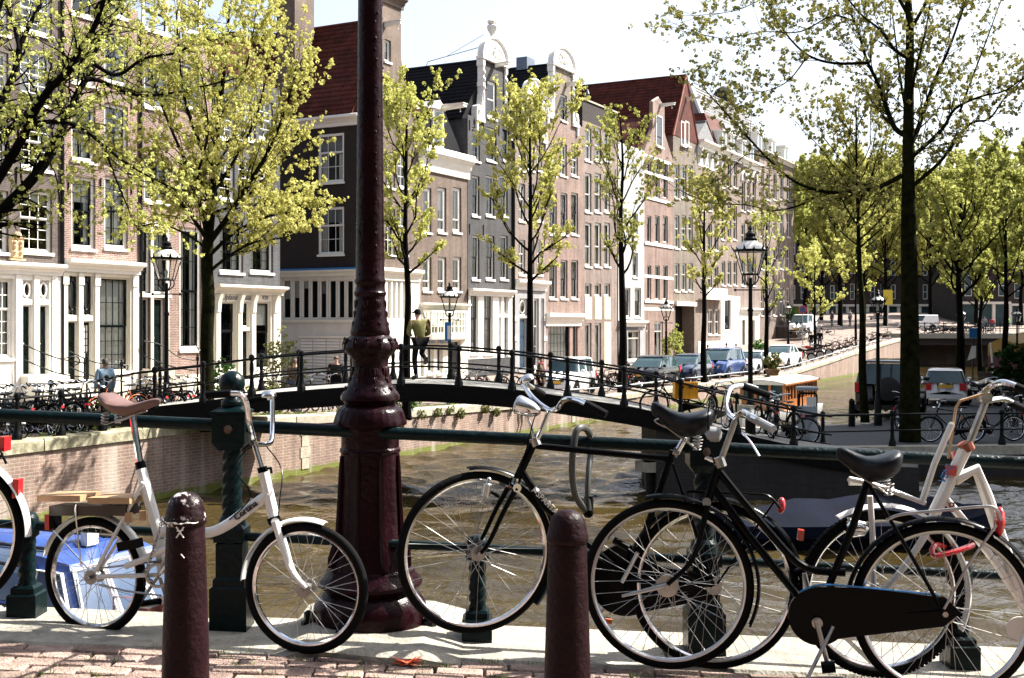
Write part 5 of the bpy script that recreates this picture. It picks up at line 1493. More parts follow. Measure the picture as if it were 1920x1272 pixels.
def big_right():
 Y = 31.8
 base = V((1706 - CX) / F * Y, Y, RQ)
 t = Tree('tall black-trunked elm on the shaded quay, seen against the white sky', base, 55, 'elms on the right-hand quay', 'bark_moss')
 P = lambda l, dy=0.: [U(x, y, Y + dy * i) for i, (x, y) in enumerate(l)]
 t.limb([base - V(0, 0, .25), U(1706, 700, Y), U(1705, 520, Y), U(1703, 400, Y), U(1703, 300, Y), U(1704, 180, Y), U(1706, 60, Y), U(1700, -60, Y), U(1706, -220, Y), U(1712, -360, Y)], .31, .03, 12)
 limbs = [([(1690, 330), (1650, 350), (1610, 358), (1546, 360), (1489, 340), (1440, 298), (1395, 250), (1350, 200), (1316, 162)], .075, .012, -.12),
             ([(1546, 360), (1500, 385), (1450, 395), (1400, 385), (1330, 380), (1270, 355)], .035, .008, .2),
             ([(1700, 255), (1678, 240), (1660, 195), (1644, 151), (1625, 113), (1606, 49), (1583, 0), (1560, -80)], .085, .02, .2),
             ([(1630, 118), (1565, 119), (1515, 104), (1474, 64), (1440, 8), (1420, -60)], .05, .012, .2),
             ([(1708, 270), (1720, 245), (1742, 181), (1757, 140), (1780, 90), (1806, 15), (1830, -70)], .085, .02, .25), ([(1708, 295), (1725, 282), (1768, 241), (1791, 204), (1840, 181), (1885, 170), (1940, 130)], .07, .014, -.2),
             ([(1708, 350), (1722, 340), (1764, 302), (1817, 234), (1855, 223), (1889, 177), (1930, 140)], .07, .014, .15), ([(1704, 110), (1678, 94), (1651, 57), (1610, 23), (1570, -30)], .06, .015, -.3),
             ([(1800, 210), (1817, 162), (1847, 83), (1870, 20), (1900, -60)], .035, .01, .3), ([(1600, 40), (1560, 30), (1500, 60), (1430, 60), (1350, 72), (1275, 50)], .03, .006, -.25),
             ([(1440, 298), (1400, 290), (1360, 330), (1320, 350)], .022, .006, .1), ([(1515, 104), (1480, 150), (1440, 170), (1390, 175)], .025, .006, .3),
             ([(1706, 60), (1740, 0), (1780, -60)], .06, .02, .2), ([(1704, 30), (1660, -40), (1600, -90)], .06, .02, .5), ([(1583, 0), (1520, -20), (1450, -10), (1380, 20), (1300, 30)], .03, .007, .1),
             ([(1703, 200), (1720, 120), (1735, 60), (1745, 0)], .05, .015, -.8), ([(1703, 230), (1690, 160), (1680, 80), (1670, 0)], .05, .015, .9)]
 rnd = t.rnd
 for l, r0, r1, dy in limbs:
  p, rr = t.limb(P(l, dy), r0, r1, 7); n = len(p)
  for i in range(3, n):
   for q in range(2 if rnd.random() < .5 else 1):
    d = (p[min(i + 1, n - 1)] - p[i - 1]).normalized() * 1.1 + V(rnd.gauss(0, .8), rnd.gauss(0, .9), rnd.gauss(0, .6) + .15)
    t.grow(p[i], d, rnd.uniform(.7, 1.7), max(.007, rr[i] * .3), 1, 5.6, .25, 1.0, (0, 5, 6))
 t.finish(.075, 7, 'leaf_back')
big_right()
def rtree(px, Y, ptop, pfork, prx, label, seed, tr, z=RQ, **kw):
 b = V((px - CX) / F * Y, Y, z); H = height_at(px, ptop, Y) - z; fk = height_at(px, pfork, Y) - z
 kw.setdefault('group', 'elms on the right-hand quay')
 return street_tree(label, b, H, fk, prx / F * Y, tr, seed, **kw)
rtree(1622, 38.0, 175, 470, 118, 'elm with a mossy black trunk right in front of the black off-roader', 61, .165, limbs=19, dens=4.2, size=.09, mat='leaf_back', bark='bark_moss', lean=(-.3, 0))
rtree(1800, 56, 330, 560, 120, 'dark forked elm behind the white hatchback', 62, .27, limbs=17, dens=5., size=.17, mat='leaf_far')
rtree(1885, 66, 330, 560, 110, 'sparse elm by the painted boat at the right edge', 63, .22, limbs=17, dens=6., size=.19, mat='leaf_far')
rtree(1838, 78, 430, 590, 85, 'bright leaved elm over the far arched bridge', 64, .2, limbs=16, dens=7., size=.20)
ZB = EYE + .25
for i, (px, Y, pt, pf, prx, lab) in enumerate([(1575, 128, 320, 545, 85, 'broad elm with a thick pale trunk at the head of the street'), (1510, 140, 330, 540, 70, 'elm beside the end house, head of the street'), (1660, 145, 350, 545, 90, 'elm behind the street lamp on the far rise'),
                                               (1745, 150, 370, 540, 95, 'elm above the dark mouth of the far bridge'), (1830, 155, 360, 540, 95, 'elm in front of the dark arched window'), (1915, 150, 340, 540, 100, 'elm at the far right above the painted boat'),
                                               (1970, 120, 300, 540, 90, 'tall elm at the right edge beyond the bridge'), (1620, 160, 335, 545, 95, 'elm between the street lamp and the thick pale trunk'), (1540, 165, 325, 540, 85, 'elm in front of the white pilasters, head of the street'), (1700, 165, 350, 540, 95, 'elm half hidden by the tall black trunk')]):
 b = V((px - CX) / F * Y, Y, ZB); H = height_at(px, pt, Y) - ZB; fk = height_at(px, pf, Y) - ZB
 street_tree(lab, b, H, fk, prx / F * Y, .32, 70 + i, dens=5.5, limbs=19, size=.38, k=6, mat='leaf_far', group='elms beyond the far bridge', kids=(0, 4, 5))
# trees of the same quay further to the right, whose crowns shade the parked cars
for i, (x, y, h) in enumerate([(20.4, 34.5, 12.), (23.5, 42., 12.), (30, 56., 13.)]):
 street_tree('elm of the shaded quay standing beyond the right edge of the picture', V(x, y, RQ), h, 4.2, 4.6, .28, 90 + i, dens=4., limbs=16, size=.30, k=6, mat='leaf_far', group='elms beyond the right edge', kids=(0, 4, 5))
# ------------------------------------------------------------------ railing of the near bridge
def rail_y(x): return 5.37 - .05 * x
RAIL_H = .93
def near_railing():
 root = thing('bridge_railing', 'dark green iron railing with twisted posts along the near bridge edge', 'railing')
 tall = [435, 1320]; short = [50, 895, 1800, -380]
 m = MB(); pts = [V(x, rail_y(x), dz(x) + RAIL_H) for x in (-3.4, -2.5, -1.5, -.5, .5, 1.5, 2.5, 3.4)]
 m.tube(pts, .029, 14); m.build('top_rail', MAT['green_iron'], root)
 m = MB(); pts = [V(x, rail_y(x), dz(x) + .42) for x in (-3.4, -2, 0, 2, 3.4)]
 m.tube(pts, .021, 12); m.build('lower_rail', MAT['green_iron'], root)
 def twisted(r, z0, z1, turns, n=20):
  """four-start rope shaft"""
  mb = MB(); k = int((z1 - z0) / .008); rings = []
  for i in range(k + 1):
   z = lerp(z0, z1, i / k); ph = turns * 2 * math.pi * i / k; ring = []
   for j in range(n):
    a = 2 * math.pi * j / n; q = r * (.80 + .24 * abs(math.cos(2 * (a - ph))) )
    ring.append((q * math.cos(a), q * math.sin(a), z))
   rings.append(ring)
  mb.loft(rings); return mb
 def post(px, is_tall):
  x = (px - CX) / F * 5.37; x = (px - CX) / F * rail_y(x); y = rail_y(x); z = dz(x)
  p = node('tall_post' if is_tall else 'short_post', root, (x, y, z))
  b = MB()
  w = .085 if is_tall else .068
  if is_tall:
   b.bbox(-w, -w, -.03, w, w, .20, .01); b.bbox(-w * .85, -w * .85, .199, w * .85, w * .85, .245, .015); b.bbox(-w * .72, -w * .72, .244, w * .72, w * .72, .40, .008)
   b.build('base', MAT['green_iron'], p, 25)
   c = MB(); c.bbox(-.07, -.07, .40, .07, .07, .48, .02); c.lathe([(.06, .36), (.062, .40), (.072, .41), (.06, .50), (.045, .52)], n=16)
   c.build('collar', MAT['green_iron'], p, 25)
   twisted(.046, .50, .83, 1.5).build('twisted_shaft', MAT['green_iron'], p, 50)
   h = MB(); h.loft([[(-.05, -.05, .82), (.05, -.05, .82), (.05, .05, .82), (-.05, .05, .82)], [(-.075, -.075, .855), (.075, -.075, .855), (.075, .075, .855), (-.075, .075, .855)], [(-.075, -.075, .985), (.075, -.075, .985), (.075, .075, .985), (-.075, .075, .985)], [(-.082, -.082, .99), (.082, -.082, .99), (.082, .082, .99), (-.082, .082, .99)], [(-.082, -.082, 1.0), (.082, -.082, 1.0), (.082, .082, 1.0), (-.082, .082, 1.0)], [(-.02, -.02, 1.03), (.02, -.02, 1.03), (.02, .02, 1.03), (-.02, .02, 1.03)]])
   h.lathe([(.022, -.09), (.022, -.075)], (0, 0, .925), 10, Matrix.Rotation(R(90), 3, 'X').inverted() if False else Matrix.Rotation(R(-90), 3, 'X')) if False else None
   h.build('head', MAT['green_iron'], p, 25)
   r_ = MB(); r_.sphere((0, -.078, .92), .02, 10, 6); r_.build('rivet', MAT['hair_brown'], p)
   s = MB()
   if px > 1000: return
   s.lathe([(.035, 1.01), (.05, 1.025), (.05, 1.045), (.03, 1.06), (.028, 1.075)], n=16); s.sphere((0, 0, 1.125), .06, 20, 14); s.build('ball_finial', MAT['green_iron'], p, 60)
  else:
   b.bbox(-w, -w, -.03, w, w, .11, .008); b.bbox(-w * .8, -w * .8, .109, w * .8, w * .8, .145, .012)
   b.build('base', MAT['green_iron'], p, 25)
   twisted(.040, .14, .37, 1.2).build('twisted_shaft', MAT['green_iron'], p, 50)
   h = MB(); h.lathe([(.038, .36), (.055, .375), (.056, .43), (.052, .455), (.04, .475), (.02, .482)], n=18); h.build('cap', MAT['green_iron'], p, 40)
 for px in tall: post(px, True)
 for px in short: post(px, False)
near_railing()

# ------------------------------------------------------------------ the big cast iron lamp post
LP = V((694 - CX) / F * 5.5, 5.5, dz(-.66))
def lamp_post():
 root = thing('lamp_post', 'massive maroon cast iron lamp post with rings and leaf ornament', 'lamp post', LP)
 Y = 5.5; z0 = LP.z
 T = [(-420, 18), (-200, 20), (0, 22.5), (250, 24.5), (480, 26.5), (522, 27), (527, 29.5), (531, 29), (535, 27), (545, 28), (549, 30.5), (553, 30), (557, 27.5), (570, 28.5), (600, 32), (618, 36.5), (624, 38), (629, 36.5), (632, 40), (636, 44), (641, 48), (647, 51), (654, 51), (661, 46), (668, 38), (674, 34.5), (690, 33), (707, 36), (718, 40), (727, 45), (736, 51), (742, 55), (749, 55), (752, 50), (757, 47), (763, 53), (767, 58), (772, 61), (782, 64), (791, 66.5), (796, 66), (800, 60), (806, 55), (820, 54), (838, 54), (841, 56.5), (846, 57), (849, 54.5), (900, 56), (950, 58.5), (998, 61), (1025, 67), (1040, 72), (1062, 76.5), (1066, 82), (1072, 84), (1084, 96), (1088, 98), (1094, 97), (1100, 88), (1104, 84), (1112, 93), (1126, 102), (1134, 105), (1142, 105.5), (1170, 105), (1185, 104), (1190, 106), (1210, 106)]
 def zz(y): return EYE - (y - HY) / F * Y - z0
 def part(name, ya, yb, n=40, lob=None, sm=35):
  pr = [(r / F * Y, zz(y)) for y, r in T if ya <= y <= yb][::-1]
  m = MB(); m.lathe(pr, n=n, lobes=lob); return m.build(name, MAT['maroon'], root, sm)
 part('shaft', -420, 570); part('vase', 570, 674)
 part('bell', 674, 757)
 # gadrooned ring
 pr = [(r / F * Y, zz(y)) for y, r in T if 757 <= y <= 806][::-1]
 m = MB(); m.lathe(pr, n=72, lobes=lambda j, a: 1 + (.035 * abs(math.cos(a * 14)) if 2 <= j <= 7 else 0)); m.build('gadroon_ring', MAT['maroon'], root, 50)
 m = MB(); pr = [(r / F * Y, zz(y)) for y, r in T if 806 <= y <= 1066][::-1]
 m.lathe(pr, n=64, lobes=lambda j, a: 1 - .018 * (abs(math.cos(a * 4)) > .82) * (j < len(pr) - 6)); pd = m.build('pedestal', MAT['maroon'], root, 25)
 part('foot', 1062, 1210)
 # ribs and raised leaf ornament
 def surf(y, a, out=0.):
  r = interp(y, T) / F * Y + out; return V(r * math.cos(a), r * math.sin(a), zz(y))
 for k in range(8):
  a = 2 * math.pi * (k + .5) / 8 + .1; m = MB()
  m.tube([surf(y, a, .004) for y in (852, 880, 940, 990, 1020, 1042, 1058)], [.008, .013, .014, .016, .02, .024, .015], 6); m.build('rib', MAT['maroon'], root)
 rn = random.Random(9)
 def leafrow(ya, yb, n, size, stag=0.):
  m = MB()
  for k in range(n):
   a = 2 * math.pi * (k + stag) / n
   for i in range(3):
    y = lerp(ya, yb, (i + .5) / 3); w = size * (1 - .22 * i) * rn.uniform(.85, 1.15)
    for sgn in (-1, 0, 1):
     c = surf(y - abs(sgn) * 2, a + sgn * .55 * w / max(.04, interp(y, T) / F * Y), .001)
     m.sphere(c, w * (.5 if sgn else .66), 7, 5, sx=.42, sy=.75, sz=1.7, M=Matrix.Rotation(a + sgn * .5, 3, 'Z'))
  return tag(m.build('leaf_ornament', MAT['maroon'], root, 60), kind='stuff')
 leafrow(562, 618, 7, .019); leafrow(690, 738, 8, .024, .4); leafrow(638, 656, 12, .018)
 leafrow(430, 500, 5, .009, .2)
 m = MB()
 for k in range(5):
  for y in range(-20, 520, 24): m.sphere(surf(y + rn.uniform(-8, 8), 2 * math.pi * (k + .3) / 5 + rn.uniform(-.2, .2), .0), rn.uniform(.002, .006), 6, 4, sz=1.8)
 tag(m.build('boss', MAT['maroon'], root, 60), kind='stuff')
 for k in range(4):   # foot bolts
  a = R(20) + k * R(90) * 1.0 if k else R(-20);
  a = [R(-12), R(192), R(250), R(80)][k]; r = .285
  b = MB(); b.lathe([(.035, -.03), (.035, .05), (.022, .055), (.022, .09), (.008, .1)], (r * math.cos(a), r * math.sin(a), 0), 6); b.build('bolt', MAT['iron'], root, 20)
 return root
lamp_post()
# plinth stone under the lamp post
m = MB(); x0, x1, y0, y1 = -1.02, -.22, 4.97, 5.9; h = .045
prof = []
for i in range(15):
 x = lerp(x0, x1, i / 14); prof.append(x)
rings = []
for x in prof:
 e = .025 * math.sin((x - x0) * 9) ; zt = dz(x) + h * min(1, (x - x0) / .12, (x1 - x) / .2 + .15)
 rings.append([(x, y0 + e, dz(x) - .05), (x, y0 + e, zt - .02), (x, y0 + .03 + e, zt - .004), (x, y0 + .12 + e, zt + .002), (x, y1, zt + .002), (x, y1, dz(x) - .05)])
m.loft(rings); tag(m.build('plinth_stone', MAT['slab'], None, 40), 'worn pale stone with rounded edge that the maroon lamp post stands on', 'stone')

# ------------------------------------------------------------------ bollards
def bollard(px, ytop, Y, label, paintflaw):
 x = (px - CX) / F * Y; z0 = dz(x); h = EYE - (ytop - HY) / F * Y - z0
 root = thing('bollard', label, 'bollard', (x, Y, z0), 0, 'maroon iron bollards in the foreground')
 m = MB(); m.lathe([(.092, -.08), (.088, .0), (.085, .2), (.071, h - .135), (.069, h - .125)], n=28); m.build('shaft', MAT['maroon_post'], root)
 m = MB(); m.lathe([(.069, h - .126), (.077, h - .118), (.078, h - .10), (.074, h - .088), (.071, h - .07), (.064, h - .04), (.05, h - .018), (.028, h - .004), (.004, h)], n=28); m.build('cap', MAT['maroon_worn' if paintflaw else 'maroon_post'], root, 60)
 if paintflaw:   # chalky white worn patches and a scratched cross
  for pts, w in [([(-.014, .24), (.014, .20)], .006), ([(.014, .24), (-.014, .20)], .006), ([(-.012, .225), (.012, .228)], .004), ([(.004, .14), (.016, .125)], .005)]:
   r_ = .0755; q = [V(r_ * math.sin(a / r_), -r_ * math.cos(a / r_), h - .36 + z) for a, z in pts]
   s = MB(); s.tube([lerp(q[0], q[1], i / 4) for i in range(5)], w * .5, 5); s.build('scratch', MAT['white_stone'], root)
  s = MB(); s.tube([((.0775) * math.cos(a), .0775 * math.sin(a), h - .107 + .002 * math.sin(a * 9)) for a in [R(-150 + 8 * i) for i in range(15)]], [.001, .003, .002, .005, .001, .002, .005, .001, .004, .001, .004, .001, .003, .002, .001], 5); s.build('worn_edge', MAT['white_stone'], root)
 return root
bollard(348, 922, 4.40, 'scratched maroon bollard with white worn cap in front of the white folding bike', True)
bollard(1064, 955, 4.32, 'clean maroon bollard between the two black bikes', False)

# orange flower head lying on the pavers
x, y = (765 - CX) / F * 4.95, 4.93; rt = thing('fallen_flower', 'crushed orange flower lying on the pavement below the lamp post', 'flower', (x, y, dz(x) + .005))
m = MB(); rn = random.Random(8)
for k in range(26):
 a = rn.uniform(0, 6.28); l = rn.uniform(.03, .075); w = .009; u = V(math.cos(a) * 1.2, math.sin(a) * .7, rn.uniform(.05, .75)); s_ = V(-math.sin(a), math.cos(a), 0) * w
 m.add([(0, 0, .004), u * l * .6 + s_, u * l, u * l * .6 - s_], [(0, 1, 2, 3)])
m.build('petal', MAT['flower_orange'], rt, None)['kind'] = 'stuff'

# ------------------------------------------------------------------ hero bicycles, each built in its own upright plane
class Bike:
 """frame of one bicycle: the vertical (or leaning) plane through its two hubs; P() puts a point of the photograph on it"""
 def __init__(s, label, hubF, hubR, lean=0., name='bicycle', group='bikes leaning on the near railing'):
  s.hF, s.hR = Vector(hubF), Vector(hubR)
  s.ax = (s.hF - s.hR).normalized()
  up = V(0, 0, 1); up = (up - s.ax * up.dot(s.ax)).normalized()
  s.n = up.cross(s.ax).normalized()
  if s.n.y > 0: s.n = -s.n                 # normal towards the viewer
  if lean: up = (up * math.cos(lean) - s.n * math.sin(lean)).normalized(); s.n = (s.n * math.cos(lean) + V(0, 0, 1) * math.sin(lean)).normalized()
  s.up = up
  s.loc = V(s.hR.x, s.hR.y, dz(s.hR.x))
  s.root = thing(name, label, 'bicycle', s.loc, 0, group)
 def P(s, px, py, off=0.): return hit(px, py, s.hR + s.n * off, s.n) - s.loc
 def W(s, p): return Vector(p) - s.loc
 def tube(s, name, pts, r, mat, off=0., n=10, sm=4, par=None, smooth=True):
  q = [s.P(*p[:2], off + (p[2] if len(p) > 2 else 0)) for p in pts]
  if len(q) > 2 and smooth: q = smooth_path(q, sm)
  rr = r
  if isinstance(r, (tuple, list)): rr = [lerp(r[0], r[1], i / (len(q) - 1)) for i in range(len(q))]
  m = MB(); m.tube(q, rr, n); return m.build(name, MAT[mat], par or s.root)
 def wheel(s, c, R_, n=None, tyre=.019, mat_rim='chrome', spokes=36, tread=False, hub=.02, drum=False, par=None):
  c = Vector(c) - s.loc; n = Vector(n or s.n).normalized()
  a = n.orthogonal().normalized();
  a = (V(0, 0, 1) - n * n.z).normalized(); b = n.cross(a)
  def pt(r, t, o=0.): return c + (a * math.cos(t) + b * math.sin(t)) * r + n * o
  N_ = 72; m = MB(); rings = []
  for i in range(N_):
   t = 2 * math.pi * i / N_; e = (a * math.cos(t) + b * math.sin(t)); cc = c + e * (R_ - tyre)
   rings.append([cc + e * tyre * math.cos(q) + n * tyre * math.sin(q) for q in [2 * math.pi * k / 10 for k in range(10)]])
  m.loft(rings, closed=True)
  w = m.build('wheel', MAT['rubber'], par or s.root, 60)
  if tread:
   m = MB()
   for i in range(110):
    t = 2 * math.pi * i / 110; e = (a * math.cos(t) + b * math.sin(t)); tg = -a * math.sin(t) + b * math.cos(t)
    for o in (-.6, .6): m.obox(c + e * (R_ - .001 - .004 * 1) + n * o * tyre * .8, e * .005, tg * .007, n * tyre * .28)
   tag(m.build('tread', MAT['rubber'], w, None), kind='stuff')
  # rim: hollow channel section
  Rr = R_ - 2 * tyre * .93; m = MB(); rings = []
  for i in range(N_):
   t = 2 * math.pi * i / N_
   rings.append([pt(Rr + .006, t, .013), pt(Rr - .004, t, .0125), pt(Rr - .011, t, .005), pt(Rr - .011, t, -.005), pt(Rr - .004, t, -.0125), pt(Rr + .006, t, -.013)])
  m.loft(rings, closed=True); m.build('rim', MAT[mat_rim], w, 40)
  m = MB(); m.tube([c - n * .05, c - n * .03], .008, 8); m.tube([c - n * .032, c + n * .032], hub, 14); m.tube([c - n * .033, c - n * .027], hub + .014, 16); m.tube([c + n * .027, c + n * .033], hub + .014, 16); m.tube([c + n * .03, c + n * .055], .008, 8); m.tube([c + n * .052, c + n * .062], .012, 6)
  if drum: m.tube([c + n * .012, c + n * .036], .047, 20)
  m.build('hub', MAT['dull_steel'], w)
  m = MB()
  for i in range(spokes):
   t = 2 * math.pi * i / spokes; sd_ = 1 if i % 2 else -1; tw = (.9 if (i // 2) % 2 else -.9)
   m.tube([pt(hub + .010, t + tw, sd_ * .030), pt(Rr - .009, t, sd_ * .002)], .0013, 4, False)
  tag(m.build('spokes', MAT['dull_steel'], w), kind='stuff')
  return w
 def fender(s, c, R_, t0, t1, mat, wdt=.027, n=None, par=None, name='mudguard'):
  """angles in degrees, measured in the bike plane: 0 = forward (towards the front hub), 90 = up"""
  c = Vector(c) - s.loc; n = Vector(n or s.n).normalized()
  up = (V(0, 0, 1) - n * n.z).normalized(); f = up.cross(n).normalized()
  if f.dot(s.ax) < 0: f = -f
  m = MB(); k = 28; rings = []
  for i in range(k + 1):
   t = R(lerp(t0, t1, i / k)); e = f * math.cos(t) + up * math.sin(t)
   rings.append([c + e * (R_ - .010) + n * wdt, c + e * (R_ - .001) + n * wdt * .78, c + e * R_ * 1.0 + e * .005, c + e * (R_ - .001) - n * wdt * .78, c + e * (R_ - .010) - n * wdt,
                          c + e * (R_ - .004) - n * wdt * .76, c + e * (R_ + .001), c + e * (R_ - .004) + n * wdt * .76])
  m.loft(rings); return m.build(name, MAT[mat], par or s.root, 50)
 def saddle(s, nose, tail, mat, width=.10, thick=.055, springs=True):
  """nose and tail: photograph points on the plane"""
  a, b = s.P(*nose), s.P(*tail); d = a - b; L = d.length; d.normalize()
  up = (s.up - d * s.up.dot(d)).normalized(); sd_ = s.n
  m = MB(); prof = [(0., .05, .30), (.04, .55, .75), (.12, .85, 1.), (.28, 1., 1.), (.42, .86, .95), (.55, .55, .85), (.7, .33, .72), (.85, .25, .62), (.95, .2, .5), (1., .1, .25)]
  rings = []
  for u, w, h in prof:
   c = b + d * L * u + up * (.018 * math.cos(u * 6.3) + .008 * (u < .2)); ring = []
   for q in range(12):
    t = 2 * math.pi * q / 12; x, z = math.cos(t), math.sin(t)
    zz_ = z * (.35 if z > 0 else 1.) * thick * h; ring.append(c + sd_ * x * width * w + up * zz_)
   rings.append(ring)
  m.loft(rings); o = m.build('saddle', MAT[mat], s.root, 60)
  if springs:
   q = MB(); base = b + d * L * .18 - up * thick * .9
   for sg in (-1, 1):
    pts = [base + sd_ * sg * width * .55 + up * (-.055 + .055 * i / 24) + (d * math.cos(i * 1.05) + sd_ * math.sin(i * 1.05)) * .016 for i in range(25)]
    q.tube(pts, .003, 5); q.tube([base + sd_ * sg * .03 - up * .055, b + d * L * .75 - up * thick * .7 + sd_ * sg * .015], .0035, 5)
   q.build('saddle_spring', MAT['dull_steel'], o)
  return o

def steer(n, deg):
 return (Matrix.Rotation(R(deg), 3, 'Z') @ Vector(n))

# --- bike D: the white small-wheeled bike on the left
def bike_white_small():
 B = Bike('white small-wheeled bike with brown saddle and wooden slats on its rack', U(574, 1103, 5.0), U(178, 1080, 5.33))
 P = B.P; rF, rR = .281, .268
 nF = steer(B.n, 4)
 B.wheel(B.hF, rF, nF, .021, tread=False); B.wheel(B.hR, rR, None, .021)
 B.fender(B.hF, rF + .017, 72, 176, 'bike_white', .026, nF); B.fender(B.hR, rR + .018, 22, 165, 'bike_white', .026)
 T = B.tube
 T('frame', [(507, 925), (480, 945), (430, 982), (395, 998), (360, 998), (322, 990), (300, 1000)], .024, 'bike_white')
 T('head_tube', [(494, 886), (515, 975)], .024, 'bike_white')
 T('fork_crown', [(512, 970), (516, 982)], .029, 'bike_black')
 f = T('fork', [(516, 978, .045), (528, 1020, .05), (546, 1070, .05), (574, 1103, .05)], (.017, .009), 'bike_white'); T('fork', [(518, 978, -.045), (533, 1020, -.05), (549, 1070, -.05), (574, 1103, -.05)], (.017, .009), 'bike_white')
 T('fork_bridge', [(516, 979, -.05), (516, 979, .05)], .018, 'bike_white', smooth=False)
 T('seat_tube', [(264, 880), (300, 1010)], .026, 'bike_white'); T('seat_tube', [(300, 1010), (306, 1075)], .026, 'bike_white')
 T('seat_stay', [(268, 905, .03), (225, 985, .045), (180, 1070, .055)], .0085, 'bike_white'); T('seat_stay', [(276, 905, -.03), (240, 985, -.045), (186, 1070, -.055)], .0085, 'bike_white')
 T('chain_stay', [(182, 1082, .055), (300, 1078, .03)], .010, 'bike_white'); T('chain_stay', [(182, 1082, -.055), (300, 1078, -.03)], .010, 'bike_white')
 m = MB(); m.tube([P(236, 1062, .06), P(262, 1052, .06), P(330, 1020, .05), P(372, 1010, .05)], .014, 8); m.build('chain_guard', MAT['bike_white'], B.root)
 T('seat_post', [(247, 772), (265, 882)], .0155, 'chrome'); T('seat_clamp', [(262, 866), (265, 880)], .023, 'bike_black')
 B.saddle((300, 758), (190, 752), 'saddle_pink', .085, .05)
 # bars: high riser, both sides
 st = T('stem', [(477, 835), (494, 892)], .013, 'chrome')
 T('stem_clamp', [(491, 876), (495, 892)], .022, 'bike_black'); T('clamp_lever', [(494, 880, .0), (508, 878, .03), (509, 888, .03)], .006, 'bike_black', smooth=False)
 T('handlebar', [(432, 738, .30), (452, 740, .27), (462, 757, .24), (468, 795, .18), (476, 826, .08), (480, 833, 0.)], .0115, 'chrome')
 T('handlebar', [(480, 833, 0.), (495, 834, -.09), (508, 829, -.17), (511, 805, -.21), (511, 745, -.25)], .0115, 'chrome')
 T('grip', [(388, 741, .31), (434, 738, .30)], .017, 'rubber')
 T('grip', [(511, 745, -.25), (470, 752, -.33)], .017, 'rubber')
 bl = MB(); c = P(504, 742, -.22); bl.lathe([(.008, -.02), (.01, -.012), (.033, -.008), (.034, 0), (.03, .014), (.018, .021), (.003, .023)], c, 18); bl.build('bell', MAT['chrome'], B.root, 50)
 T('brake_lever', [(470, 838, .05), (455, 843, .12), (470, 832, .16)], .009, 'bike_black')
 # cranks, chain, pedals
 c = P(302, 1075)
 m = MB(); ring = [V(c.x + .05 * math.cos(t), c.y + B.n.y * .05, c.z + .05 * math.sin(t)) for t in [2 * math.pi * k / 20 for k in range(20)]]; m.tube(ring, .008, 5, closed=True); m.build('chainring', MAT['dull_steel'], B.root)
 T('crank', [(302, 1075, .06), (342, 1018, .07)], .009, 'alu'); T('crank', [(302, 1075, -.06), (262, 1130, -.07)], .009, 'alu')
 T('pedal', [(330, 1014, .1), (356, 1022, .1)], .018, 'bike_black'); T('pedal', [(300, 1128, -.1), (255, 1134, -.1)], .016, 'bike_black')
 m = MB(); m.tube([P(186, 1096, .045), P(235, 1108, .045), P(302, 1117, .045)], .005, 5); m.tube([P(186, 1066, .045), P(302, 1052, .045)], .005, 5); m.build('chain', MAT['dull_steel'], B.root)
 m = MB(); m.bar(P(226, 1025, .09), P(262, 1018, .09), .05, .04); m.build('pedal_block', MAT['bike_black'], B.root)
 m = MB(); pts = smooth_path([P(305, 970, .04), P(300, 990, .06), P(285, 1040, .07), P(275, 1075, .06), P(290, 1090, .05), P(310, 1050, .06), P(318, 1000, .05), P(305, 970, .04)], 6)
 for i in range(0, len(pts) - 1, 1):
  d = (pts[i + 1] - pts[i]); mid = (pts[i] + pts[i + 1]) / 2
  if d.length > 1e-4: m.tube([mid + d * .6 * math.cos(t) + (B.n if i % 2 else B.up.cross(d.normalized())).normalized() * .009 * math.sin(t) for t in [2 * math.pi * k / 8 for k in range(8)]], .0035, 4, closed=True)
 m.build('lock_chain', MAT['dull_steel'], B.root)
 # rack: crossed dark boards with two pale slats
 y = B.n
 rk = node('rack', B.root)
 m = MB(); m.obox(P(178, 955, .0), (P(280, 955) - P(100, 955)) * .40, B.n * .055, B.up * .022); m.build('rack_board', MAT['dark_wood'], rk, None)
 for (a, b, z) in ((90, 170, 931), (184, 262, 935)):
  m = MB(); m.obox(P((a + b) / 2, z), (P(b, z) - P(a, z)) * .5, B.n * .075, B.up * .014); m.build('slat', MAT['wood'], rk, None)
 m = MB(); m.bar(P(242, 962, .06), P(242, 980, .06), .022, .03); m.bar(P(268, 958, .06), P(268, 976, .06), .012, .03); m.build('rack_bracket', MAT['wood'], rk, None)
 T('rack_stay', [(144, 946, .06), (142, 965, .06), (152, 1062, .055)], .004, 'chrome', par=rk); T('rack_stay', [(100, 995, .06), (170, 1072, .055)], .0035, 'chrome', par=rk)
 m = MB(); c = P(96, 978); m.obox(c, B.ax * .012, B.n * .03, B.up * .035); rl = m.build('rear_reflector', MAT['red_lens'], B.root, None)
 m = MB(); c = P(104, 978); m.obox(c, B.ax * .014, B.n * .026, B.up * .03); m.build('reflector_mount', MAT['bike_black'], B.root, None)
 lt = lettering(B.root, 'Cortina', 0, 0, 0, .042, MAT['paper_ink'], 'frame_lettering')
 a, b = P(441, 972, .026), P(480, 943, .026); lt.location = (a + b) / 2 + V(0, 0, .0); d = (b - a).normalized(); z_ = B.n; y_ = z_.cross(d); lt.rotation_euler = Matrix((d, y_, z_)).transposed().to_euler()
 T('brake_cable', [(462, 843, .1), (440, 880, .08), (470, 930, .03), (430, 975, .028)], .0028, 'bike_black'); T('brake_cable', [(500, 838, -.1), (528, 880, -.05), (524, 940, .03), (520, 985, .03)], .0028, 'bike_black')
 T('kickstand', [(300, 1085, -.05), (330, 1180, -.16)], .008, 'dull_steel')
bike_white_small()

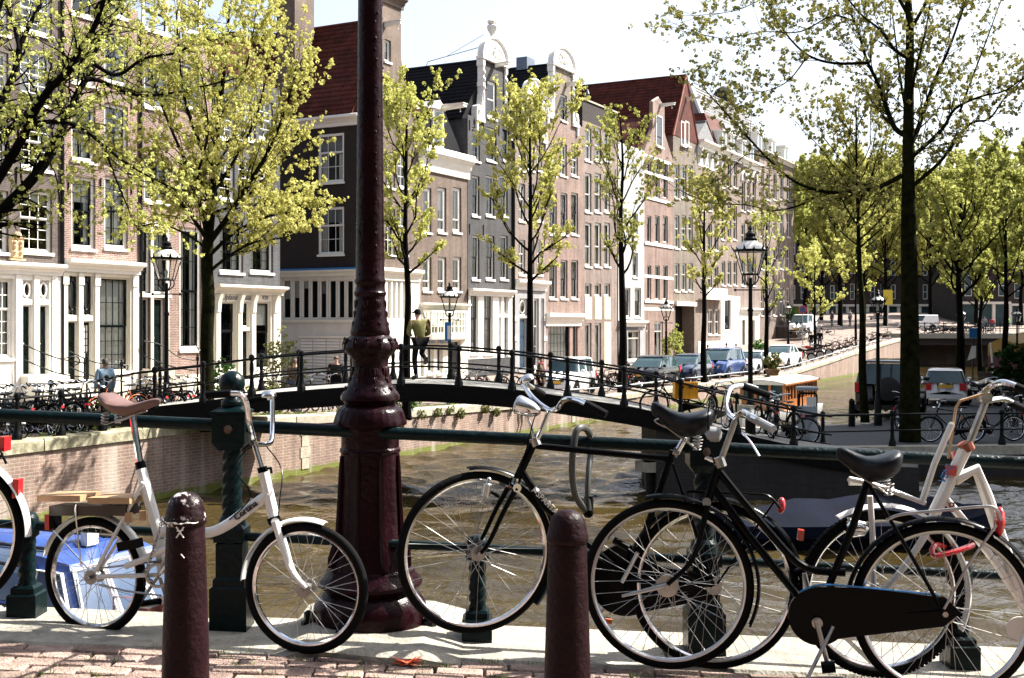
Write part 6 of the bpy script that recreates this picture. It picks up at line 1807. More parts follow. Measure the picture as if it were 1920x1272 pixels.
# --- bike A: black man's bike with turned front wheel and cable lock
def bike_black_man():
 B = Bike('black diamond-frame bike with its front wheel turned and a chrome bullet headlight', U(893, 1036, 5.18), U(1338, 1098, 5.06))
 P, T = B.P, B.tube; nF = steer(B.n, 24)
 if abs(nF.dot(V(0, 1, 0))) < .2: nF = B.n
 B.wheel(B.hF, .358, nF, .019); B.wheel(B.hR, .36, None, .019)
 B.fender(B.hF, .378, 84, 222, 'bike_black', .026, nF); B.fender(B.hR, .380, -5, 180, 'bike_black', .028)
 f = MB(); c = B.W(B.hR)
 B.fender(B.hR, .383, 165, 196, 'bike_white', .029, None, None, 'white_fender_tip')
 T('head_tube', [(1003, 826), (966, 906)], .019, 'bike_black'); T('frame', [(1003, 836), (1100, 846), (1262, 862)], .0145, 'bike_black', smooth=False)
 T('down_tube', [(976, 880), (1020, 950), (1180, 1088)], .0165, 'bike_black', smooth=False); T('seat_tube', [(1262, 845), (1180, 1088)], .0155, 'bike_black')
 for o in (.035, -.035):
  T('seat_stay', [(1262, 870, o * .6), (1338, 1098, o * 1.5)], .0075, 'bike_black'); T('chain_stay', [(1180, 1088, o), (1338, 1098, o * 1.5)], .009, 'bike_black')
 # the fork is turned with the wheel
 axw = (nF.cross(V(0, 0, 1))).normalized(); top = P(962, 912); hub = B.W(B.hF)
 for o in (1, -1):
  m = MB(); q = [top + nF * .05 * o, lerp(top, hub, .35) + nF * .055 * o, lerp(top, hub, .75) + nF * .055 * o + V(.0, 0, -.02), hub + nF * .052 * o]
  q = smooth_path(q, 4); m.tube(q, [lerp(.013, .008, i / (len(q) - 1)) for i in range(len(q))], 8); m.build('fork', MAT['bike_black'], B.root)
 m = MB(); m.tube([top + nF * .06, top - nF * .06], .02, 8); m.tube([top + V(0, 0, -.01), P(968, 896)], .022, 10); m.build('fork_crown', MAT['chrome'], B.root)
 T('stem', [(1003, 838), (1030, 772)], .012, 'chrome'); T('headset', [(1000, 822), (1006, 836)], .024, 'dull_steel')
 c = P(1030, 768); h1 = c
 # handlebar runs back along the turned wheel: near side to the right, far side up-left
 def off(px, py, o): return P(px, py, o)
 m = MB(); q = smooth_path([P(1030, 770), P(1045, 766, .05), P(1058, 750, .12), P(1080, 750, .2), P(1100, 758, .24)], 5); m.tube(q, .0115, 10)
 q = smooth_path([P(1030, 770), P(1012, 758, -.06), P(994, 740, -.14), P(983, 722, -.22), P(980, 716, -.26), P(1000, 728, -.34)], 5); m.tube(q, .0115, 10); m.build('handlebar', MAT['chrome'], B.root)
 T('grip', [(1098, 757, .24), (1137, 778, .27)], .0165, 'rubber'); T('grip', [(998, 728, -.34), (1018, 740, -.42)], .0165, 'rubber')
 bl = MB(); c = P(988, 712, -.24); bl.lathe([(.01, -.012), (.036, -.008), (.037, 0), (.032, .014), (.018, .022), (.003, .024)], c, 18, Matrix.Rotation(R(-25), 3, 'Y')); bl.build('bell', MAT['chrome'], B.root, 50)
 # bullet headlight
 a, b = P(976, 760), P(1008, 772); d = (a - b).normalized(); M3 = d.to_track_quat('Z', 'Y').to_matrix()
 hl = MB(); hl.lathe([(.006, -.055), (.02, -.045), (.034, -.015), (.041, .02), (.043, .05), (.040, .058)], (a + b) / 2, 18, M3); h_ = hl.build('headlight', MAT['chrome'], B.root, 50)
 hl = MB(); hl.lathe([(.039, .058), (.03, .066), (.002, .07)], (a + b) / 2, 18, M3); hl.build('lens', MAT['lens_clear'], h_, 50)
 T('lamp_bracket', [(987, 780), (996, 800), (1000, 824)], .006, 'chrome')
 # dynamo and brake on the fork
 m = MB(); c = P(914, 912, .06); m.lathe([(.008, -.05), (.02, -.045), (.02, .01), (.012, .014), (.010, .035), (.004, .04)], c, 12, Matrix.Rotation(R(12), 3, 'Y')); m.build('dynamo', MAT['alu'], B.root)
 T('dynamo_arm', [(914, 918, .05), (936, 932, .05)], .008, 'bike_black')
 # saddle, seat post
 T('seat_post', [(1288, 815), (1268, 850)], .0135, 'chrome'); T('seat_clamp', [(1262, 846), (1272, 852)], .019, 'dull_steel')
 B.saddle((1220, 766), (1338, 790), 'saddle_black', .115, .085)
 m = MB(); m.tube(smooth_path([P(1236, 785, .03), P(1228, 790, .02), P(1250, 802, .01), P(1290, 812)], 5), .004, 6); m.build('saddle_rail', MAT['dull_steel'], B.root)
 # chain case, cranks
 def disc(c, r, o0, o1, name, mat, n=32):
  mm = MB(); rings = []
  for o in (o0, o1): rings.append([c + (B.ax * math.cos(t) + B.up * math.sin(t)) * r + B.n * o for t in [2 * math.pi * k / n for k in range(n)]])
  mm.loft(rings); return mm.build(name, MAT[mat], B.root, 30)
 disc(P(1172, 1092), .165 * .95, -.07, -.035, 'chain_case', 'bike_black')
 m = MB(); a, b = P(1180, 1050, -.05), P(1338, 1078, -.05); e, g = P(1338, 1120, -.05), P(1180, 1150, -.05); m.ext([a, b, e, g], B.n * .03); m.build('chain_case_tail', MAT['bike_black'], B.root, None)
 T('crank', [(1166, 1092, .06), (1196, 1036, .07)], .009, 'alu'); T('pedal', [(1150, 1012, .12), (1178, 1028, .12)], .016, 'bike_black')
 T('crank', [(1166, 1092, -.08), (1128, 1148, -.09)], .009, 'dull_steel'); T('pedal', [(1118, 1160, -.12), (1144, 1164, -.12)], .014, 'bike_black')
 m = MB(); m.obox(P(1141, 1165, -.10), B.ax * .016, B.n * .006, B.up * .010); m.build('pedal_reflector', MAT['orange_lens'], B.root, None)
 # rear carrier and lamp
 m = MB()
 for o in (.06, -.06): m.tube(smooth_path([P(1290, 925, o * .5), P(1300, 922, o), P(1400, 926, o), P(1440, 930, o), P(1462, 952, o)], 4), .006, 6); m.tube([P(1452, 940, o), P(1345, 1095, o * .9)], .005, 6)
 for px in (1320, 1355, 1390, 1425): m.tube([P(px, 925, .06), P(px, 925, -.06)], .005, 5)
 m.build('rear_rack', MAT['bike_black'], B.root)
 m = MB(); m.sphere(P(1465, 948), 1, 12, 8, .018, .034, .036, Matrix((B.ax, B.n, B.up)).transposed()); m.build('rear_light', MAT['red_lens'], B.root, 60)
 T('brake_cable', [(1010, 770), (1000, 790, .04), (985, 850, .03), (962, 912, .04)], .0028, 'bike_black')
 m = MB(); m.obox(P(1501, 1003), B.ax * .012, B.n * .02, B.up * .022); m.build('rear_reflector', MAT['red_lens'], B.root, None)
 lt = lettering(B.root, 'SPARTA', 0, 0, 0, .035, MAT['bike_white'], 'frame_lettering')
 a, b = P(1008, 926, .018), P(1044, 962, .018); lt.location = (a + b) / 2; d = (b - a).normalized(); z_ = B.n; lt.rotation_euler = Matrix((d, z_.cross(d), z_)).transposed().to_euler()
 m = MB(); m.tube([P(1000, 917), P(1006, 924)], .0172, 10); m.build('frame_band', MAT['bike_white'], B.root)
bike_black_man()

# cable lock hooked over the rail and the top tube
def cable_lock():
 Y = 5.24
 p = [U(x, y, Y + o) for x, y, o in [(1106, 815, .1), (1100, 806, .05), (1090, 802, -.02), (1080, 812, -.05), (1074, 850, -.06), (1073, 890, -.05), (1078, 925, -.04), (1088, 945, -.03), (1098, 958, -.02)]]
 q = [U(x, y, Y + o) for x, y, o in [(1106, 815, .1), (1108, 840, .1), (1104, 880, .04), (1102, 920, 0), (1104, 958, -.02)]]
 root = thing('cable_lock', 'thick grey cable lock hanging from the railing over the black top tube', 'bike lock', p[4])
 m = MB(); m.tube([v - p[4] for v in smooth_path(p, 6)], .0155, 10); m.tube([v - p[4] for v in smooth_path(q, 5)], .0135, 10); m.build('cable', MAT['lock_grey'], root)
 m = MB(); c = U(1103, 962, Y) - p[4]; m.sphere(c, .024, 12, 8); m.tube([U(1104, 930, Y) - p[4], U(1104, 955, Y) - p[4]], .021, 10); m.build('lock_head', MAT['bike_black'], root)
cable_lock()

# --- bike B: black ladies' bike in front
def bike_black_lady():
 B = Bike("black step-through bike with long swept double tubes and a big red tail light", U(1252, 1096, 4.95), U(1768, 1146, 4.74))
 P, T = B.P, B.tube
 B.wheel(B.hF, .358, None, .0195, drum=True, mat_rim='alu'); B.wheel(B.hR, .360, None, .0195, drum=True, mat_rim='alu')
 B.fender(B.hF, .379, 76, 205, 'bike_black', .028); B.fender(B.hR, .379, 0, 178, 'bike_black', .029)
 B.fender(B.hR, .381, 152, 186, 'bike_white', .030, None, None, 'white_fender_tip')
 T('head_tube', [(1349, 868), (1324, 948)], .0205, 'bike_black')
 T('down_tube', [(1338, 915), (1400, 1000), (1530, 1160)], .0165, 'bike_black', smooth=False)
 T('frame', [(1348, 884), (1400, 948), (1470, 1030), (1500, 1058), (1530, 1070), (1585, 1074)], .0165, 'bike_black')
 T('seat_tube', [(1634, 880), (1600, 985), (1530, 1160)], .0160, 'bike_black', smooth=False)
 for o in (.035, -.035):
  T('seat_stay', [(1630, 910, o * .7), (1690, 1010, o * 1.6), (1768, 1146, o * 1.7)], .008, 'bike_black', smooth=False); T('chain_stay', [(1530, 1160, o), (1768, 1146, o * 1.6)], .010, 'bike_black')
  q = 'fork'; T(q, [(1326, 948, o * 1.4), (1318, 985, o * 1.6), (1298, 1050, o * 1.5), (1252, 1096, o * 1.5)], (.014, .009), 'bike_black')
 T('fork_crown', [(1325, 942, -.055), (1325, 942, .055)], .019, 'dull_steel', smooth=False)
 T('brake_arm', [(1250, 1098, .045), (1166, 1118, .05)], (.011, .006), 'alu', smooth=False)
 T('stem', [(1350, 868), (1378, 790)], .013, 'dull_steel'); T('headset', [(1346, 858), (1352, 876)], .026, 'dull_steel')
 T('fender_light', [(1322, 858), (1350, 868)], .009, 'chrome')
 # handlebar: near side swings up and back, far side too
 T('handlebar', [(1378, 786), (1366, 775, -.06), (1362, 752, -.13), (1372, 728, -.2), (1400, 724, -.26), (1420, 730, -.28)], .0115, 'chrome')
 T('handlebar', [(1378, 786), (1392, 772, .06), (1402, 778, .13), (1420, 786, .2)], .0115, 'chrome')
 T('grip', [(1392, 724, -.25), (1442, 742, -.29)], .0165, 'rubber'); T('grip', [(1405, 781, .15), (1450, 805, .24)], .0165, 'bike_grey')
 T('brake_lever', [(1365, 786, -.1), (1385, 776, -.12), (1418, 790, -.18)], .006, 'chrome'); T('brake_lever', [(1392, 812, .1), (1408, 830, .15), (1424, 856, .2)], .0045, 'chrome')
 m = MB(); c = P(1398, 770, .0); m.obox(c, B.ax * .035, B.n * .03, B.up * .022); m.build('clamp', MAT['chrome'], B.root, None)
 m = MB(); c = P(1340, 815, -.02); m.lathe([(.012, -.03), (.03, -.02), (.033, .02), (.004, .04)], c, 14, B.ax.to_track_quat('Z', 'Y').to_matrix()); m.build('headlight', MAT['bike_grey'], B.root)
 T('brake_cable', [(1375, 735, -.2), (1340, 735, -.1), (1328, 770, -.03), (1330, 830, 0), (1340, 870, .02)], .003, 'bike_black')
 B.saddle((1568, 852), (1692, 868), 'saddle_black', .11, .085); T('seat_post', [(1640, 880), (1630, 905)], .0135, 'dull_steel')
 # chain case, cranks, pedals, kickstand
 def disc(c, r, o0, o1, name, mat, n=32):
  mm = MB(); mm.loft([[c + (B.ax * math.cos(t) + B.up * math.sin(t)) * r + B.n * o for t in [2 * math.pi * k / n for k in range(n)]] for o in (o0, o1)]); return mm.build(name, MAT[mat], B.root, 30)
 disc(P(1532, 1150), .118, .03, .06, 'chain_case', 'bike_black')
 m = MB(); m.ext([P(1532, 1098, .031), P(1620, 1100, .031), P(1770, 1118, .031), P(1800, 1146, .031), P(1768, 1172, .031), P(1560, 1196, .031)], B.n * .028); m.build('chain_case_tail', MAT['bike_black'], B.root, None)
 m = MB(); m.tube(smooth_path([P(1500, 1110, .06), P(1535, 1097, .06), P(1600, 1100, .06), P(1760, 1116, .06)], 4), .004, 5); m.build('chain_case_edge', MAT['sign_blue'], B.root)
 m = MB(); c = P(1530, 1160); m.tube([c - B.n * .07, c + B.n * .08], .022, 14); m.build('bottom_bracket', MAT['dull_steel'], B.root)
 T('crank', [(1530, 1162, .08), (1552, 1246, .085)], .0105, 'dull_steel'); T('pedal', [(1540, 1252, .13), (1566, 1250, .13)], .024, 'bike_black')
 T('crank', [(1530, 1160, -.08), (1508, 1075, -.085)], .0105, 'dull_steel'); T('pedal', [(1490, 1075, -.13), (1520, 1070, -.13)], .018, 'bike_black')
 T('kickstand', [(1562, 1175, .06), (1545, 1210, .09), (1505, 1290, .16)], .008, 'alu', smooth=False)
 # rear rack with the red lamp
 m = MB()
 for o in (.065, -.065): m.tube(smooth_path([P(1662, 976, o), P(1690, 965, o), P(1760, 958, o), P(1845, 950, o), P(1868, 956, o), P(1878, 975, o)], 4), .0065, 7); m.tube([P(1868, 985, o), P(1815, 1060, o), P(1770, 1142, o)], .0055, 6)
 for px, py in ((1690, 965), (1730, 961), (1770, 957), (1810, 953)): m.tube([P(px, py, .065), P(px, py, -.065)], .005, 5)
 m.build('rear_rack', MAT['dull_steel'], B.root)
 m = MB(); a = P(1874, 978); m.sphere(a, 1, 12, 8, .02, .05, .06, Matrix((B.ax, B.n, B.up)).transposed()); m.build('rear_light', MAT['red_lens'], B.root, 60)
 for s_ in [(1640, 905, 1700, 1010), (1655, 930, 1700, 1000)]: pass
 m = MB(); c = P(1912, 1180, .0); m.lathe([(.05, -.004), (.05, .004)], c, 18, B.n.to_track_quat('Z', 'Y').to_matrix()); m.build('spoke_reflector', MAT['offwhite'], B.root)
bike_black_lady()

# --- bike C: white transport bike with front carrier
def bike_white_transport():
 B = Bike('rusty white transport bike with a front carrier and red chain lock, far right', U(1652, 1113, 5.03), U(2128, 1138, 5.06))
 P, T = B.P, B.tube
 B.wheel(B.hF, .358, None, .022, tread=True); B.wheel(B.hR, .358, None, .022)
 B.fender(B.hF, .382, 60, 96, 'bike_dirty_white', .03); B.fender(B.hF, .384, 96, 205, 'bike_dirty_white', .031)
 B.fender(B.hR, .384, 20, 180, 'bike_dirty_white', .031)
 T('head_tube', [(1812, 838), (1752, 962)], .027, 'bike_dirty_white')
 T('down_tube', [(1790, 900), (1830, 880), (1850, 930), (1916, 1125), (1940, 1170)], .026, 'bike_dirty_white', smooth=False)
 T('frame', [(1772, 935), (1810, 980), (1870, 1060), (1935, 1160)], .017, 'bike_dirty_white', smooth=False)
 for o in (.04, -.04):
  T('fork', [(1752, 960, o), (1735, 1003, o * 1.3), (1690, 1070, o * 1.3), (1652, 1113, o * 1.3)], (.018, .012), 'bike_dirty_white')
  T('chain_stay', [(1940, 1170, o), (2128, 1138, o * 1.5)], .011, 'bike_dirty_white'); T('seat_stay', [(2040, 900, o), (2128, 1138, o * 1.4)], .009, 'bike_dirty_white')
 T('seat_tube', [(2050, 860), (1940, 1170)], .018, 'bike_dirty_white')
 T('seat_post', [(2060, 830), (2050, 860)], .013, 'chrome'); B.saddle((2000, 812), (2110, 825), 'saddle_black', .1, .055)
 T('headset', [(1808, 830), (1815, 845)], .032, 'tile_orange'); T('stem', [(1815, 838), (1850, 748)], .0155, 'dull_steel')
 m = MB(); c = P(1846, 745); m.sphere(c, .03, 12, 8); m.tube([c + B.n * .03, c - B.n * .03], .024, 12); m.build('bar_clamp', MAT['dull_steel'], B.root)
 T('handlebar', [(1846, 740, .02), (1848, 733, .1), (1862, 722, .2), (1882, 717, .26), (1905, 724, .3)], .0125, 'chrome'); T('handlebar', [(1852, 752, -.03), (1880, 748, -.1), (1900, 756, -.16)], .0125, 'chrome')
 T('grip', [(1896, 722, .28), (1945, 742, .34)], .0175, 'rubber'); T('grip', [(1895, 756, -.15), (1960, 785, -.28)], .0175, 'rubber')
 # front carrier: flat rack, upright back and stays to the hub
 rk = node('front_carrier', B.root)
 for o in (.10, -.10):
  T('carrier_rail', [(1592, 898 + (8 if o < 0 else 0), o), (1640, 910, o), (1735, 944, o)], .011, 'bike_dirty_white', par=rk)
  T('carrier_post', [(1728, 944, o), (1752, 870, o), (1784, 796, o)], .013, 'bike_dirty_white', par=rk, smooth=False)
  T('carrier_stay', [(1631, 930, o * .7), (1636, 1000, o * .7), (1638, 1105, o * .7)], .012, 'bike_dirty_white', par=rk, smooth=False)
  T('brace_rod', [(1778, 860, o * .4), (1792, 765, o * .4), (1800, 752, o * .4), (1840, 740, o * .3)], .006, 'wood', par=rk, smooth=False)
 for px, py in ((1592, 900), (1630, 908), (1680, 925), (1730, 943)): T('carrier_bar', [(px, py, .1), (px, py, -.1)], .009, 'bike_dirty_white', par=rk, smooth=False)
 T('carrier_bar', [(1784, 796, .1), (1784, 796, -.1)], .012, 'bike_dirty_white', par=rk, smooth=False)
 m = MB(); c = P(1606, 990, .03); m.lathe([(.01, -.05), (.034, -.03), (.043, .02), (.044, .035), (.01, .05)], c, 16, B.ax.to_track_quat('Z', 'Y').to_matrix()); m.build('headlight', MAT['chrome'], B.root)
 # chain lock wrapped in red
 T('red_lock', [(1748, 1030, .08), (1752, 1042, .1), (1785, 1036, .09), (1810, 1028, .07), (1825, 1022, .05)], .012, 'red_lens'); T('red_lock', [(1748, 1030, .08), (1758, 1022, .05), (1790, 1032, -.05)], .012, 'red_lens')
 m = MB(); m.obox(P(1783, 882, .02), B.ax * .02, B.n * .012, B.up * .022); m.obox(P(1795, 855, -.04), B.ax * .022, B.n * .015, B.up * .016); m.build('red_tag', MAT['red_lens'], B.root, None)
 lt = lettering(B.root, '8', 0, 0, 0, .06, MAT['tile_orange'], 'frame_number'); lt.location = P(1784, 952, .03); z_ = B.n; d = B.ax * -1; lt.rotation_euler = Matrix((d, z_.cross(d), z_)).transposed().to_euler()
 lt = lettering(B.root, 'VENJ', 0, 0, 0, .04, MAT['sign_blue'], 'frame_lettering'); a, b = P(1766, 905, .029), P(1782, 872, .029); lt.location = (a + b) / 2; d = (b - a).normalized(); lt.rotation_euler = Matrix((d, z_.cross(d), z_)).transposed().to_euler()
 T('kickstand', [(1940, 1175, -.1), (1935, 1270, -.16)], .01, 'dull_steel')
bike_white_transport()

# --- bike E: only its tail comes into the picture at the left edge
def bike_left_edge():
 B = Bike('bike with white mudguard tip and two red lights, cut by the left edge', U(-560, 985, 5.26), U(-102, 1000, 5.26))
 P, T = B.P, B.tube
 B.wheel(B.hR, .352, None, .02); B.wheel(B.hF, .352, None, .02)
 B.fender(B.hR, .374, 20, 165, 'bike_black', .028); B.fender(B.hR, .378, 128, 182, 'bike_white', .03, None, None, 'white_fender_tip'); B.fender(B.hF, .374, 0, 120, 'bike_black', .028)
 T('seat_tube', [(-230, 760), (-310, 1020)], .016, 'bike_black'); T('frame', [(-470, 800), (-310, 1020)], .016, 'bike_black'); T('frame', [(-465, 815), (-240, 830)], .015, 'bike_black'); T('head_tube', [(-455, 770), (-490, 850)], .02, 'bike_black')
 for o in (.04, -.04): T('chain_stay', [(-310, 1020, o), (-102, 1000, o)], .009, 'bike_black'); T('seat_stay', [(-240, 830, o), (-102, 1000, o)], .008, 'bike_black'); T('fork', [(-490, 850, o), (-560, 985, o)], .011, 'bike_black')
 B.saddle((-290, 735), (-170, 740), 'saddle_black', .1, .055); T('handlebar', [(-455, 770), (-430, 700, .1), (-380, 690, .28)], .011, 'chrome'); T('handlebar', [(-455, 770), (-430, 700, -.1), (-380, 690, -.28)], .011, 'chrome')
 m = MB()
 for o in (.06, -.06): m.tube([P(-200, 850, o), P(0, 845, o), P(12, 870, o)], .006, 6); m.tube([P(5, 850, o), P(-95, 1000, o)], .005, 6)
 m.build('rear_rack', MAT['bike_black'], B.root)
 m = MB(); m.obox(P(8, 832), B.ax * .016, B.n * .035, B.up * .032); m.build('rear_light', MAT['red_lens'], B.root, 20)
 m = MB(); m.obox(P(33, 916), B.ax * .014, B.n * .025, B.up * .042); m.build('rear_reflector', MAT['red_lens'], B.root, 20)
bike_left_edge()
# ------------------------------------------------------------------ the iron footbridge
DZ = [(-14, -2.38), (-11, -2.30), (-9.5, -2.05), (-8.16, -1.89), (-7.07, -1.77), (-5.9, -1.61), (-3.65, -1.44), (-2.07, -1.36), (0, -1.5), (1.27, -1.67), (2.56, -1.87), (3.4, -2.04), (5.4, -2.55), (7, -2.88), (8.6, -3.10), (9.6, -3.145)]
_dp = smooth_path([V(x, 0, z) for x, z in DZ], 6); _dl = [(p.x, p.z) for p in _dp]
def deckz(x): return EYE + interp(x, _dl)
BN, BF = 26.8, 29.9
def footbridge():
 root = thing('footbridge', 'low arched black iron footbridge with two baluster railings crossing the canal', 'bridge', (-2, 28.3, 0))
 O = V(2, -28.3, 0)
 X = [-13.5 + .4 * i for i in range(58)]
 m = MB(); m.loft([[(x, BN + .08, deckz(x) - .12), (x, BF - .08, deckz(x) - .12), (x, BF - .08, deckz(x)), (x, BN + .08, deckz(x))] for x in X]); m.shift(O); m.build('deck', MAT['deck'], root, 20)
 for y0, y1 in ((BN - .06, BN + .078), (BF - .078, BF + .06)):
  m = MB(); m.loft([[(x, y0, deckz(x) - .35), (x, y1, deckz(x) - .35), (x, y1, deckz(x) + .03), (x, y0, deckz(x) + .03)] for x in X if -12 < x < 8.4]); m.shift(O)
  m.build('side_beam', MAT['iron'], root, 20)
  m = MB(); m.loft([[(x, y0 - .05, deckz(x) - .38), (x, y1 + .05, deckz(x) - .38), (x, y1 + .05, deckz(x) - .35), (x, y0 - .05, deckz(x) - .35)] for x in X if -9 < x < 3.4]); m.shift(O); m.build('flange', MAT['iron'], root, 20)
 for k in range(3):
  y = lerp(BN, BF, (k + 1) / 4); m = MB(); m.loft([[(x, y - .06, deckz(x) - .32), (x, y + .06, deckz(x) - .32), (x, y + .06, deckz(x) - .121), (x, y - .06, deckz(x) - .121)] for x in X if -9 < x < 3.4]); m.shift(O); m.build('girder', MAT['iron'], root, 20)
 # ramps: solid brick below the deck ends
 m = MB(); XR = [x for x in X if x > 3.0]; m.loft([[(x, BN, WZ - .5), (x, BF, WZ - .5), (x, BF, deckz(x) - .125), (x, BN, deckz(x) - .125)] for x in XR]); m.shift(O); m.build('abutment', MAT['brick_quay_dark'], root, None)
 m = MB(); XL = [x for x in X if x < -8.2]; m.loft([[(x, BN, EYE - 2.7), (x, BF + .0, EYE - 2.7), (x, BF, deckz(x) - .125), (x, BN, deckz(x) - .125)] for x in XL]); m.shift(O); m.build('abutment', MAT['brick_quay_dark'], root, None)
 pm = MB(); pm.lathe([(.10, -.02), (.10, .10), (.085, .13), (.06, .22), (.045, .36), (.045, .38), (.055, .40), (.055, .44), (.045, .46), (.04, .50), (.052, .60), (.045, .74), (.035, .79), (.065, .81), (.075, .86), (.06, .92), (.02, .95)], n=12)
 data = pm.build('railing_post', MAT['iron'], root).data; bpy.data.objects.remove(bpy.data.objects['railing_post'])
 for Y, pxs in ((BN, [290, 381, 472, 565, 660, 752, 860, 960, 1064, 1170, 1276, 1382, 1488]), (BF, [-10, 95, 200, 300, 395, 490, 560, 648, 737, 845, 935, 1032, 1128, 1230, 1336, 1440])):
  for px in pxs:
   x = (px - CX) / F * Y
   if x < -12.5: continue
   o = bpy.data.objects.new('railing_post', data); COL.objects.link(o); o.parent = root; o.location = V(x, Y, deckz(x)) + O
  x0 = -9.0 if Y == BN else -12.4; xs = [x for x in X if x0 <= x <= 7.4]
  for h, r in ((.84, .026), (.42, .022)):
   m = MB(); m.tube([V(x, Y, deckz(x) + h) for x in xs], r, 8); m.shift(O); m.build('rail', MAT['iron'], root)
 return data
POST = footbridge()
def fence(name, label, pts, hts=(.84, .42), posts=None):
 root = thing(name, label, 'fence', pts[0])
 for h in hts:
  m = MB(); m.tube([V(*p) - V(*pts[0]) + V(0, 0, h) for p in pts], .026 if h > .6 else .022, 8); m.build('rail', MAT['iron'], root)
 for p in (posts or pts):
  o = bpy.data.objects.new('fence_post', POST); COL.objects.link(o); o.parent = root; o.location = V(*p) - V(*pts[0])
qp = [tuple(qpt(qs(px), .2)) for px in (-150, -40, 45, 127, 205)]
fence('quay_fence', 'black iron fence of baluster posts on the coping in front of the parked bikes', qp + [(-9.0, BN, deckz(-9.0))], posts=qp)
rp = [(7.5, 30.0, RQ), (9.9, 30.55, RQ), (12.9, 30.9, RQ), (16, 31.3, RQ), (20, 31.5, RQ), (24, 31.7, RQ)]
fence('quay_fence', 'black iron fence along the shaded right-hand quay in front of the off-roader', rp, posts=[(8.0, 30.2, RQ)] + rp[1:])
fp = [tuple(qpt(s, .5)) for s in (8.5, 10.2)]

# ------------------------------------------------------------------ crown lanterns
def lantern(label, pos, H, w=.86, rot=0., ball=True):
 """H = height of the cross bar; w = width over the lantern's upper rim"""
 root = thing('street_lamp', label, 'street lamp', pos, rot, 'crown lantern street lamps')
 k = w / .86
 m = MB(); m.lathe([(.13, 0), (.13, .35), (.11, .4), (.11, .75), (.085, .8), (.075, 1.0), (.062, 1.1), (.058, H - .55), (.075, H - .5), (.05, H - .42), (.045, H + .3 * k)], n=12); m.build('post', MAT['iron'], root)
 m = MB(); m.tube([(-.36 * k, 0, H), (.36 * k, 0, H)], .017, 6); m.sphere((-.37 * k, 0, H), .035, 8, 6); m.sphere((.37 * k, 0, H), .035, 8, 6); m.build('cross_bar', MAT['iron'], root)
 m = MB(); zb = H + .38 * k
 for q in range(4):
  a = math.pi / 4 + q * math.pi / 2; u = V(math.cos(a), math.sin(a), 0)
  m.tube(smooth_path([V(0, 0, H + .04), u * .06 * k + V(0, 0, H + .1), u * .19 * k + V(0, 0, H + .2 * k), u * .23 * k + V(0, 0, H + .3 * k), u * .2 * k + V(0, 0, zb)], 4), .016, 5)
 m.build('bracket', MAT['iron'], root)
 zt = zb + .57 * k; rb, rt = .22 * k, .40 * k
 hexp = lambda r, z, n=6: [V(r * math.cos(2 * math.pi * (i + .5) / n), r * math.sin(2 * math.pi * (i + .5) / n), z) for i in range(n)]
 B_, T_ = hexp(rb, zb), hexp(rt, zt)
 f = MB()
 for i in range(6):
  f.tube([B_[i], T_[i]], .013, 5); f.tube([B_[i], B_[(i + 1) % 6]], .018, 5); f.tube([T_[i], T_[(i + 1) % 6]], .028, 6)
 fr = f.build('lantern_frame', MAT['iron'], root)
 for i in range(6):
  g = MB(); g.quad(B_[i], B_[(i + 1) % 6], T_[(i + 1) % 6], T_[i]); g.build('pane', MAT['lamp_glass'], fr, None)
 m = MB(); m.lathe([(.05, zb), (.06, zb + .05), (.03, zb + .08), (.035, zb + .15), (.05, zb + .2), (.03, zb + .25), (.004, zb + .27)], n=10); m.build('bulb', MAT['lens_clear'], fr)
 c = MB()
 for i in range(12):
  a = 2 * math.pi * i / 12; r = rt * (.98 if i % 2 else 1.06); u = V(math.cos(a), math.sin(a), 0)
  c.ext([u * r + V(-u.y, u.x, 0) * .035 + V(0, 0, zt + .02), u * (r + .05) + V(0, 0, zt + (.15 if i % 2 == 0 else .09)), u * r - V(-u.y, u.x, 0) * .035 + V(0, 0, zt + .02)], u * .015)
 c.lathe([(rt * 1.05, zt - .02), (rt * 1.07, zt + .03), (rt * .98, zt + .035)], n=12); c.build('crown', MAT['iron'], root)
 d = MB(); d.lathe([(rt * .95, zt + .03), (rt * .8, zt + .12 * k), (rt * .5, zt + .22 * k), (rt * .36, zt + .25 * k)], n=12); d.build('dome', MAT['white'], root, 50)
 d = MB(); d.lathe([(rt * .40, zt + .245 * k), (rt * .42, zt + .30 * k), (rt * .30, zt + .34 * k), (rt * .32, zt + .42 * k), (rt * .2, zt + .46 * k), (.03, zt + .5 * k), (.05, zt + .55 * k), (.005, zt + .65 * k)], n=10); d.build('finial', MAT['iron'], root)
 return root
def lamp_at(px, ybar, Y, z, w, label, **kw):
 p = U(px, ybar, Y); return lantern(label, V(p.x, p.y, z), p.z - z, w, **kw)
b = base_on_quay(312, 29.3); lamp_at(312, 552, 29.3, b.z, .80, 'crown lantern lamp in front of the rose brick house, left of the mossy elm')
b = base_on_quay(843, 40.0); L2 = lamp_at(843, 600, 40.0, b.z, .70, 'crown lantern lamp with a small blue sign, behind the man in the cap')
lamp_at(1407, 544, 28.6, deckz(5.7) - .05, .86, 'large crown lantern lamp at the right-hand foot of the iron footbridge')
b = base_on_quay(1249, 60); lamp_at(1249, 606, 60, b.z, .68, 'crown lantern lamp beside the leafy vine at the dark garage opening')
lamp_at(1646, 598, 37.0, RQ, .50, 'crown lantern lamp standing between the mossy elm and the black off-roader')
b = base_on_quay(1479, 100); lamp_at(1478, 596, 92, qz(84), .66, 'crown lantern lamp at the end of the house row beside the round blue sign')
lamp_at(1803, 612, 66, RQ, .58, 'crown lantern lamp in front of the far bridge, behind the forked elm')
lamp_at(1907, 612, 70, RQ, .62, 'crown lantern lamp at the right edge above the painted boat')
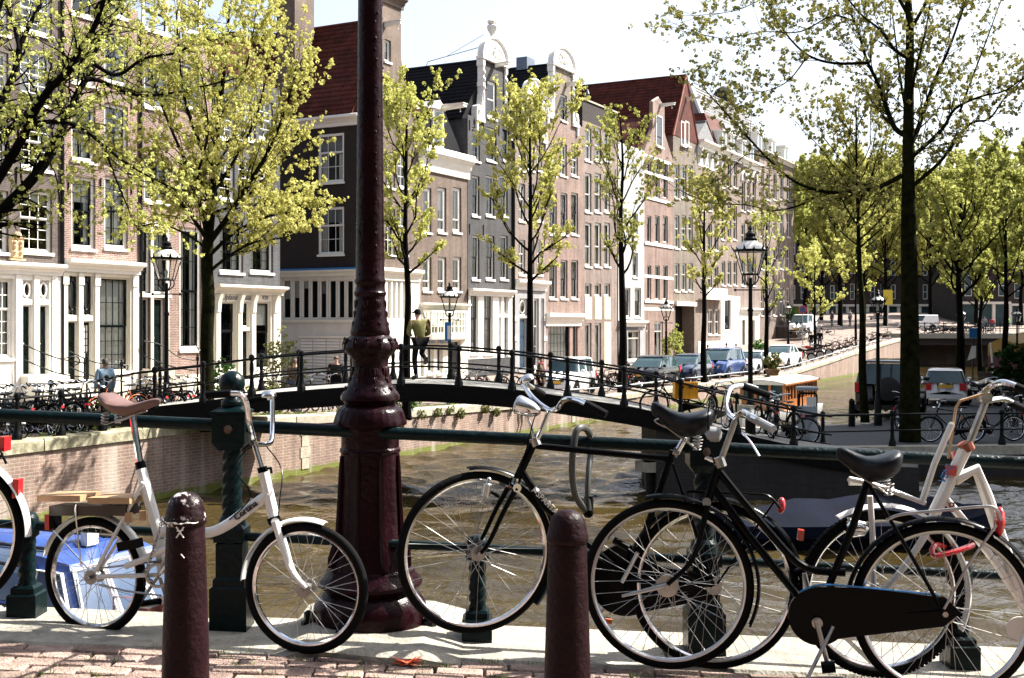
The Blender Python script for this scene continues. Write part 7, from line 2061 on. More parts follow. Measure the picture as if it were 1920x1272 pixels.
# small blue sign hung on the second lamp
p = U(840, 622, 39.8); rt = thing('lamp_sign', 'small blue and white sign hung on the lamp behind the man in the cap', 'sign', p)
m = MB(); m.box(-.11, -.02, -.32, .11, .02, .32); m.build('panel', MAT['sign_blue'], rt, None); m = MB(); m.box(-.02, -.026, -.26, .09, -.021, .2); m.build('face', MAT['white'], rt, None)

# ------------------------------------------------------------------ the far arched bridge and what stands beyond it
def far_bridge():
 Y = 112.; x0, x1 = (1700 - CX) / F * Y, (2050 - CX) / F * Y; zt = EYE - (626 - HY) / F * Y; root = thing('road_bridge', 'far road bridge with a pale deck edge over a dark opening', 'bridge', (x0, Y, zt))
 w = x1 - x0; m = MB(); m.box(0, 0, -.45, w, 9, 0); m.build('deck', MAT['slab'], root, None)
 m = MB(); m.box(.3, .3, -1.1, w, 8.7, -.451); m.build('beam', MAT['far_dark'], root, None)
 for x in (-.8, w - 1): m = MB(); m.box(x, -.2, WZ - zt - .5, x + 1.6, 9.2, -.452); m.build('pier', MAT['brick_quay_dark'], root, None)
 m = MB(); m.box(-.5, 8.9, WZ - zt - .5, w + 4, 9.2, -.5); m.build('back_wall', MAT['far_dark'], root, None)
 m = MB()
 for h in (.5, 1.0): m.tube([(0, .2, h), (w, .2, h)], .035, 5)
 k = 0.
 while k < w: m.tube([(k, .2, 0), (k, .2, 1.1)], .045, 5); k += 1.8
 m.build('railing', MAT['iron'], root)
far_bridge()
# dark houses closing the view at the right, each its own
def far_house(label, pxa, pxb, ytop, Y, mat, rows, ncol, shop='cream', roof=2.5, back=None):
 x0, x1 = (pxa - CX) / F * Y, (pxb - CX) / F * Y; zt = EYE - (ytop - HY) / F * Y; z0 = EYE - .5; w = x1 - x0; h = zt - z0
 rz, grp = 0, 'shaded houses closing the view'
 if back: x0, w, h, z0, rz, grp = back
 root = thing('far_house', label, 'house', (x0, Y, z0), rz, grp)
 holes = []
 for r in range(rows):
  for c in range(ncol):
   a = w * (c + .28) / ncol; b_ = w * (c + .72) / ncol; c0 = 4.2 + r * (h - 4.6) / rows + .5; holes.append((a, b_, c0, c0 + (h - 4.6) / rows * .62))
 m = MB(); wall_grid(m, 0, w, 3.9, h, holes, 0, .25); m.quad((0, 12, 0), (0, 0, 0), (0, 0, h), (0, 12, h)); m.quad((w, 0, 0), (w, 12, 0), (w, 12, h), (w, 0, h)); m.quad((w, 12, 0), (0, 12, 0), (0, 12, h), (w, 12, h)); m.build('wall', MAT[mat], root, None)
 for hh in holes:
  f = MB(); a, b_, c, d = hh; t = .1
  f.box(a, .1, c, a + t, .18, d); f.box(b_ - t, .1, c, b_, .18, d); f.box(a + t, .1, c, b_ - t, .18, c + t); f.box(a + t, .1, d - t, b_ - t, .18, d); f.box(a + t, .11, (c + d) / 2 - .04, b_ - t, .17, (c + d) / 2 + .04)
  wn_ = f.build('window', MAT['white'], root, None); g = MB(); g.quad((a + t, .14, c + t), (b_ - t, .14, c + t), (b_ - t, .14, d - t), (a + t, .14, d - t)); g.build('pane', MAT['car_glass'], wn_, None)
 n = ncol + 1; m = MB(); m.box(0, .25, 0, w, .4, 3.6); m.build('shop_glass', MAT['car_glass'], root, None)
 for i in range(n): m = MB(); x = w * i / ncol; m.box(max(0, x - .22), -.05, 0, min(w, x + .22), .249, 3.55); m.build('pilaster', MAT[shop], root, None)
 m = MB(); m.box(0, -.25, 3.55, w, .3, 3.899); m.build('fascia', MAT[shop], root, None)
 m = MB(); m.loft([[(0, 0, h), (w, 0, h), (w, 12, h), (0, 12, h)], [(.3, 4, h + roof), (w - .3, 4, h + roof), (w - .3, 8, h + roof), (.3, 8, h + roof)]]); m.build('roof', MAT['slate'], root, None)
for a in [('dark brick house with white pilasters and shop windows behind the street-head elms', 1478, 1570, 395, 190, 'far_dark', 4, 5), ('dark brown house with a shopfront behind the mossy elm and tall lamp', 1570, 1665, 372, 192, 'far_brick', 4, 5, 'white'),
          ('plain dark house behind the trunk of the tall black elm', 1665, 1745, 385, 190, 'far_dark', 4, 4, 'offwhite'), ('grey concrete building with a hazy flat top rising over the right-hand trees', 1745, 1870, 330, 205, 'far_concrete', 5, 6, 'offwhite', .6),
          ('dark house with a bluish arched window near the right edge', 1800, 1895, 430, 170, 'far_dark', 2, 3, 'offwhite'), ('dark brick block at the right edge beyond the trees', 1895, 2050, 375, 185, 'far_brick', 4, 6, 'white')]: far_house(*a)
# unseen houses added behind the viewer to keep the low sky off near surfaces
for i in range(9):
 far_house('unseen dark house added behind the viewer to block low sky', 0, 1, 0, -9.0 - (i % 3) * .3, ['far_brick', 'far_dark', 'far_dark'][i % 3], 4, 3, ['far_dark', 'black_sash', 'far_brick'][i % 3], 2.0, (-24 + i * 7.0, 6.9, 14.5 + (i * 5 % 4), -.05, math.pi, 'added sky blockers behind the viewer'))
# the houses of the right-hand canal side, out of the frame: they shade that quay
for i in range(8):
 p = V(17.6, 30, 0) + TV * (8.0 * (i + 1)); far_house('tall brick house of the shaded canal side beyond the right edge', 0, 1, 0, p.y, ['far_brick', 'far_dark'][i % 2], 5, 3, 'far_dark', 2.0, (p.x, 7.9, 16.5 + (i * 3 % 4) * .5, RQ, RZ + math.pi, 'houses beyond the right edge'))
# ------------------------------------------------------------------ cars
def rrect(x0, x1, hw, z, r=.25, n=4, ty=0.):
 """rounded outline in the plane z"""
 pts = []
 for cx_, cy_, a0 in ((x1 - r, hw - r, 0), (x0 + r, hw - r, 90), (x0 + r, -hw + r, 180), (x1 - r, -hw + r, 270)):
  for k in range(n + 1):
   a = R(a0 + 90 * k / n); pts.append(V(cx_ + r * math.cos(a), cy_ + r * math.sin(a), z))
 return pts
SPECS = {  # length, width, [(x,z) top line of the lower body from tail to nose], glasshouse belt (rear,front), roof (rear,front), belt z, roof z
 'hatch': dict(L=3.9, W=1.66, top=[(-1.95, .55), (-1.93, .80), (-1.85, .92), (.75, .94), (1.55, .80), (1.88, .66), (1.95, .5)], belt=(-1.88, 1.0), roof=(-1.45, .12), zb=.90, zr=1.44, wx=(-1.2, 1.25)),
 'sedan': dict(L=4.4, W=1.74, top=[(-2.2, .5), (-2.18, .85), (-2.1, .93), (-1.2, .96), (.8, .94), (1.8, .80), (2.12, .68), (2.2, .5)], belt=(-1.55, 1.05), roof=(-.95, .1), zb=.92, zr=1.43, wx=(-1.35, 1.38)),
 'estate': dict(L=4.4, W=1.74, top=[(-2.2, .5), (-2.18, .85), (-2.1, .93), (.8, .94), (1.75, .80), (2.12, .66), (2.2, .5)], belt=(-2.1, 1.05), roof=(-1.8, .05), zb=.92, zr=1.46, wx=(-1.3, 1.38)),
 'mpv': dict(L=4.4, W=1.80, top=[(-2.2, .5), (-2.18, .9), (-2.1, 1.0), (1.2, 1.02), (1.9, .86), (2.15, .7), (2.2, .5)], belt=(-2.1, 1.55), roof=(-1.85, .45), zb=1.0, zr=1.68, wx=(-1.35, 1.4)),
 'suv': dict(L=4.7, W=1.92, top=[(-2.35, .6), (-2.34, 1.05), (-2.3, 1.15), (1.0, 1.16), (2.2, 1.08), (2.33, .9), (2.35, .6)], belt=(-2.3, 1.1), roof=(-2.15, .5), zb=1.12, zr=1.88, wx=(-1.4, 1.45)),
 'micro': dict(L=3.4, W=1.5, top=[(-1.7, .5), (-1.68, .85), (-1.6, .95), (.7, .96), (1.35, .9), (1.6, .75), (1.7, .5)], belt=(-1.6, .85), roof=(-1.45, .45), zb=.93, zr=1.56, wx=(-1.05, 1.05)),
 'van': dict(L=4.8, W=1.9, top=[(-2.4, .5), (-2.39, 1.1), (-2.35, 1.2), (1.3, 1.22), (2.1, 1.0), (2.35, .8), (2.4, .5)], belt=(-2.36, 1.75), roof=(-2.3, .9), zb=1.18, zr=1.98, wx=(-1.5, 1.5)),
}
def car(name, label, pos, heading, kind, mat, scale=1., blind=False, spare=False):
 S = SPECS[kind]; root = thing(name, label, 'van' if kind in ('van', 'micro') else 'car', pos, heading, 'cars parked along the canals'); root.scale = (scale,) * 3
 hw = S['W'] / 2; Rw = .31 if kind not in ('suv', 'van') else .37
 xs = [S['top'][0][0] + S['L'] * i / 22 for i in range(23)]
 m = MB(); rings = []
 for x in xs:
  u = abs(x) / (S['L'] / 2); w = hw * (1 - .10 * max(0, (u - .72) / .28) ** 2); zt = interp(x, S['top']); zb = .20 + .12 * max(0, (u - .85) / .15)
  half = [(w * .86, zb), (w * .96, zb + .06), (w * 1.0, lerp(zb, zt, .45)), (w * .985, zt - .10), (w * .93, zt - .02), (w * .80, zt + .012), (w * .4, zt + .035)]
  rings.append([(x, -y, z) for y, z in reversed(half)] + [(x, 0, zt + .04)] + [(x, y, z) for y, z in half] + [(x, 0, zb)])
 m.loft([r[::-1] for r in rings]); body = m.build('body', MAT[mat], root, 30)
 b0, b1 = S['belt']; r0, r1 = S['roof']; zb, zr = S['zb'], S['zr']; wb, wr = hw * .93, hw * .74
 g = MB(); rings = []
 for u in (0, .5, .9): rings.append(rrect(lerp(b0, r0, u), lerp(b1, r1, u), lerp(wb, wr, u), lerp(zb, zr - .04, u), .16))
 g.loft(rings); g.build('window_glass', MAT['car_glass'], root, 40)
 rf = MB(); rf.loft([rrect(lerp(b0, r0, .88) - .01, lerp(b1, r1, .88) + .01, lerp(wb, wr, .88) + .012, zr - .075, .17), rrect(r0 + .0, r1 - .0, wr, zr - .03, .17), rrect(r0 + .12, r1 - .15, wr - .12, zr, .15), rrect(r0 + .5, r1 - .5, wr - .4, zr + .012, .1)]); rf.build('roof', MAT[mat], root, 50)
 for sg in (1, -1):
  q = MB()
  def pil(xb_, xr_, w_): q.bar((xb_, sg * (wb + .004), zb), (xr_, sg * (wr + .012), zr - .05), w_, .03, up=(0, 1, 0)) if False else q.ext([(xb_ - w_, sg * (wb + .006), zb - .02), (xb_ + w_, sg * (wb + .006), zb - .02), (xr_ + w_ * .7, sg * (wr + .022), zr - .06), (xr_ - w_ * .7, sg * (wr + .022), zr - .06)], (0, -sg * .02, 0))
  pil(b1 - .22, r1 - .06, .045); pil(lerp(b0, b1, .52), lerp(r0, r1, .5), .045); pil(b0 + .24, r0 + .1, .08)
  if kind in ('mpv', 'estate', 'van'): pil(lerp(b0, b1, .25), lerp(r0, r1, .22), .04)
  if blind: q.ext([(b0 + .1, sg * (wb + .007), zb), (lerp(b0, b1, .5), sg * (wb + .007), zb), (lerp(r0, r1, .5), sg * (wr + .02), zr - .08), (r0 + .05, sg * (wr + .02), zr - .08)], (0, -sg * .02, 0))
  q.build('pillar', MAT[mat], root, None)
  mm = MB(); mm.sphere((b1 - .3, sg * (hw + .09), zb + .07), .095, 8, 6, sx=.7, sz=.8); mm.tube([(b1 - .3, sg * (wb), zb + .03), (b1 - .3, sg * (hw + .05), zb + .05)], .02, 5); mm.build('mirror', MAT[mat], root)
  for xw in S['wx']:
   a = MB(); a.lathe([(Rw * 1.17, 0), (Rw * 1.17, .012), (.01, .012)], (xw, sg * (hw - .008), Rw), 24, Matrix.Rotation(R(-90 * sg), 3, 'X')); a.build('wheel_arch', MAT['plastic'], root)
   t = MB(); t.lathe([(Rw * .55, -.19), (Rw * .93, -.19), (Rw, -.16), (Rw, -.02), (Rw * .95, .012), (Rw * .66, .022)], (xw, sg * (hw - .002), Rw), 24, Matrix.Rotation(R(-90 * sg), 3, 'X')); wh = t.build('wheel', MAT['rubber'], root)
   t = MB(); t.lathe([(Rw * .68, .012), (Rw * .66, .022), (Rw * .58, .01), (Rw * .2, .018), (Rw * .16, .028), (.004, .03)], (xw, sg * (hw - .002), Rw), 20, Matrix.Rotation(R(-90 * sg), 3, 'X')); t.build('rim', MAT['alu'], wh)
  xn = S['L'] / 2; zn = interp(xn - .15, S['top'])
  h = MB(); h.loft([[(xn - .34, sg * hw * .88, zn - .02), (xn - .10, sg * hw * .52, zn - .10), (xn - .05, sg * hw * .52, zn - .24), (xn - .28, sg * hw * .92, zn - .17)], [(xn - .30, sg * (hw * .90 + .03), zn + .0), (xn - .03, sg * hw * .54, zn - .08), (xn + .0, sg * hw * .54, zn - .22), (xn - .20, sg * (hw * .90 + .03), zn - .17)]]); h.build('headlight', MAT['lens_clear'], root, None)
  xr = -S['L'] / 2; h = MB(); zt_ = interp(xr + .1, S['top'])
  h.box(xr - .012, min(sg * hw * .62, sg * hw * .93), zt_ - .30, xr + .16, max(sg * hw * .62, sg * hw * .93), zt_ - .02 if kind not in ('suv', 'van') else zt_ + .02); h.build('tail_light', MAT['red_lens'], root, None)
 for sx_ in (1, -1):
  xe = sx_ * S['L'] / 2; q = MB(); q.loft([rrect(-hw * .97, hw * .97, .06, z, .05) for z in (.30, .46)]); q.v = [(xe - sx_ * .05 + sx_ * y * 1.2, x, z) for x, y, z in q.v]; q.build('bumper', MAT['plastic'] if kind in ('suv', 'van') else MAT[mat], root, 30)
  q = MB(); z_ = .5 if sx_ > 0 else (.72 if kind != 'suv' else .9); q.box(xe - .02, -.26, z_, xe + .03, .26, z_ + .11) if sx_ > 0 else q.box(xe - .03, -.26, z_, xe + .02, .26, z_ + .11); q.build('number_plate', MAT['plate'], root, None)
 q = MB(); xe = S['L'] / 2; q.box(xe - .1, -hw * .5, .58, xe + .012, hw * .5, .66); q.build('grille', MAT['plastic'], root, None)
 if spare:
  t = MB(); t.lathe([(.2, -.1), (.36, -.1), (.38, -.05), (.38, .08), (.3, .1), (.01, .1)], (-S['L'] / 2 - .12, -.15, .98), 24, Matrix.Rotation(R(-90), 3, 'Y')); t.build('spare_wheel', MAT['plastic'], root)
 return root
def qcar(px, off, name, label, kind, mat, flip=True, scale=1., dh=0., **kw):
 o = Q0 - NV * off; s = fs(px, o); p = o + TV * s; u = min(1, max(0, (off - .25) / 9)); z = lerp(qz(s), gz(s), u)
 return car(name, label, V(p.x, p.y, z), RZ + (math.pi if flip else 0) + dh, kind, mat, scale, **kw)
qcar(1066, 2.0, 'parked_van', 'small rounded white old-fashioned van parked behind the footbridge railing', 'micro', 'car_white', dh=.1)
qcar(1222, 1.5, 'parked_car', 'glossy black car nearest the footbridge in the row of parked cars', 'hatch', 'car_black', scale=1.02)
qcar(1290, 1.6, 'parked_car', 'dark navy hatchback parked between the black car and the blue people carrier', 'hatch', 'car_navy')
qcar(1352, 1.6, 'parked_car', 'bright blue people carrier in the row of parked cars', 'mpv', 'car_blue')
qcar(1409, 1.5, 'parked_car', 'white saloon parked half behind the large lamp post', 'sedan', 'car_white')
qcar(1464, 1.6, 'parked_car', 'white saloon at the far end of the parked row, beside the planter', 'sedan', 'car_white', scale=1.08)
car('parked_car', 'tall black off-roader with a spare wheel, parked in the shade seen from behind', V((1672 - CX) / F * 41.6, 41.6, RQ), RZ + R(4), 'suv', 'car_black', 1.05, spare=True)
car('parked_car', 'white hatchback seen from behind beyond the tall black elm trunk', V((1772 - CX) / F * 47.5, 47.5, RQ), RZ + R(8), 'hatch', 'car_white')
car('parked_van', 'white van far up the street beside the round blue sign', V((1506 - CX) / F * 118, 118, EYE - .9), RZ + math.pi, 'van', 'car_white', 1.0, blind=True)
car('parked_van', 'pale van beyond the far bridge railing, right of the tall black trunk', V((1722 - CX) / F * 135, 135, EYE - .6), R(180), 'van', 'car_white', .9, blind=True)

# ------------------------------------------------------------------ ordinary parked bicycles
def std_bike(mat, step=False, fender='bike_black', crate=False, rack=True, child=None):
 root = bpy.data.objects.new('bicycle', None); COL.objects.link(root)
 RW = .35; xr, xf = -.53, .57
 def T(name, pts, r, mt=mat, n=6, par=None):
  m = MB(); m.tube(pts, r, n); return m.build(name, MAT[mt], par or root)
 for x in (xr, xf):
  m = MB(); m.tube([(x + (RW - .02) * math.cos(t), 0, RW + (RW - .02) * math.sin(t)) for t in [2 * math.pi * k / 28 for k in range(28)]], .02, 6, closed=True); w = m.build('wheel', MAT['rubber'], root)
  m = MB(); m.tube([(x + (RW - .045) * math.cos(t), 0, RW + (RW - .045) * math.sin(t)) for t in [2 * math.pi * k / 28 for k in range(28)]], .009, 5, closed=True); m.build('rim', MAT['chrome'], w)
  m = MB()
  for k in range(16):
   t = 2 * math.pi * k / 16; m.tube([(x, (-1) ** k * .02, RW), (x + (RW - .05) * math.cos(t), 0, RW + (RW - .05) * math.sin(t))], .002, 3, False)
  m.tube([(x, -.06, RW), (x, .06, RW)], .02, 8); tag(m.build('spokes', MAT['alu'], w), kind='stuff')
  m = MB(); a0, a1 = (20, 175) if x < 0 else (45, 195)
  rings = []
  for k in range(15):
   t = R(lerp(a0, a1, k / 14)); c, s = math.cos(t), math.sin(t)
   rings.append([(x + c * (RW + q), y, RW + s * (RW + q)) for q, y in ((.008, .027), (.022, .02), (.024, 0), (.022, -.02), (.008, -.027))])
  m.loft(rings, False); m.build('mudguard', MAT[fender], root, 50)
 m = MB(); hd, hb, bb, st = V(.33, 0, .93), V(.40, 0, .72), V(-.08, 0, .29), V(-.26, 0, .84)
 m.tube([hd, hb], .019, 7); m.tube([hb + V(-.01, 0, .02), bb], .017, 7); m.tube([st, bb], .016, 7)
 m.tube([hd + V(.01, 0, -.03), st + V(.01, 0, -.02)] if not step else smooth_path([hb + V(-.02, 0, .1), V(.2, 0, .5), V(.02, 0, .42), V(-.16, 0, .5)], 3), .015, 7)
 for y in (.05, -.05): m.tube([st, (xr, y, RW)], .008, 5); m.tube([bb, (xr, y, RW)], .009, 5); m.tube([hb, (.46, y, .6), (xf, y, RW)], .011, 5)
 m.build('frame', MAT[mat], root)
 m = MB(); m.tube([hd, hd + V(-.05, 0, .12)], .012, 6)
 for y in (1, -1): m.tube(smooth_path([hd + V(-.05, 0, .12), V(.32, y * .1, 1.06), V(.3, y * .2, 1.1), V(.2, y * .29, 1.1), V(.12, y * .31, 1.07)], 3), .011, 6)
 m.build('handlebar', MAT['chrome'], root)
 for y in (1, -1): T('grip', [(.2, y * .29, 1.1), (.08, y * .32, 1.06)], .017, 'rubber')
 m = MB(); rings = []
 for x, w, h in ((-.43, .03, .03), (-.40, .09, .05), (-.32, .10, .05), (-.24, .06, .045), (-.12, .028, .03)): rings.append([(x, w * math.cos(q), .96 + h * .5 * math.sin(q) * (1.4 if math.sin(q) < 0 else .5)) for q in [2 * math.pi * k / 8 for k in range(8)]])
 m.loft(rings); m.build('saddle', MAT['saddle_black'], root, 60); T('seat_post', [st, V(-.29, 0, .95)], .013, 'chrome')
 m = MB(); m.loft([[(bb.x + .1 * math.cos(t), y, bb.z + .1 * math.sin(t)) for t in [2 * math.pi * k / 14 for k in range(14)]] for y in (.04, .06)]); m.ext([(bb.x, .041, .38), (xr, .041, .41), (xr - .06, .041, .35), (xr, .041, .3), (bb.x, .041, .2)], (0, .018, 0)); m.build('chain_case', MAT['bike_black'], root, None)
 m = MB(); m.tube([bb + V(0, .07, 0), bb + V(.1, .075, -.14)], .009, 5); m.tube([bb + V(0, -.07, 0), bb + V(-.1, -.075, .14)], .009, 5); m.box(bb.x + .06, .08, bb.z - .16, bb.x + .15, .15, bb.z - .135); m.box(bb.x - .15, -.15, bb.z + .13, bb.x - .06, -.08, bb.z + .155); m.build('crank', MAT['dull_steel'], root, None)
 if rack:
  m = MB()
  for y in (.06, -.06): m.tube([(-.3, y * .5, .76), (-.4, y, .765), (-.86, y, .765)], .007, 5); m.tube([(-.75, y, .765), (xr, y, RW)], .006, 5)
  for x in (-.5, -.65, -.86): m.tube([(x, .06, .765), (x, -.06, .765)], .006, 4)
  m.build('rear_rack', MAT['bike_black'], root)
 m = MB(); m.box(-.91, -.03, .62, -.885, .03, .68); m.build('rear_light', MAT['red_lens'], root, None)
 m = MB(); m.lathe([(.01, -.05), (.03, -.03), (.035, .03), (.004, .045)], (.45, 0, .93), 10, Matrix.Rotation(R(90), 3, 'Y')); m.build('headlight', MAT['chrome'], root)
 return root
PROTO = {}
for k, a in dict(black=('bike_black', False), step=('bike_black', True), grey=('bike_grey', True), red=('bike_red', False), white=('bike_white', True, 'bike_white'), blue=('bike_blue', False), orange=('bike_orange', True, 'bike_orange')).items():
 PROTO[k] = std_bike(*a); PROTO[k].location = (0, 0, -500)
USED = set()
RB = random.Random(17)
ORD = 'first second third fourth fifth sixth seventh eighth ninth tenth eleventh'.split(); CNT = {}
def nth(label):
 CNT[label] = CNT.get(label, 0) + 1; return label.replace('@', ORD[CNT[label] - 1])
def bike(kind, pos, heading, label, group, lean=None, scale=1.):
 if kind in USED: o = copy_tree(PROTO[kind])
 else: o = PROTO[kind]; USED.add(kind)
 o.location = pos; o.scale = (scale,) * 3
 o.rotation_euler = (RB.uniform(-.12, .12) if lean is None else lean, 0, heading)
 return tag(o, nth(label) if '@' in label else label, 'bicycle', group)
def quay_bike(px, off, kind, dh, label, group, s=None):
 o = Q0 - NV * off; s = fs(px, o); p = o + TV * s; u = min(1, max(0, (off - .25) / 9)); z = lerp(qz(s), gz(s), u)
 return bike(kind, V(p.x, p.y, z), RZ + dh, label, group)
G1 = 'bikes parked along the left quay'
LB = '@ black bike from the left in the tangle behind the left quay fence'
for px, off, k, dh in [(-60, 1.0, 'black', 1.2), (-20, 1.1, 'step', 1.5), (15, 1.0, 'black', 1.35), (30, 3.0, 'black', 0.3), (48, 1.2, 'black', 1.7), (78, 0.9, 'step', 1.3), (95, 3.1, 'step', 3.3), (108, 1.2, 'black', 1.6), (140, 1.0, 'black', 1.25), (152, 3.0, 'black', 0.2), (168, 1.2, 'step', 1.5)]: quay_bike(px, off, k, dh, LB, G1)
quay_bike(2, 2.0, 'blue', 1.4, 'blue bike among the black ones at the left edge behind the quay fence', G1)
quay_bike(124, 2.1, 'grey', 1.6, 'grey bike standing in the tangle in front of the white stoop', G1)
quay_bike(222, 2.2, 'orange', 3.0, 'orange bike with a front carrier beside the man in the blue shirt', G1)
LB = '@ black bike from the left around the first crown lantern'
for px, off, k, dh in [(268, 2.2, 'black', 1.4), (292, 1.8, 'step', 1.7), (334, 2.0, 'black', 1.2), (352, 2.4, 'step', 1.5)]: quay_bike(px, off, k, dh, LB, G1)
quay_bike(312, 2.4, 'red', 1.5, 'bike with red paint parked right at the first crown lantern', G1)
quay_bike(372, 2.0, 'white', 1.2, 'white bike at the right end of the group by the first lantern', G1)
LB = '@ black bike from the left below the grey painted shop house'
for px, off, k, dh in [(408, 2.4, 'step', 1.4), (440, 2.6, 'black', 1.0), (476, 2.4, 'step', 1.8), (506, 2.3, 'black', 1.4), (536, 2.2, 'black', 1.6)]: quay_bike(px, off, k, dh, LB, G1)
LB = '@ black bike from the left seen below the footbridge deck'
for px, off, k, dh in [(575, 0.9, 'black', 0.2), (612, 1.0, 'step', 0.5), (668, 1.0, 'black', -0.2), (848, 0.9, 'black', 0.3), (885, 1.1, 'step', 0.1), (915, 0.9, 'black', 0.5), (950, 1.0, 'step', 0.2), (985, 1.2, 'black', 0.4)]: quay_bike(px, off, k, dh, LB, G1)
LB = '@ bike from the left between the slate grey house and the parked black car'
for px, off, k, dh in [(885, 5.0, 'grey', 1.0), (925, 5.2, 'black', 1.5), (950, 4.8, 'black', 1.2), (1000, 3.0, 'black', 1.4), (1018, 2.8, 'step', 1.6), (1118, 1.5, 'black', 1.3), (1132, 1.7, 'step', 1.6), (1148, 1.4, 'black', 1.4), (1164, 1.6, 'black', 1.2), (1176, 1.4, 'step', 1.7)]: quay_bike(px, off, k, dh, LB, G1)
# right-hand end of the footbridge
G2 = 'bikes at the right-hand foot of the footbridge'
cb = bike('step', V(3.85, 26.1, deckz(3.9) - .02) + V(0, .95, 0), R(175), 'black bike carrying the orange crate, leaning on the footbridge rail', G2, .05)
for px, Y, k, hd in [(1345, 27.9, 'black', 100), (1368, 28.3, 'step', 80), (1432, 28.6, 'black', 95), (1452, 28.9, 'step', 75), (1470, 29.2, 'black', 110)]:
 x = (px - CX) / F * Y; bike(k, V(x, Y, deckz(x)), R(hd), '@ black bike from the left at the foot of the big crown lantern', G2)
x = (1478 - CX) / F * 29.6; bike('blue', V(x, 29.9, RQ + .1), R(178), 'dark bike lying along the fence just left of the grey litter bin', G2)
G3 = 'bikes on the shaded right-hand quay'
for px, Y, k, hd, l in [(1785, 31.6, 'black', 176, 'black bike with rear rack leaning on the fence right of the tall black trunk'), (1862, 31.9, 'step', 4, 'dark bike behind the white transport bike\'s handlebars'), (1690, 36.2, 'black', 60, 'black bike propped behind the off-roader with its pale rim showing'), (1905, 34, 'black', 80, 'dark bike in deep shade at the right edge')]:
 bike(k, V((px - CX) / F * Y, Y, RQ), R(hd), l, G3)
G4 = 'bikes far up the street and on the far bridge'
for i in range(9):
 Y = 112.9; px = 1738 + i * 14; bike(RB.choice(['black', 'step', 'grey']), V((px - CX) / F * Y, Y, EYE - (626 - HY) / F * 112), R(RB.choice([0, 180]) + RB.uniform(-15, 15)), '@ bike from the left against the railing of the far bridge', G4)
for px, Y in [(1556, 92), (1568, 94), (1580, 96), (1593, 93), (1612, 97), (1630, 99), (1640, 101), (1655, 103)]:
 s = fs(px, Q0 - NV * 1.2); p = Q0 - NV * 1.2 + TV * s; bike(RB.choice(['black', 'step']), V(p.x, p.y, qz(s)), RZ + RB.uniform(.8, 1.8), '@ bike from the left at the canal edge where the street climbs', G4)
for px, Y in [(1500, 112), (1512, 114), (1522, 113), (1536, 116), (1548, 115)]:
 bike(RB.choice(['black', 'grey', 'step']), V((px - CX) / F * Y, Y, EYE - 1.0), RB.uniform(0, 3), '@ bike from the left in the row below the round blue sign', G4)
for o in PROTO.values():
 if o.location.z < -400:
  for c in list(o.children_recursive): bpy.data.objects.remove(c)
  bpy.data.objects.remove(o)

# orange crate on the bike at the footbridge
p = U(1284, 732, 27.05); rt = thing('crate', 'bright orange plastic crate carried on the bike by the footbridge', 'crate', p, R(4))
m = MB(); a, b_, h = .25, .17, .19
for (x0, y0, x1, y1) in ((-a, -b_, a, -b_ + .015), (-a, b_ - .015, a, b_), (-a, -b_ + .016, -a + .015, b_ - .016), (a - .015, -b_ + .016, a, b_ - .016)): m.box(x0, y0, -h, x1, y1, h)
m.box(-a + .016, -b_ + .016, -h, a - .016, b_ - .016, -h + .015)
for z in (-h, h - .03): m.box(-a - .018, -b_ - .018, z, a + .018, -b_ - .001, z + .03)
for x in (-a - .018, -a * .35, a * .3, a + .0): m.box(x, -b_ - .014, -h + .031, x + .018, -b_ - .001, h - .031)
m.box(-a + .02, -b_ - .010, -.03, a - .01, -b_ - .001, -.015); m.build('tub', MAT['crate'], rt, None)
m = MB(); m.lathe([(.045, 0), (.045, .004)], (-.11, -b_ - .016, .08), 14, Matrix.Rotation(R(90), 3, 'X')); m.build('badge', MAT['tarp'], rt, None); m = MB(); m.box(.05, -b_ - .016, .05, .15, -b_ - .012, .12); m.build('sticker', MAT['saddle_pink'], rt, None)

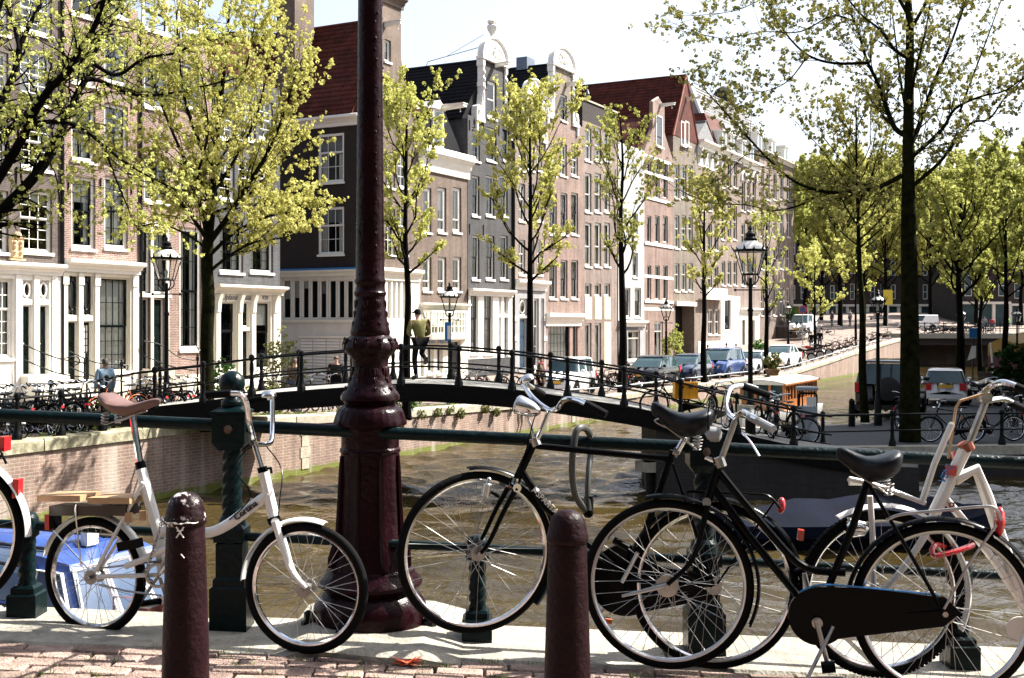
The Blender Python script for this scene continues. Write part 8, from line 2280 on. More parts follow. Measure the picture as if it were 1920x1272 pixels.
# ------------------------------------------------------------------ motorcycles
def motorbike(label, pos, heading, mat='car_black', scale=1.):
 root = thing('motorcycle', label, 'motorcycle', pos, heading, 'motorcycles parked in rows'); root.scale = (scale,) * 3
 for x in (-.68, .70):
  m = MB(); m.tube([(x + .27 * math.cos(t), 0, .31 + .27 * math.sin(t)) for t in [2 * math.pi * k / 24 for k in range(24)]], .055, 8, closed=True); w = m.build('wheel', MAT['rubber'], root)
  m = MB(); m.lathe([(.2, -.03), (.2, .03), (.05, .05), (.03, .08)], (x, 0, .31), 16, Matrix.Rotation(R(90), 3, 'X')); m.build('rim', MAT['alu'], w)
 m = MB(); m.loft([[(x, y * w, z + h * s) for y, s in ((-1, 0), (-.8, .8), (0, 1), (.8, .8), (1, 0), (.6, -.7), (-.6, -.7))] for x, w, z, h in ((-.05, .06, .8, .08), (.05, .14, .82, .13), (.3, .16, .84, .14), (.45, .08, .84, .08))]); m.build('tank', MAT[mat], root)
 m = MB(); m.loft([[(x, y * .13, z + h) for y, h in ((-1, 0), (-.9, .08), (.9, .08), (1, 0), (.6, -.05), (-.6, -.05))] for x, z in ((-.85, .86), (-.6, .8), (-.3, .77), (.02, .79))]); m.build('seat', MAT['saddle_black'], root)
 m = MB(); m.box(-.2, -.16, .3, .28, .16, .62); m.lathe([(.1, -.2), (.14, -.15), (.14, .15), (.1, .2)], (.05, 0, .42), 12, Matrix.Rotation(R(90), 3, 'X')); m.build('engine', MAT['dull_steel'], root, None)
 m = MB()
 for y in (.09, -.09): m.tube([(.7, y, .31), (.48, y, .95)], .024, 6)
 m.tube([(.47, -.36, 1.04), (.5, -.2, 1.06), (.48, 0, 1.0), (.5, .2, 1.06), (.47, .36, 1.04)], .014, 6); m.build('fork', MAT['chrome'], root)
 m = MB(); m.tube([(.1, -.17, .36), (-.3, -.19, .3), (-.9, -.2, .36)], .045, 8); m.build('exhaust', MAT['chrome'], root)
 m = MB(); m.sphere((.6, 0, .92), .1, 10, 7); m.build('headlight', MAT['chrome'], root); m = MB(); m.box(-.98, -.05, .72, -.93, .05, .8); m.build('tail_light', MAT['red_lens'], root, None)
 m = MB(); m.tube([(-.1, 0, .75), (.45, 0, .9)], .03, 6); m.tube([(-.1, 0, .75), (-.68, 0, .31)], .03, 6); m.tube([(-.1, 0, .75), (-.15, 0, .35)], .03, 6); m.build('frame', MAT['iron'], root)
for px, off, mat, l in [(1503, 1.6, 'car_black', 'black motorcycle beside the far white saloon'), (1520, 1.5, 'bike_red', 'dark red motorcycle in the middle of the row behind the white saloon'), (1537, 1.4, 'car_black', 'black motorcycle last in the row nearest the two pedestrians')]:
 o = Q0 - NV * off; s = fs(px, o); p = o + TV * s; motorbike(l, V(p.x, p.y, qz(s)), RZ + 1.9, mat)
for px, Y, hd, l in [(1832, 46, 100, 'dark motorcycle in the shade right of the white hatchback'), (1858, 47, 80, 'motorcycle with high bars in the shade near the painted boat'), (1890, 45, 95, 'dark scooter-like motorcycle at the right edge in the shade')]: motorbike(l, V((px - CX) / F * Y, Y, RQ), R(hd), 'car_navy')
# ------------------------------------------------------------------ people
def skin(name, joints, edges, mat, parent, sub=1):
 """one continuous surface grown round a skeleton: joints {key: (co, rx, ry)}"""
 keys = list(joints); idx = {k: i for i, k in enumerate(keys)}
 me = bpy.data.meshes.new(name); me.from_pydata([joints[k][0] for k in keys], [(idx[a], idx[b]) for a, b in edges], [])
 o = bpy.data.objects.new(name, me); COL.objects.link(o)
 o.modifiers.new('Skin', 'SKIN'); s = o.modifiers.new('Sub', 'SUBSURF'); s.levels = s.render_levels = sub
 sv = me.skin_vertices[0].data
 for k, i in idx.items(): sv[i].radius = joints[k][1:3]
 sv[0].use_root = True
 bpy.context.view_layer.update()
 new = bpy.data.meshes.new_from_object(o.evaluated_get(bpy.context.evaluated_depsgraph_get()))
 bpy.data.objects.remove(o); new.materials.clear(); new.materials.append(MAT[mat]); new.shade_smooth()
 n = bpy.data.objects.new(name, new); COL.objects.link(n); n.parent = parent
 return n
BASE = dict(pelvis=(0, 0, .95), waist=(0, 0, 1.10), chest=(0, 0, 1.32), neck=(0, 0, 1.49), skull=(.01, 0, 1.62), top=(.0, 0, 1.71), nose=(.085, 0, 1.60),
   hipL=(0, .10, .91), kneeL=(.02, .11, .50), ankL=(-.02, .11, .09), toeL=(.17, .12, .035), hipR=(0, -.10, .91), kneeR=(.02, -.11, .50), ankR=(-.02, -.11, .09), toeR=(.17, -.12, .035),
   shL=(0, .19, 1.42), elL=(-.02, .25, 1.14), wrL=(.06, .25, .90), shR=(0, -.19, 1.42), elR=(-.02, -.25, 1.14), wrR=(.06, -.25, .90))
def person(label, pos, heading, h=1.75, pose=None, top='black_cloth', legs='denim', hair='hair', skin_m='skin', cap=None, scarf=None, detail=True, long_coat=False, bag=None, short=False):
 root = thing('person', label, 'person', pos, heading); root.scale = (h / 1.75,) * 3
 J = {k: V(*v) for k, v in BASE.items()}; J.update({k: V(*v) for k, v in (pose or {}).items()})
 r = dict(pelvis=(.13, .15), waist=(.10, .13), chest=(.11, .155), neck=(.055, .055), skull=(.085, .075), top=(.06, .06), nose=(.018, .018), hipL=(.085, .085), hipR=(.085, .085), kneeL=(.058, .058), kneeR=(.058, .058), ankL=(.038, .04), ankR=(.038, .04), toeL=(.03, .035), toeR=(.03, .035), shL=(.062, .062), shR=(.062, .062), elL=(.042, .042), elR=(.042, .042), wrL=(.028, .028), wrR=(.028, .028))
 E = [('pelvis', 'waist'), ('waist', 'chest'), ('chest', 'neck'), ('neck', 'skull'), ('skull', 'top'), ('skull', 'nose')]
 for s in 'LR': E += [('pelvis', 'hip' + s), ('hip' + s, 'knee' + s), ('knee' + s, 'ank' + s), ('ank' + s, 'toe' + s), ('chest', 'sh' + s), ('sh' + s, 'el' + s), ('el' + s, 'wr' + s)]
 body = skin('body', {k: (tuple(J[k]), r[k][0] * .93, r[k][1] * .93) for k in BASE}, E, skin_m, root, 1)
 # hands: palm, four fingers, thumb, joined to the body
 for s, sg in (('L', 1), ('R', -1)):
  w, e = J['wr' + s], J['el' + s]; d = (w - e).normalized(); a = d.cross(V(1, 0, 0)); a = a.normalized() if a.length > .1 else V(0, 1, 0); b = d.cross(a)
  m = MB(); m.tube([w - d * .02, w + d * .04, w + d * .09], [.026, .034, .03], 8, flat=.6)
  for k, L_ in enumerate((.062, .075, .07, .055)):
   o = w + d * .085 + b * (k - 1.5) * .016; m.tube([o, o + d * L_ * .5 + a * .004, o + d * L_ * .9 + a * .018], [.0085, .008, .006], 5)
  o = w + d * .03 - b * .028; m.tube([o, o + d * .035 - b * .02, o + d * .065 - b * .022], [.011, .009, .007], 5)
  m.build('hand', MAT[skin_m], body, 60)
 up = ['pelvis', 'waist', 'chest', 'neck', 'shL', 'shR', 'elL', 'elR'] + ([] if short else ['wrL', 'wrR'])
 jt = {k: (tuple(J[k] if k != 'neck' else lerp(J['chest'], J['neck'], .78)), r[k][0] + .022, r[k][1] + .022) for k in up}
 if long_coat: jt['hem'] = (tuple(lerp(J['pelvis'], (J['kneeL'] + J['kneeR']) / 2, .75)), .17, .2)
 Et = [(a, b) for a, b in E if a in jt and b in jt] + ([('pelvis', 'hem')] if long_coat else [])
 skin('jacket', jt, Et, top, root, 1)
 lg = ['pelvis', 'hipL', 'hipR', 'kneeL', 'kneeR', 'ankL', 'ankR']; jl = {k: (tuple(J[k]), r[k][0] + .014, r[k][1] + .014) for k in lg}
 skin('trousers', jl, [(a, b) for a, b in E if a in jl and b in jl], legs, root, 1)
 for s in 'LR':
  a, t = J['ank' + s], J['toe' + s]; d = (t - a).normalized(); m = MB(); m.tube([a - d * .03 + V(0, 0, .02), a + V(0, 0, -.02), lerp(a, t, .6) + V(0, 0, -.01), t], [.045, .055, .05, .04], 8); m.build('shoe', MAT['plastic'], root, 60)
 c, tp = J['skull'], J['top']; u = (tp - J['neck']).normalized(); f = (J['nose'] - c); f = (f - u * f.dot(u)).normalized(); sd_ = u.cross(f); M3 = Matrix((f, sd_, u)).transposed()
 m = MB(); rings = []
 for j in range(6):
  ph = R(lerp(12, 90, j / 5)); rings.append([c + u * (.035 + .095 * math.sin(ph)) + (f * math.cos(t) * (1 if math.cos(t) < 0 else .8) - f * .012 + sd_ * math.sin(t) * .82) * (.104 * math.cos(ph) + .004) - u * (.07 * (math.cos(t) < .1) * (j == 0)) for t in [2 * math.pi * k / 14 for k in range(14)]])
 m.loft(rings); m.build('cap' if cap else 'hair', MAT[cap or hair], root, 70)
 if cap: m = MB(); m.ext([c + u * .06 + f * .06 + sd_ * .07, c + u * .055 + f * .14 + sd_ * .06, c + u * .05 + f * .165, c + u * .055 + f * .14 - sd_ * .06, c + u * .06 + f * .06 - sd_ * .07], u * .012); m.build('peak', MAT[cap], root, 60)
 m = MB(); m.sphere(c + f * .078 + sd_ * .032 + u * .012, .010, 6, 5); m.sphere(c + f * .078 - sd_ * .032 + u * .012, .010, 6, 5); m.build('eye', MAT['hair'], root, 60)
 m = MB(); m.tube([c + f * .079 + sd_ * .02 - u * .045, c + f * .084 - u * .044, c + f * .079 - sd_ * .02 - u * .045], .006, 5); m.build('mouth', MAT['red_cloth'], root, 60)
 for sg in (1, -1): m = MB(); m.sphere(c + sd_ * sg * .076 - f * .005, .026, 7, 5, sx=.8, sy=.4); m.build('ear', MAT[skin_m], root, 60)
 if scarf: m = MB(); n_ = J['neck']; m.tube([n_ + V(math.cos(t) * .085, math.sin(t) * .09, -.02) for t in [2 * math.pi * k / 12 for k in range(12)]], .03, 7, closed=True); m.tube([n_ + V(.09, .03, -.03), n_ + V(.14, .05, -.2), n_ + V(.15, .05, -.38)], .03, 6, flat=.5); m.build('scarf', MAT[scarf], root, 60)
 if bag: m = MB(); m.box(-.12, .2, .8, .16, .32, 1.08); m.tube([(.02, .26, 1.07), (.0, .1, 1.45), (-.02, -.15, 1.4)], .012, 5); m.build('bag', MAT[bag], root, None)
 return root
# the man leaning on the footbridge rail, one foot drawn up behind him
p = U(786, 712, 29.35); xm = p.x
man = person('man in a black cap and olive jacket leaning on the footbridge rail', V(xm, 29.38, deckz(xm)), R(115), 1.80,
             dict(chest=(.03, 0, 1.30), waist=(-.02, 0, 1.09), pelvis=(-.06, 0, .94), neck=(.07, .0, 1.46), skull=(.11, .01, 1.59), top=(.11, .01, 1.69), nose=(.19, .04, 1.56), hipL=(-.06, .1, .90), hipR=(-.06, -.1, .90),
                  kneeL=(.02, .12, .49), ankL=(-.05, .10, .09), toeL=(.12, .14, .035), kneeR=(.30, -.17, .62), ankR=(-.03, -.16, .50), toeR=(.06, -.18, .38), shL=(.03, .20, 1.40), elL=(.02, .27, 1.13), wrL=(.2, .15, 1.08), shR=(.03, -.2, 1.40), elR=(.02, -.28, 1.13), wrR=(.22, -.12, 1.06)),
             'olive', 'black_cloth', 'hair', 'skin', cap='black_cloth')
def qper(px, Y, label, hd, **kw): b = base_on_quay(px, Y); return person(label, b, R(hd), **kw)
qper(197, 33.0, 'man in a pale blue shirt seen from behind, beside the orange bike', 130, h=1.8, top='blue_shirt', legs='denim', skin_m='skin_dark')
qper(630, 37.6, 'man in a long black coat walking under the footbridge, facing the viewer', -80, h=1.72, top='black_cloth', legs='black_cloth', hair='hair_brown', long_coat=True, pose=dict(kneeL=(.1, .1, .5), ankL=(.12, .1, .09), toeL=(.3, .11, .04), kneeR=(-.05, -.1, .5), ankR=(-.22, -.1, .12), toeR=(-.04, -.1, .05)))
qper(553, 36, 'person with reddish brown hair behind the bridge rail, left of the lamp post', 70, h=1.65, top='brown_cloth', hair='hair_brown')
qper(1014, 42.5, 'person in a brown coat with a red scarf behind the bridge rail', -20, h=1.66, top='brown_cloth', legs='black_cloth', hair='hair_brown', scarf='red_cloth', long_coat=True)
qper(1327, 77, 'person in black on the pavement, leftmost of three heads above the blue people carrier', 60, h=1.7, top='black_cloth')
qper(1362, 79, 'person in a red top, middle of three heads above the blue people carrier', 60, h=1.75, top='red_cloth')
qper(1380, 80, 'person with a shoulder bag in brown, rightmost of three behind the parked cars', 60, h=1.65, top='brown_cloth', bag='grey_cloth', hair='hair_brown')
def eper(px, py, Y, label, hd, **kw): return person(label, U(px, py, Y), R(hd), **kw)
eper(1521, 658, 105, 'woman in black with a pale bag walking up the street, left of a pair', 60, h=1.7, bag='offwhite', hair='hair_brown')
eper(1537, 656, 106, 'tall person in black walking up the street, right of a pair', 60, h=1.8)
eper(1520, 615, 124, 'person in a pale top among the bikes at the head of the street', -60, h=1.7, top='offwhite', hair='hair_brown')
eper(1560, 612, 126, 'person in dark blue standing by the bikes at the head of the street', 200, h=1.7, top='denim')
eper(1594, 612, 125, 'person in pale grey beside the far scooter at the street head', 200, h=1.75, top='grey_cloth', hair='hair_brown')
eper(1846, 626, 113, 'person in grey on the far bridge, left of three people there', -90, h=1.7, top='grey_cloth', hair='hair_brown')
eper(1860, 626, 114, 'person in red on the far bridge, between the grey and the green one', -90, h=1.65, top='red_cloth', hair='hair_brown')
eper(1888, 626, 113, 'person in dark blue and bright green on the far bridge', -90, h=1.7, top='hi_vis', legs='denim')
eper(1645, 612, 124, 'person in black by the railing near the lamp between the two elms', 180, h=1.7)

# ------------------------------------------------------------------ boats
def loftboat(root, name, L, B, H, mat, bow=.35, z0=0., sheer=.25):
 m = MB(); rings = []
 for i in range(15):
  u = i / 14; w = B / 2 * (min(1, (1 - u) / bow) ** .6 if u > 1 - bow else (.82 + .18 * min(1, u / .2))); h = H + sheer * max(0, (u - .5) / .5) ** 2; x = (u - .5) * L
  w = max(w, .03); rings.append([(x, -w, h), (x, -w * .95, h * .4), (x, -w * .6, -.25), (x, w * .6, -.25), (x, w * .95, h * .4), (x, w, h)])
 m.loft(rings); return m.build(name, MAT[mat], root, 40)
def saloon_boat():
 p = U(1452, 792, 47.5); root = thing('saloon_boat', 'varnished wooden saloon boat with arched windows and a cream roof', 'boat', (p.x, p.y, WZ), RZ + math.pi)
 loftboat(root, 'hull', 9., 2.2, .55, 'boat_white')
 x0, x1, w = -3.4, 1.7, .85
 m = MB(); wall = [[(x0, -w, .5), (x1, -w, .5), (x1, w, .5), (x0, w, .5)], [(x0, -w, 1.0), (x1, -w, 1.0), (x1, w, 1.0), (x0, w, 1.0)]]; m.loft(wall); m.build('cabin_side', MAT['varnish'], root, None)
 m = MB(); m.box(x0 + .05, -w + .06, 1.0, x1 - .05, w - .06, 1.6); m.build('window_glass', MAT['car_glass'], root, None)
 n = 11
 for sg in (-1, 1):
  for i in range(n + 1):
   m = MB(); x = lerp(x0, x1, i / n); m.box(x - .05, min(sg * (w - .055), sg * w), 1.0, x + .05, max(sg * (w - .055), sg * w), 1.6); m.build('mullion', MAT['varnish'], root, None)
  m = MB()
  for i in range(n):
   xa, xb = lerp(x0, x1, i / n) + .05, lerp(x0, x1, (i + 1) / n) - .05; pts = [(xa, sg * w, 1.68), (xa, sg * w, 1.5)] + [(lerp(xa, xb, k / 6), sg * w, 1.5 + .11 * math.sin(math.pi * k / 6)) for k in range(1, 6)] + [(xb, sg * w, 1.5), (xb, sg * w, 1.68)]
   m.ext(pts, (0, -sg * .05, 0))
  m.build('arch_head', MAT['varnish'], root, None)
 for x in (x0, x1):
  for k in range(4): m = MB(); y = lerp(-w, w, k / 3); m.box(x - .04, y - .05, 1.0, x + .04, y + .05, 1.62); m.build('mullion', MAT['varnish'], root, None)
 m = MB(); m.loft([[(x, -w - .12, 1.62), (x, -w - .12, 1.70), (x, -w * .6, 1.79), (x, 0, 1.83), (x, w * .6, 1.79), (x, w + .12, 1.70), (x, w + .12, 1.62)] for x in (x0 - .25, x0, x1, x1 + .25)]); m.build('roof', MAT['cream'], root, 40)
 m = MB(); m.box(x0 - .26, -w - .13, 1.60, x1 + .26, -w - .05, 1.66); m.box(x0 - .26, w + .05, 1.60, x1 + .26, w + .13, 1.66); m.build('gutter', MAT['varnish'], root, None)
saloon_boat()
def tour_boat():
 root = thing('tour_boat', 'blue glass-roofed canal tour boat with white window frames and a red deck', 'boat', (-6.5, 14.4, WZ), R(-25)); root.scale = (.72, .72, .75)
 loftboat(root, 'hull', 10.8, 3.0, .75, 'boat_red', bow=.2, sheer=.3).location = (-.8, 0, 0)
 m = MB(); m.loft([[(x, -w, .76), (x, w, .76), (x, w, .80), (x, -w, .80)] for x, w in ((-6.1, 1.2), (2.6, 1.46), (3.3, 1.2), (3.9, .85), (4.4, .35))]); m.build('fore_deck', MAT['boat_red'], root, None)
 m = MB(); m.loft([[(x, -1.47, .70), (x, 1.47, .70), (x, 1.47, .92), (x, -1.47, .92)] for x in (-6.2, 2.7)]); m.build('side_band', MAT['boat_white'], root, None)
 # curved glass canopy in bays with blue ribs
 arch = [(1.42, .92), (1.40, 1.25), (1.30, 1.5), (1.08, 1.72), (.7, 1.84), (0, 1.88), (-.7, 1.84), (-1.08, 1.72), (-1.30, 1.5), (-1.40, 1.25), (-1.42, .92)]
 bays = [-6.0, -4.3, -2.6, -.9, .8, 2.3]
 for a, b in zip(bays, bays[1:]):
  m = MB(); m.loft([[(x, y * .985, z - .015) for y, z in arch] for x in (a + .06, b - .06)], cap=False); m.build('canopy_glass', MAT['boat_glass'], root, 50)
 for x in bays:
  m = MB(); m.loft([[(x + dx, y * 1.01, z + .012) for y, z in arch] for dx in (-.07, .07)]); m.build('rib', MAT['boat_blue'], root, 40)
 for sg in (1, -1):
  m = MB(); m.tube([(bays[0], sg * 1.43, 1.22), (bays[-1], sg * 1.43, 1.22)], .03, 6); m.build('window_rail', MAT['boat_blue'], root)
  for yy, zz in ((1.42, .95), (1.12, 1.71), (.6, 1.87)): m = MB(); m.tube([(bays[0], sg * yy, zz), (bays[-1] + .1, sg * yy, zz)], .028, 6); m.build('rubber_trim', MAT['plastic'], root)
 m = MB(); m.loft([[(x, -.5, 1.84), (x, .5, 1.84), (x, .3, 1.925), (x, -.3, 1.925)] for x in (-6.1, 2.35)]); m.build('roof', MAT['boat_blue'], root, 40)
 # wheelhouse: raked white-framed windows, blue hood
 m = MB(); m.loft([[(2.3, -1.36, .8), (2.3, 1.36, .8), (2.3, 1.0, 1.86), (2.3, -1.0, 1.86)], [(3.5, -1.2, .8), (3.5, 1.2, .8), (2.9, .9, 1.74), (2.9, -.9, 1.74)]]); m.build('wheelhouse', MAT['boat_blue'], root, None)
 F_ = [(3.5, -1.2, .8), (3.5, 1.2, .8), (2.9, .9, 1.74), (2.9, -.9, 1.74)]
 for k in range(3):
  u0, u1 = k / 3 + .02, (k + 1) / 3 - .02; q = lambda u, v: lerp(lerp(V(*F_[0]), V(*F_[1]), u), lerp(V(*F_[3]), V(*F_[2]), u), v) + V(.03, 0, .02)
  P4 = [q(u0, .12), q(u1, .12), q(u1, .9), q(u0, .9)]; m = MB(); m.tube(P4, .04, 5, closed=True); wn_ = m.build('window', MAT['boat_white'], root, None); m = MB(); m.quad(*P4); m.build('pane', MAT['boat_glass'], wn_, None)
 for sg in (-1, 1):
  P4 = [V(2.5, sg * 1.36, .95), V(3.3, sg * 1.25, .95), V(2.85, sg * 1.0, 1.62), V(2.45, sg * 1.1, 1.66)]; m = MB(); m.tube(P4, .035, 5, closed=True); wn_ = m.build('window', MAT['boat_white'], root, None); m = MB(); m.quad(*P4); m.build('pane', MAT['boat_glass'], wn_, None)
 m = MB(); m.tube([(3.6, -.7, .82), (3.6, -.7, 1.3), (3.95, -.55, 1.3), (3.95, -.55, .82)], .022, 6); m.tube([(3.6, .7, .82), (3.6, .7, 1.3), (3.95, .55, 1.3), (3.95, .55, .82)], .022, 6); m.build('deck_rail', MAT['chrome'], root)
 m = MB(); m.box(3.6, -.4, .8, 4.0, .4, 1.1); m.build('deck_locker', MAT['dark_wood'], root, None); m = MB(); m.lathe([(.09, .8), (.09, 1.3), (.13, 1.32), (.13, 1.4), (.02, 1.44)], (4.2, 0, 0), 10); m.build('horn_post', MAT['chrome'], root)
 m = MB(); m.box(2.35, -.12, 1.86, 2.5, .12, 2.2); m.build('roof_light', MAT['boat_white'], root, None)
tour_boat()
def tarp_boat():
 root = thing('covered_boat', 'open boat under a dark blue tarpaulin moored against the shaded wall', 'boat', (6.4, 21.4, WZ), R(4))
 loftboat(root, 'hull', 5.2, 2.0, .42, 'tarp', bow=.3)
 m = MB(); rings = []; rn = random.Random(3)
 for i in range(17):
  u = i / 16; x = (u - .5) * 5.1; w = 1.02 * (min(1, (1 - u) / .3) ** .6 if u > .7 else 1) * (.85 + .15 * min(1, u / .2)); w = max(w, .08); pk = .12 + .24 * math.sin(u * 3.1) + .04 * math.cos(u * 25)
  rings.append([(x, -w - .03, .25), (x, -w - .01, .46), (x, -w * .5, .46 + pk * .62 + rn.uniform(-.02, .02)), (x, 0, .48 + pk), (x, w * .5, .46 + pk * .62), (x, w + .01, .46), (x, w + .03, .25)])
 m.loft(rings); m.build('tarpaulin', MAT['tarp'], root, 25)
tarp_boat()
def painted_boat():
 p = V((1962 - CX) / F * 72, 72, WZ); root = thing('painted_boat', 'houseboat painted with yellow, teal and magenta swirls at the right edge', 'boat', p, R(20)); root.scale = (.62, .62, .8)
 loftboat(root, 'hull', 14, 4, 1.4, 'far_dark', bow=.2)
 m = MB(); m.box(-5.5, -1.9, 1.3, 4.5, 1.9, 2.6); m.build('cabin', MAT['mural_magenta'], root, None)
 m = MB(); m.loft([[(x, -1.95, 2.6), (x, -1.9, 3.5 + .5 * math.sin((x + 5.5) * .3)), (x, 0, 4.0 + .6 * math.sin((x + 5.5) * .3)), (x, 1.9, 3.5 + .5 * math.sin((x + 5.5) * .3)), (x, 1.95, 2.6)] for x in (-5.5, -3, -.5, 2, 4.5)]); m.build('painted_roof', MAT['mural_yellow'], root, 40)
 for x, z, r_, mt in ((-4.4, 3.0, .5, 'mural_teal'), (-2.8, 2.2, .6, 'mural_yellow'), (-4.8, 2.0, .45, 'tile_orange'), (.4, 3.2, .5, 'mural_teal'), (1.8, 2.1, .5, 'tile_orange'), (-1.2, 1.8, .35, 'hi_vis')):
  m = MB(); m.sphere((x, -1.9, z), r_, 12, 8, sy=.12); m.build('painted_swirl', MAT[mt], root)
painted_boat()

# ------------------------------------------------------------------ street furniture
p = V((1513 - CX) / F * 30.9, 30.9, RQ); rt = thing('litter_bin', 'grey cylindrical litter bin with a lidded top behind the quay fence', 'litter bin', p)
m = MB(); m.lathe([(.26, 0), (.26, .04), (.27, .05), (.27, 1.02), (.26, 1.03)], n=24); m.build('drum', MAT['bin_grey'], rt)
m = MB(); m.tube([(-.24, -.05, 1.0), (-.24, -.05, 1.32), (-.2, -.05, 1.37), (.2, -.05, 1.37), (.24, -.05, 1.32), (.24, -.05, 1.0)], .03, 6); m.build('hoop', MAT['iron'], rt)
m = MB(); m.lathe([(.28, 1.44), (.29, 1.46), (.29, 1.52), (.27, 1.54), (.02, 1.56)], n=24); m.build('lid', MAT['bin_grey'], rt)
for a in range(4): m = MB(); q = R(45 + 90 * a); m.tube([(.22 * math.cos(q), .22 * math.sin(q), 1.02), (.22 * math.cos(q), .22 * math.sin(q), 1.45)], .02, 5); m.build('lid_post', MAT['iron'], rt)
m = MB(); m.box(.02, -.285, .75, .16, -.262, .80); m.build('slot', MAT['plastic'], rt, None)
m = MB(); m.box(-.06, -.25, 1.06, .18, -.2, 1.28); m.build('label_plate', MAT['offwhite'], rt, None)
def far_bollard(px, py, Y, label):
 p = V((px - CX) / F * Y, Y, RQ); rt = thing('bollard', label, 'bollard', p); m = MB(); m.lathe([(.11, 0), (.10, .5), (.085, .72), (.095, .74), (.09, .80), (.05, .86), (.01, .88)], n=14); m.build('shaft', MAT['iron'], rt)
far_bollard(1597, 797, 36.6, 'black bollard at the water edge left of the black off-roader')
# round no-stopping sign
p = U(1505, 640, 96); zz0 = qz(84); rt = thing('road_sign', 'round blue no-stopping sign with a red cross on a pole', 'sign', V(p.x, 96, zz0)); zc = EYE - (581 - HY) / F * 96 - zz0
m = MB(); m.tube([(0, 0, 0), (0, 0, zc + .3)], .04, 6); m.build('pole', MAT['zinc'], rt)
Mx = Matrix.Rotation(R(90), 3, 'X'); m = MB(); m.lathe([(.30, 0), (.30, .02)], (0, -.05, zc), 20, Mx); m.build('disc', MAT['sign_blue'], rt, None)
m = MB(); m.tube([(.30 * math.cos(t), -.07, zc + .30 * math.sin(t)) for t in [2 * math.pi * k / 24 for k in range(24)]], .045, 6, closed=True); m.build('red_ring', MAT['sign_red'], rt)
for sg in (1, -1): m = MB(); m.bar((-.2, -.08, zc - .2 * sg), (.2, -.08, zc + .2 * sg), .07, .02); m.build('red_bar', MAT['sign_red'], rt, None)
p = U(1665, 585, 118); rt = thing('shop_sign', 'yellow upright sign beside the lamp at the street head', 'sign', V(p.x, 118, EYE - .8)); m = MB(); zc = EYE - (568 - HY) / F * 118 - (EYE - .8); m.box(-.45, -.05, zc - .2, .45, .05, zc + 1.3); m.build('panel', MAT['yellow'], rt, None); m = MB(); m.tube([(0, .08, 0), (0, .08, zc + 1.2)], .05, 6); m.build('pole', MAT['zinc'], rt)
p = V((1824 - CX) / F * 60, 60, RQ); rt = thing('road_sign', 'small blue sign with a white arrow panel on a post before the far bridge', 'sign', p)
m = MB(); m.tube([(0, 0, 0), (0, 0, 3.0)], .035, 6); m.build('pole', MAT['iron'], rt); m = MB(); m.box(-.2, -.06, 2.5, .2, -.03, 3.0); m.build('panel', MAT['sign_blue'], rt, None); m = MB(); m.ext([(-.3, -.05, 1.35), (.15, -.05, 1.5), (.15, -.05, 2.1), (-.05, -.05, 2.1)], (0, .02, 0)); m.build('arrow_panel', MAT['white'], rt, None)
# entrance block with clipped plants before the end house
s_ = fs(1468); pB = F0 + TV * s_ + NV * 1.2; zg = gz(s_ * .9); rt = thing('garden_wall', 'low brick entrance block carrying clipped box plants in front of the end house', 'wall', (pB.x, pB.y, zg), RZ)
m = MB(); m.box(-2.6, -1.0, -.5, 3.4, 1.1, 1.9); m.build('brickwork', MAT['brick_umber'], rt, None); m = MB(); m.box(-2.8, -1.15, 1.9, 3.6, 1.2, 2.05); m.build('coping', MAT['plinth'], rt, None)
for k in range(3): m = MB(); m.box(.6 + k * .8, -1.04, .2, 1.2 + k * .8, -1.002, 1.6); m.build('white_post', MAT['white'], rt, None)

# ------------------------------------------------------------------ shrubs and weeds
def shrub(name, label, pos, rx, ry, rz, n, size, mat, seed, k=6, stems=6, pot=None):
 rs = np.random.RandomState(seed); root = thing(name, label, 'plant', pos, 0); rnd = random.Random(seed)
 z0 = 0.
 if pot: pr, ph, pm = pot; m = MB(); m.lathe([(pr * .75, 0), (pr, ph), (pr * 1.08, ph), (pr * 1.08, ph + .05), (pr * .9, ph + .05), (pr * .85, ph - .05)], n=14); m.build('pot', MAT[pm], root); z0 = ph
 m = MB(); P = []
 for i in range(stems):
  a = rnd.uniform(0, 6.28); d = V(math.cos(a) * rx * rnd.uniform(.2, .8), math.sin(a) * ry * rnd.uniform(.2, .8), rz * rnd.uniform(1.2, 1.8)); m.tube(smooth_path([V(0, 0, z0 - .02), d * .4 + V(0, 0, z0 + .05), d + V(0, 0, z0)], 3), [.012, .011, .010, .008, .006, .005, .004], 4)
 m.build('stem', MAT['bark'], root)
 while len(P) < n:
  q = rs.normal(size=3); q /= np.linalg.norm(q); r_ = rs.uniform(.35, 1.05) ** .5; q = q * r_ * (1 + .25 * math.sin(q[0] * 7 + seed) * math.cos(q[2] * 6)); P.append((q[0] * rx, q[1] * ry, z0 + rz + q[2] * rz))
 v, f = clumps(np.array(P), size, k, rs); tag(np_obj('foliage', v, f, MAT[mat], root), kind='stuff'); return root
def qshrub(px, Y, name, label, *a, **kw): return shrub(name, label, base_on_quay(px, Y), *a, **kw)
qshrub(415, 33.5, 'shrub', 'bright green shrub against the grey shop house front', .38, .4, .85, 260, .07, 'leaf_green', 1)
qshrub(532, 39.5, 'shrub', 'loose tall shrub with reddish young leaves beside the grey shop house', .75, .7, 1.25, 700, .07, 'ivy', 2, stems=12)
qshrub(497, 32, 'shrub', 'low yellowish shrub tangled with the bikes behind the bridge rail', .8, .5, .45, 260, .06, 'ivy', 3)
qshrub(762, 36.2, 'shrub', 'round bright green bush below the footbridge at the foot of the slender elm', .55, .5, .42, 260, .09, 'leaf_green', 4)
qshrub(196, 25.6, 'shrub', 'dry yellowish weed clump on the quay behind the brown saddle', .35, .3, .42, 160, .045, 'ivy', 5)
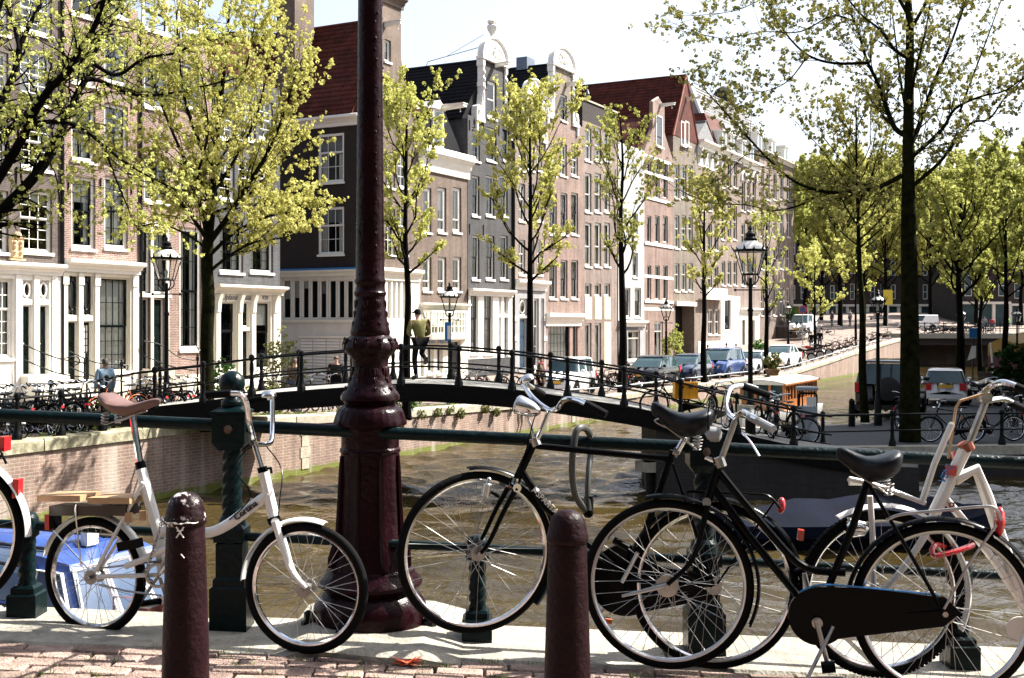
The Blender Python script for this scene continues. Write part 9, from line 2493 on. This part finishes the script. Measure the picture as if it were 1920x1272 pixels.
b = base_on_quay(1262, 66); shrub('climbing_plant', 'pale green vine hanging beside the dark garage opening', V(b.x, b.y, b.z + .6), .65, .6, 1.1, 320, .11, 'leaf_far', 6, stems=8)
b = base_on_quay(1448, 71.5); rt = shrub('planter', 'wooden planter with a small leafy shrub in front of the far white saloon', V(b.x - .2, b.y - 1.0, b.z), .45, .45, .5, 160, .12, 'ivy', 7, pot=(.45, .35, 'wood'))
b = base_on_quay(1424, 84); shrub('potted_plant', 'green plant in a terracotta pot against the pale house front', b, .4, .4, .5, 120, .13, 'leaf_green', 8, pot=(.4, .8, 'terracotta'))
for i, (dx, dy) in enumerate(((-1.4, 0), (-.2, .2), (1.2, -.1), (2.4, .1))):
 q = V(pB.x, pB.y, zg + 2.05) + TV * dx - NV * dy; shrub('potted_plant', ['leftmost clipped box ball in a tub on the brick entrance block', 'second clipped box ball in a tub on the brick entrance block', 'third plant tub on the brick entrance block', 'rightmost plant tub on the brick entrance block'][i], q, .62, .62, .72, 260, .12, 'leaf_green' if i < 1 else 'ivy', 20 + i, pot=(.45, .6, 'plinth'))
shrub('palm_plant', 'dark spiky plant in deep shade in front of the painted boat', V((1900 - CX) / F * 52, 52, RQ), 1.0, .9, 1.1, 200, .22, 'leaf_dark', 9, k=5, stems=8)
for i, (px, dz_, n) in enumerate([(815, -.2, 60), (838, -.15, 40), (858, -.3, 90), (905, -.2, 80), (925, -.35, 90), (785, -.25, 40), (960, -.2, 60)]):
 s = qs(px); q = qpt(s, -.12); shrub('wall_fern', ORD[[4, 0, 0, 0, 0, 0, 0][0] * 0 + [1, 2, 3, 4, 5, 0, 6][i]] + ' weed tuft from the left on the canal wall below the footbridge', V(q.x, q.y, q.z + dz_ - .1), .16, .14, .15, n, .05, 'ivy', 30 + i, stems=2)['group'] = 'weed tufts on the canal wall'
rs = np.random.RandomState(5); P = []
for i in range(1500):
 s = rs.uniform(-3, 28); o = rs.uniform(.35, .9); q = qpt(s, o); P.append((q.x, q.y, q.z + .015))
v, f = clumps(np.array(P), .035, 4, rs); tag(np_obj('grass', v, f, MAT['grass']), kind='stuff')
# ivy-like dark creeper on the wall by the first boat
# the white post and hanging strip by the painted boat
p = V((1862 - CX) / F * 58, 58, RQ); rt = thing('marker_post', 'slender white post with a yellow foot in front of the painted boat', 'post', p); m = MB(); m.tube([(0, 0, .7), (-.12, 0, 2.3)], .05, 8); m.build('shaft', MAT['white'], rt); m = MB(); m.tube([(.05, 0, 0), (0, 0, .699)], .06, 8); m.build('foot', MAT['yellow'], rt)
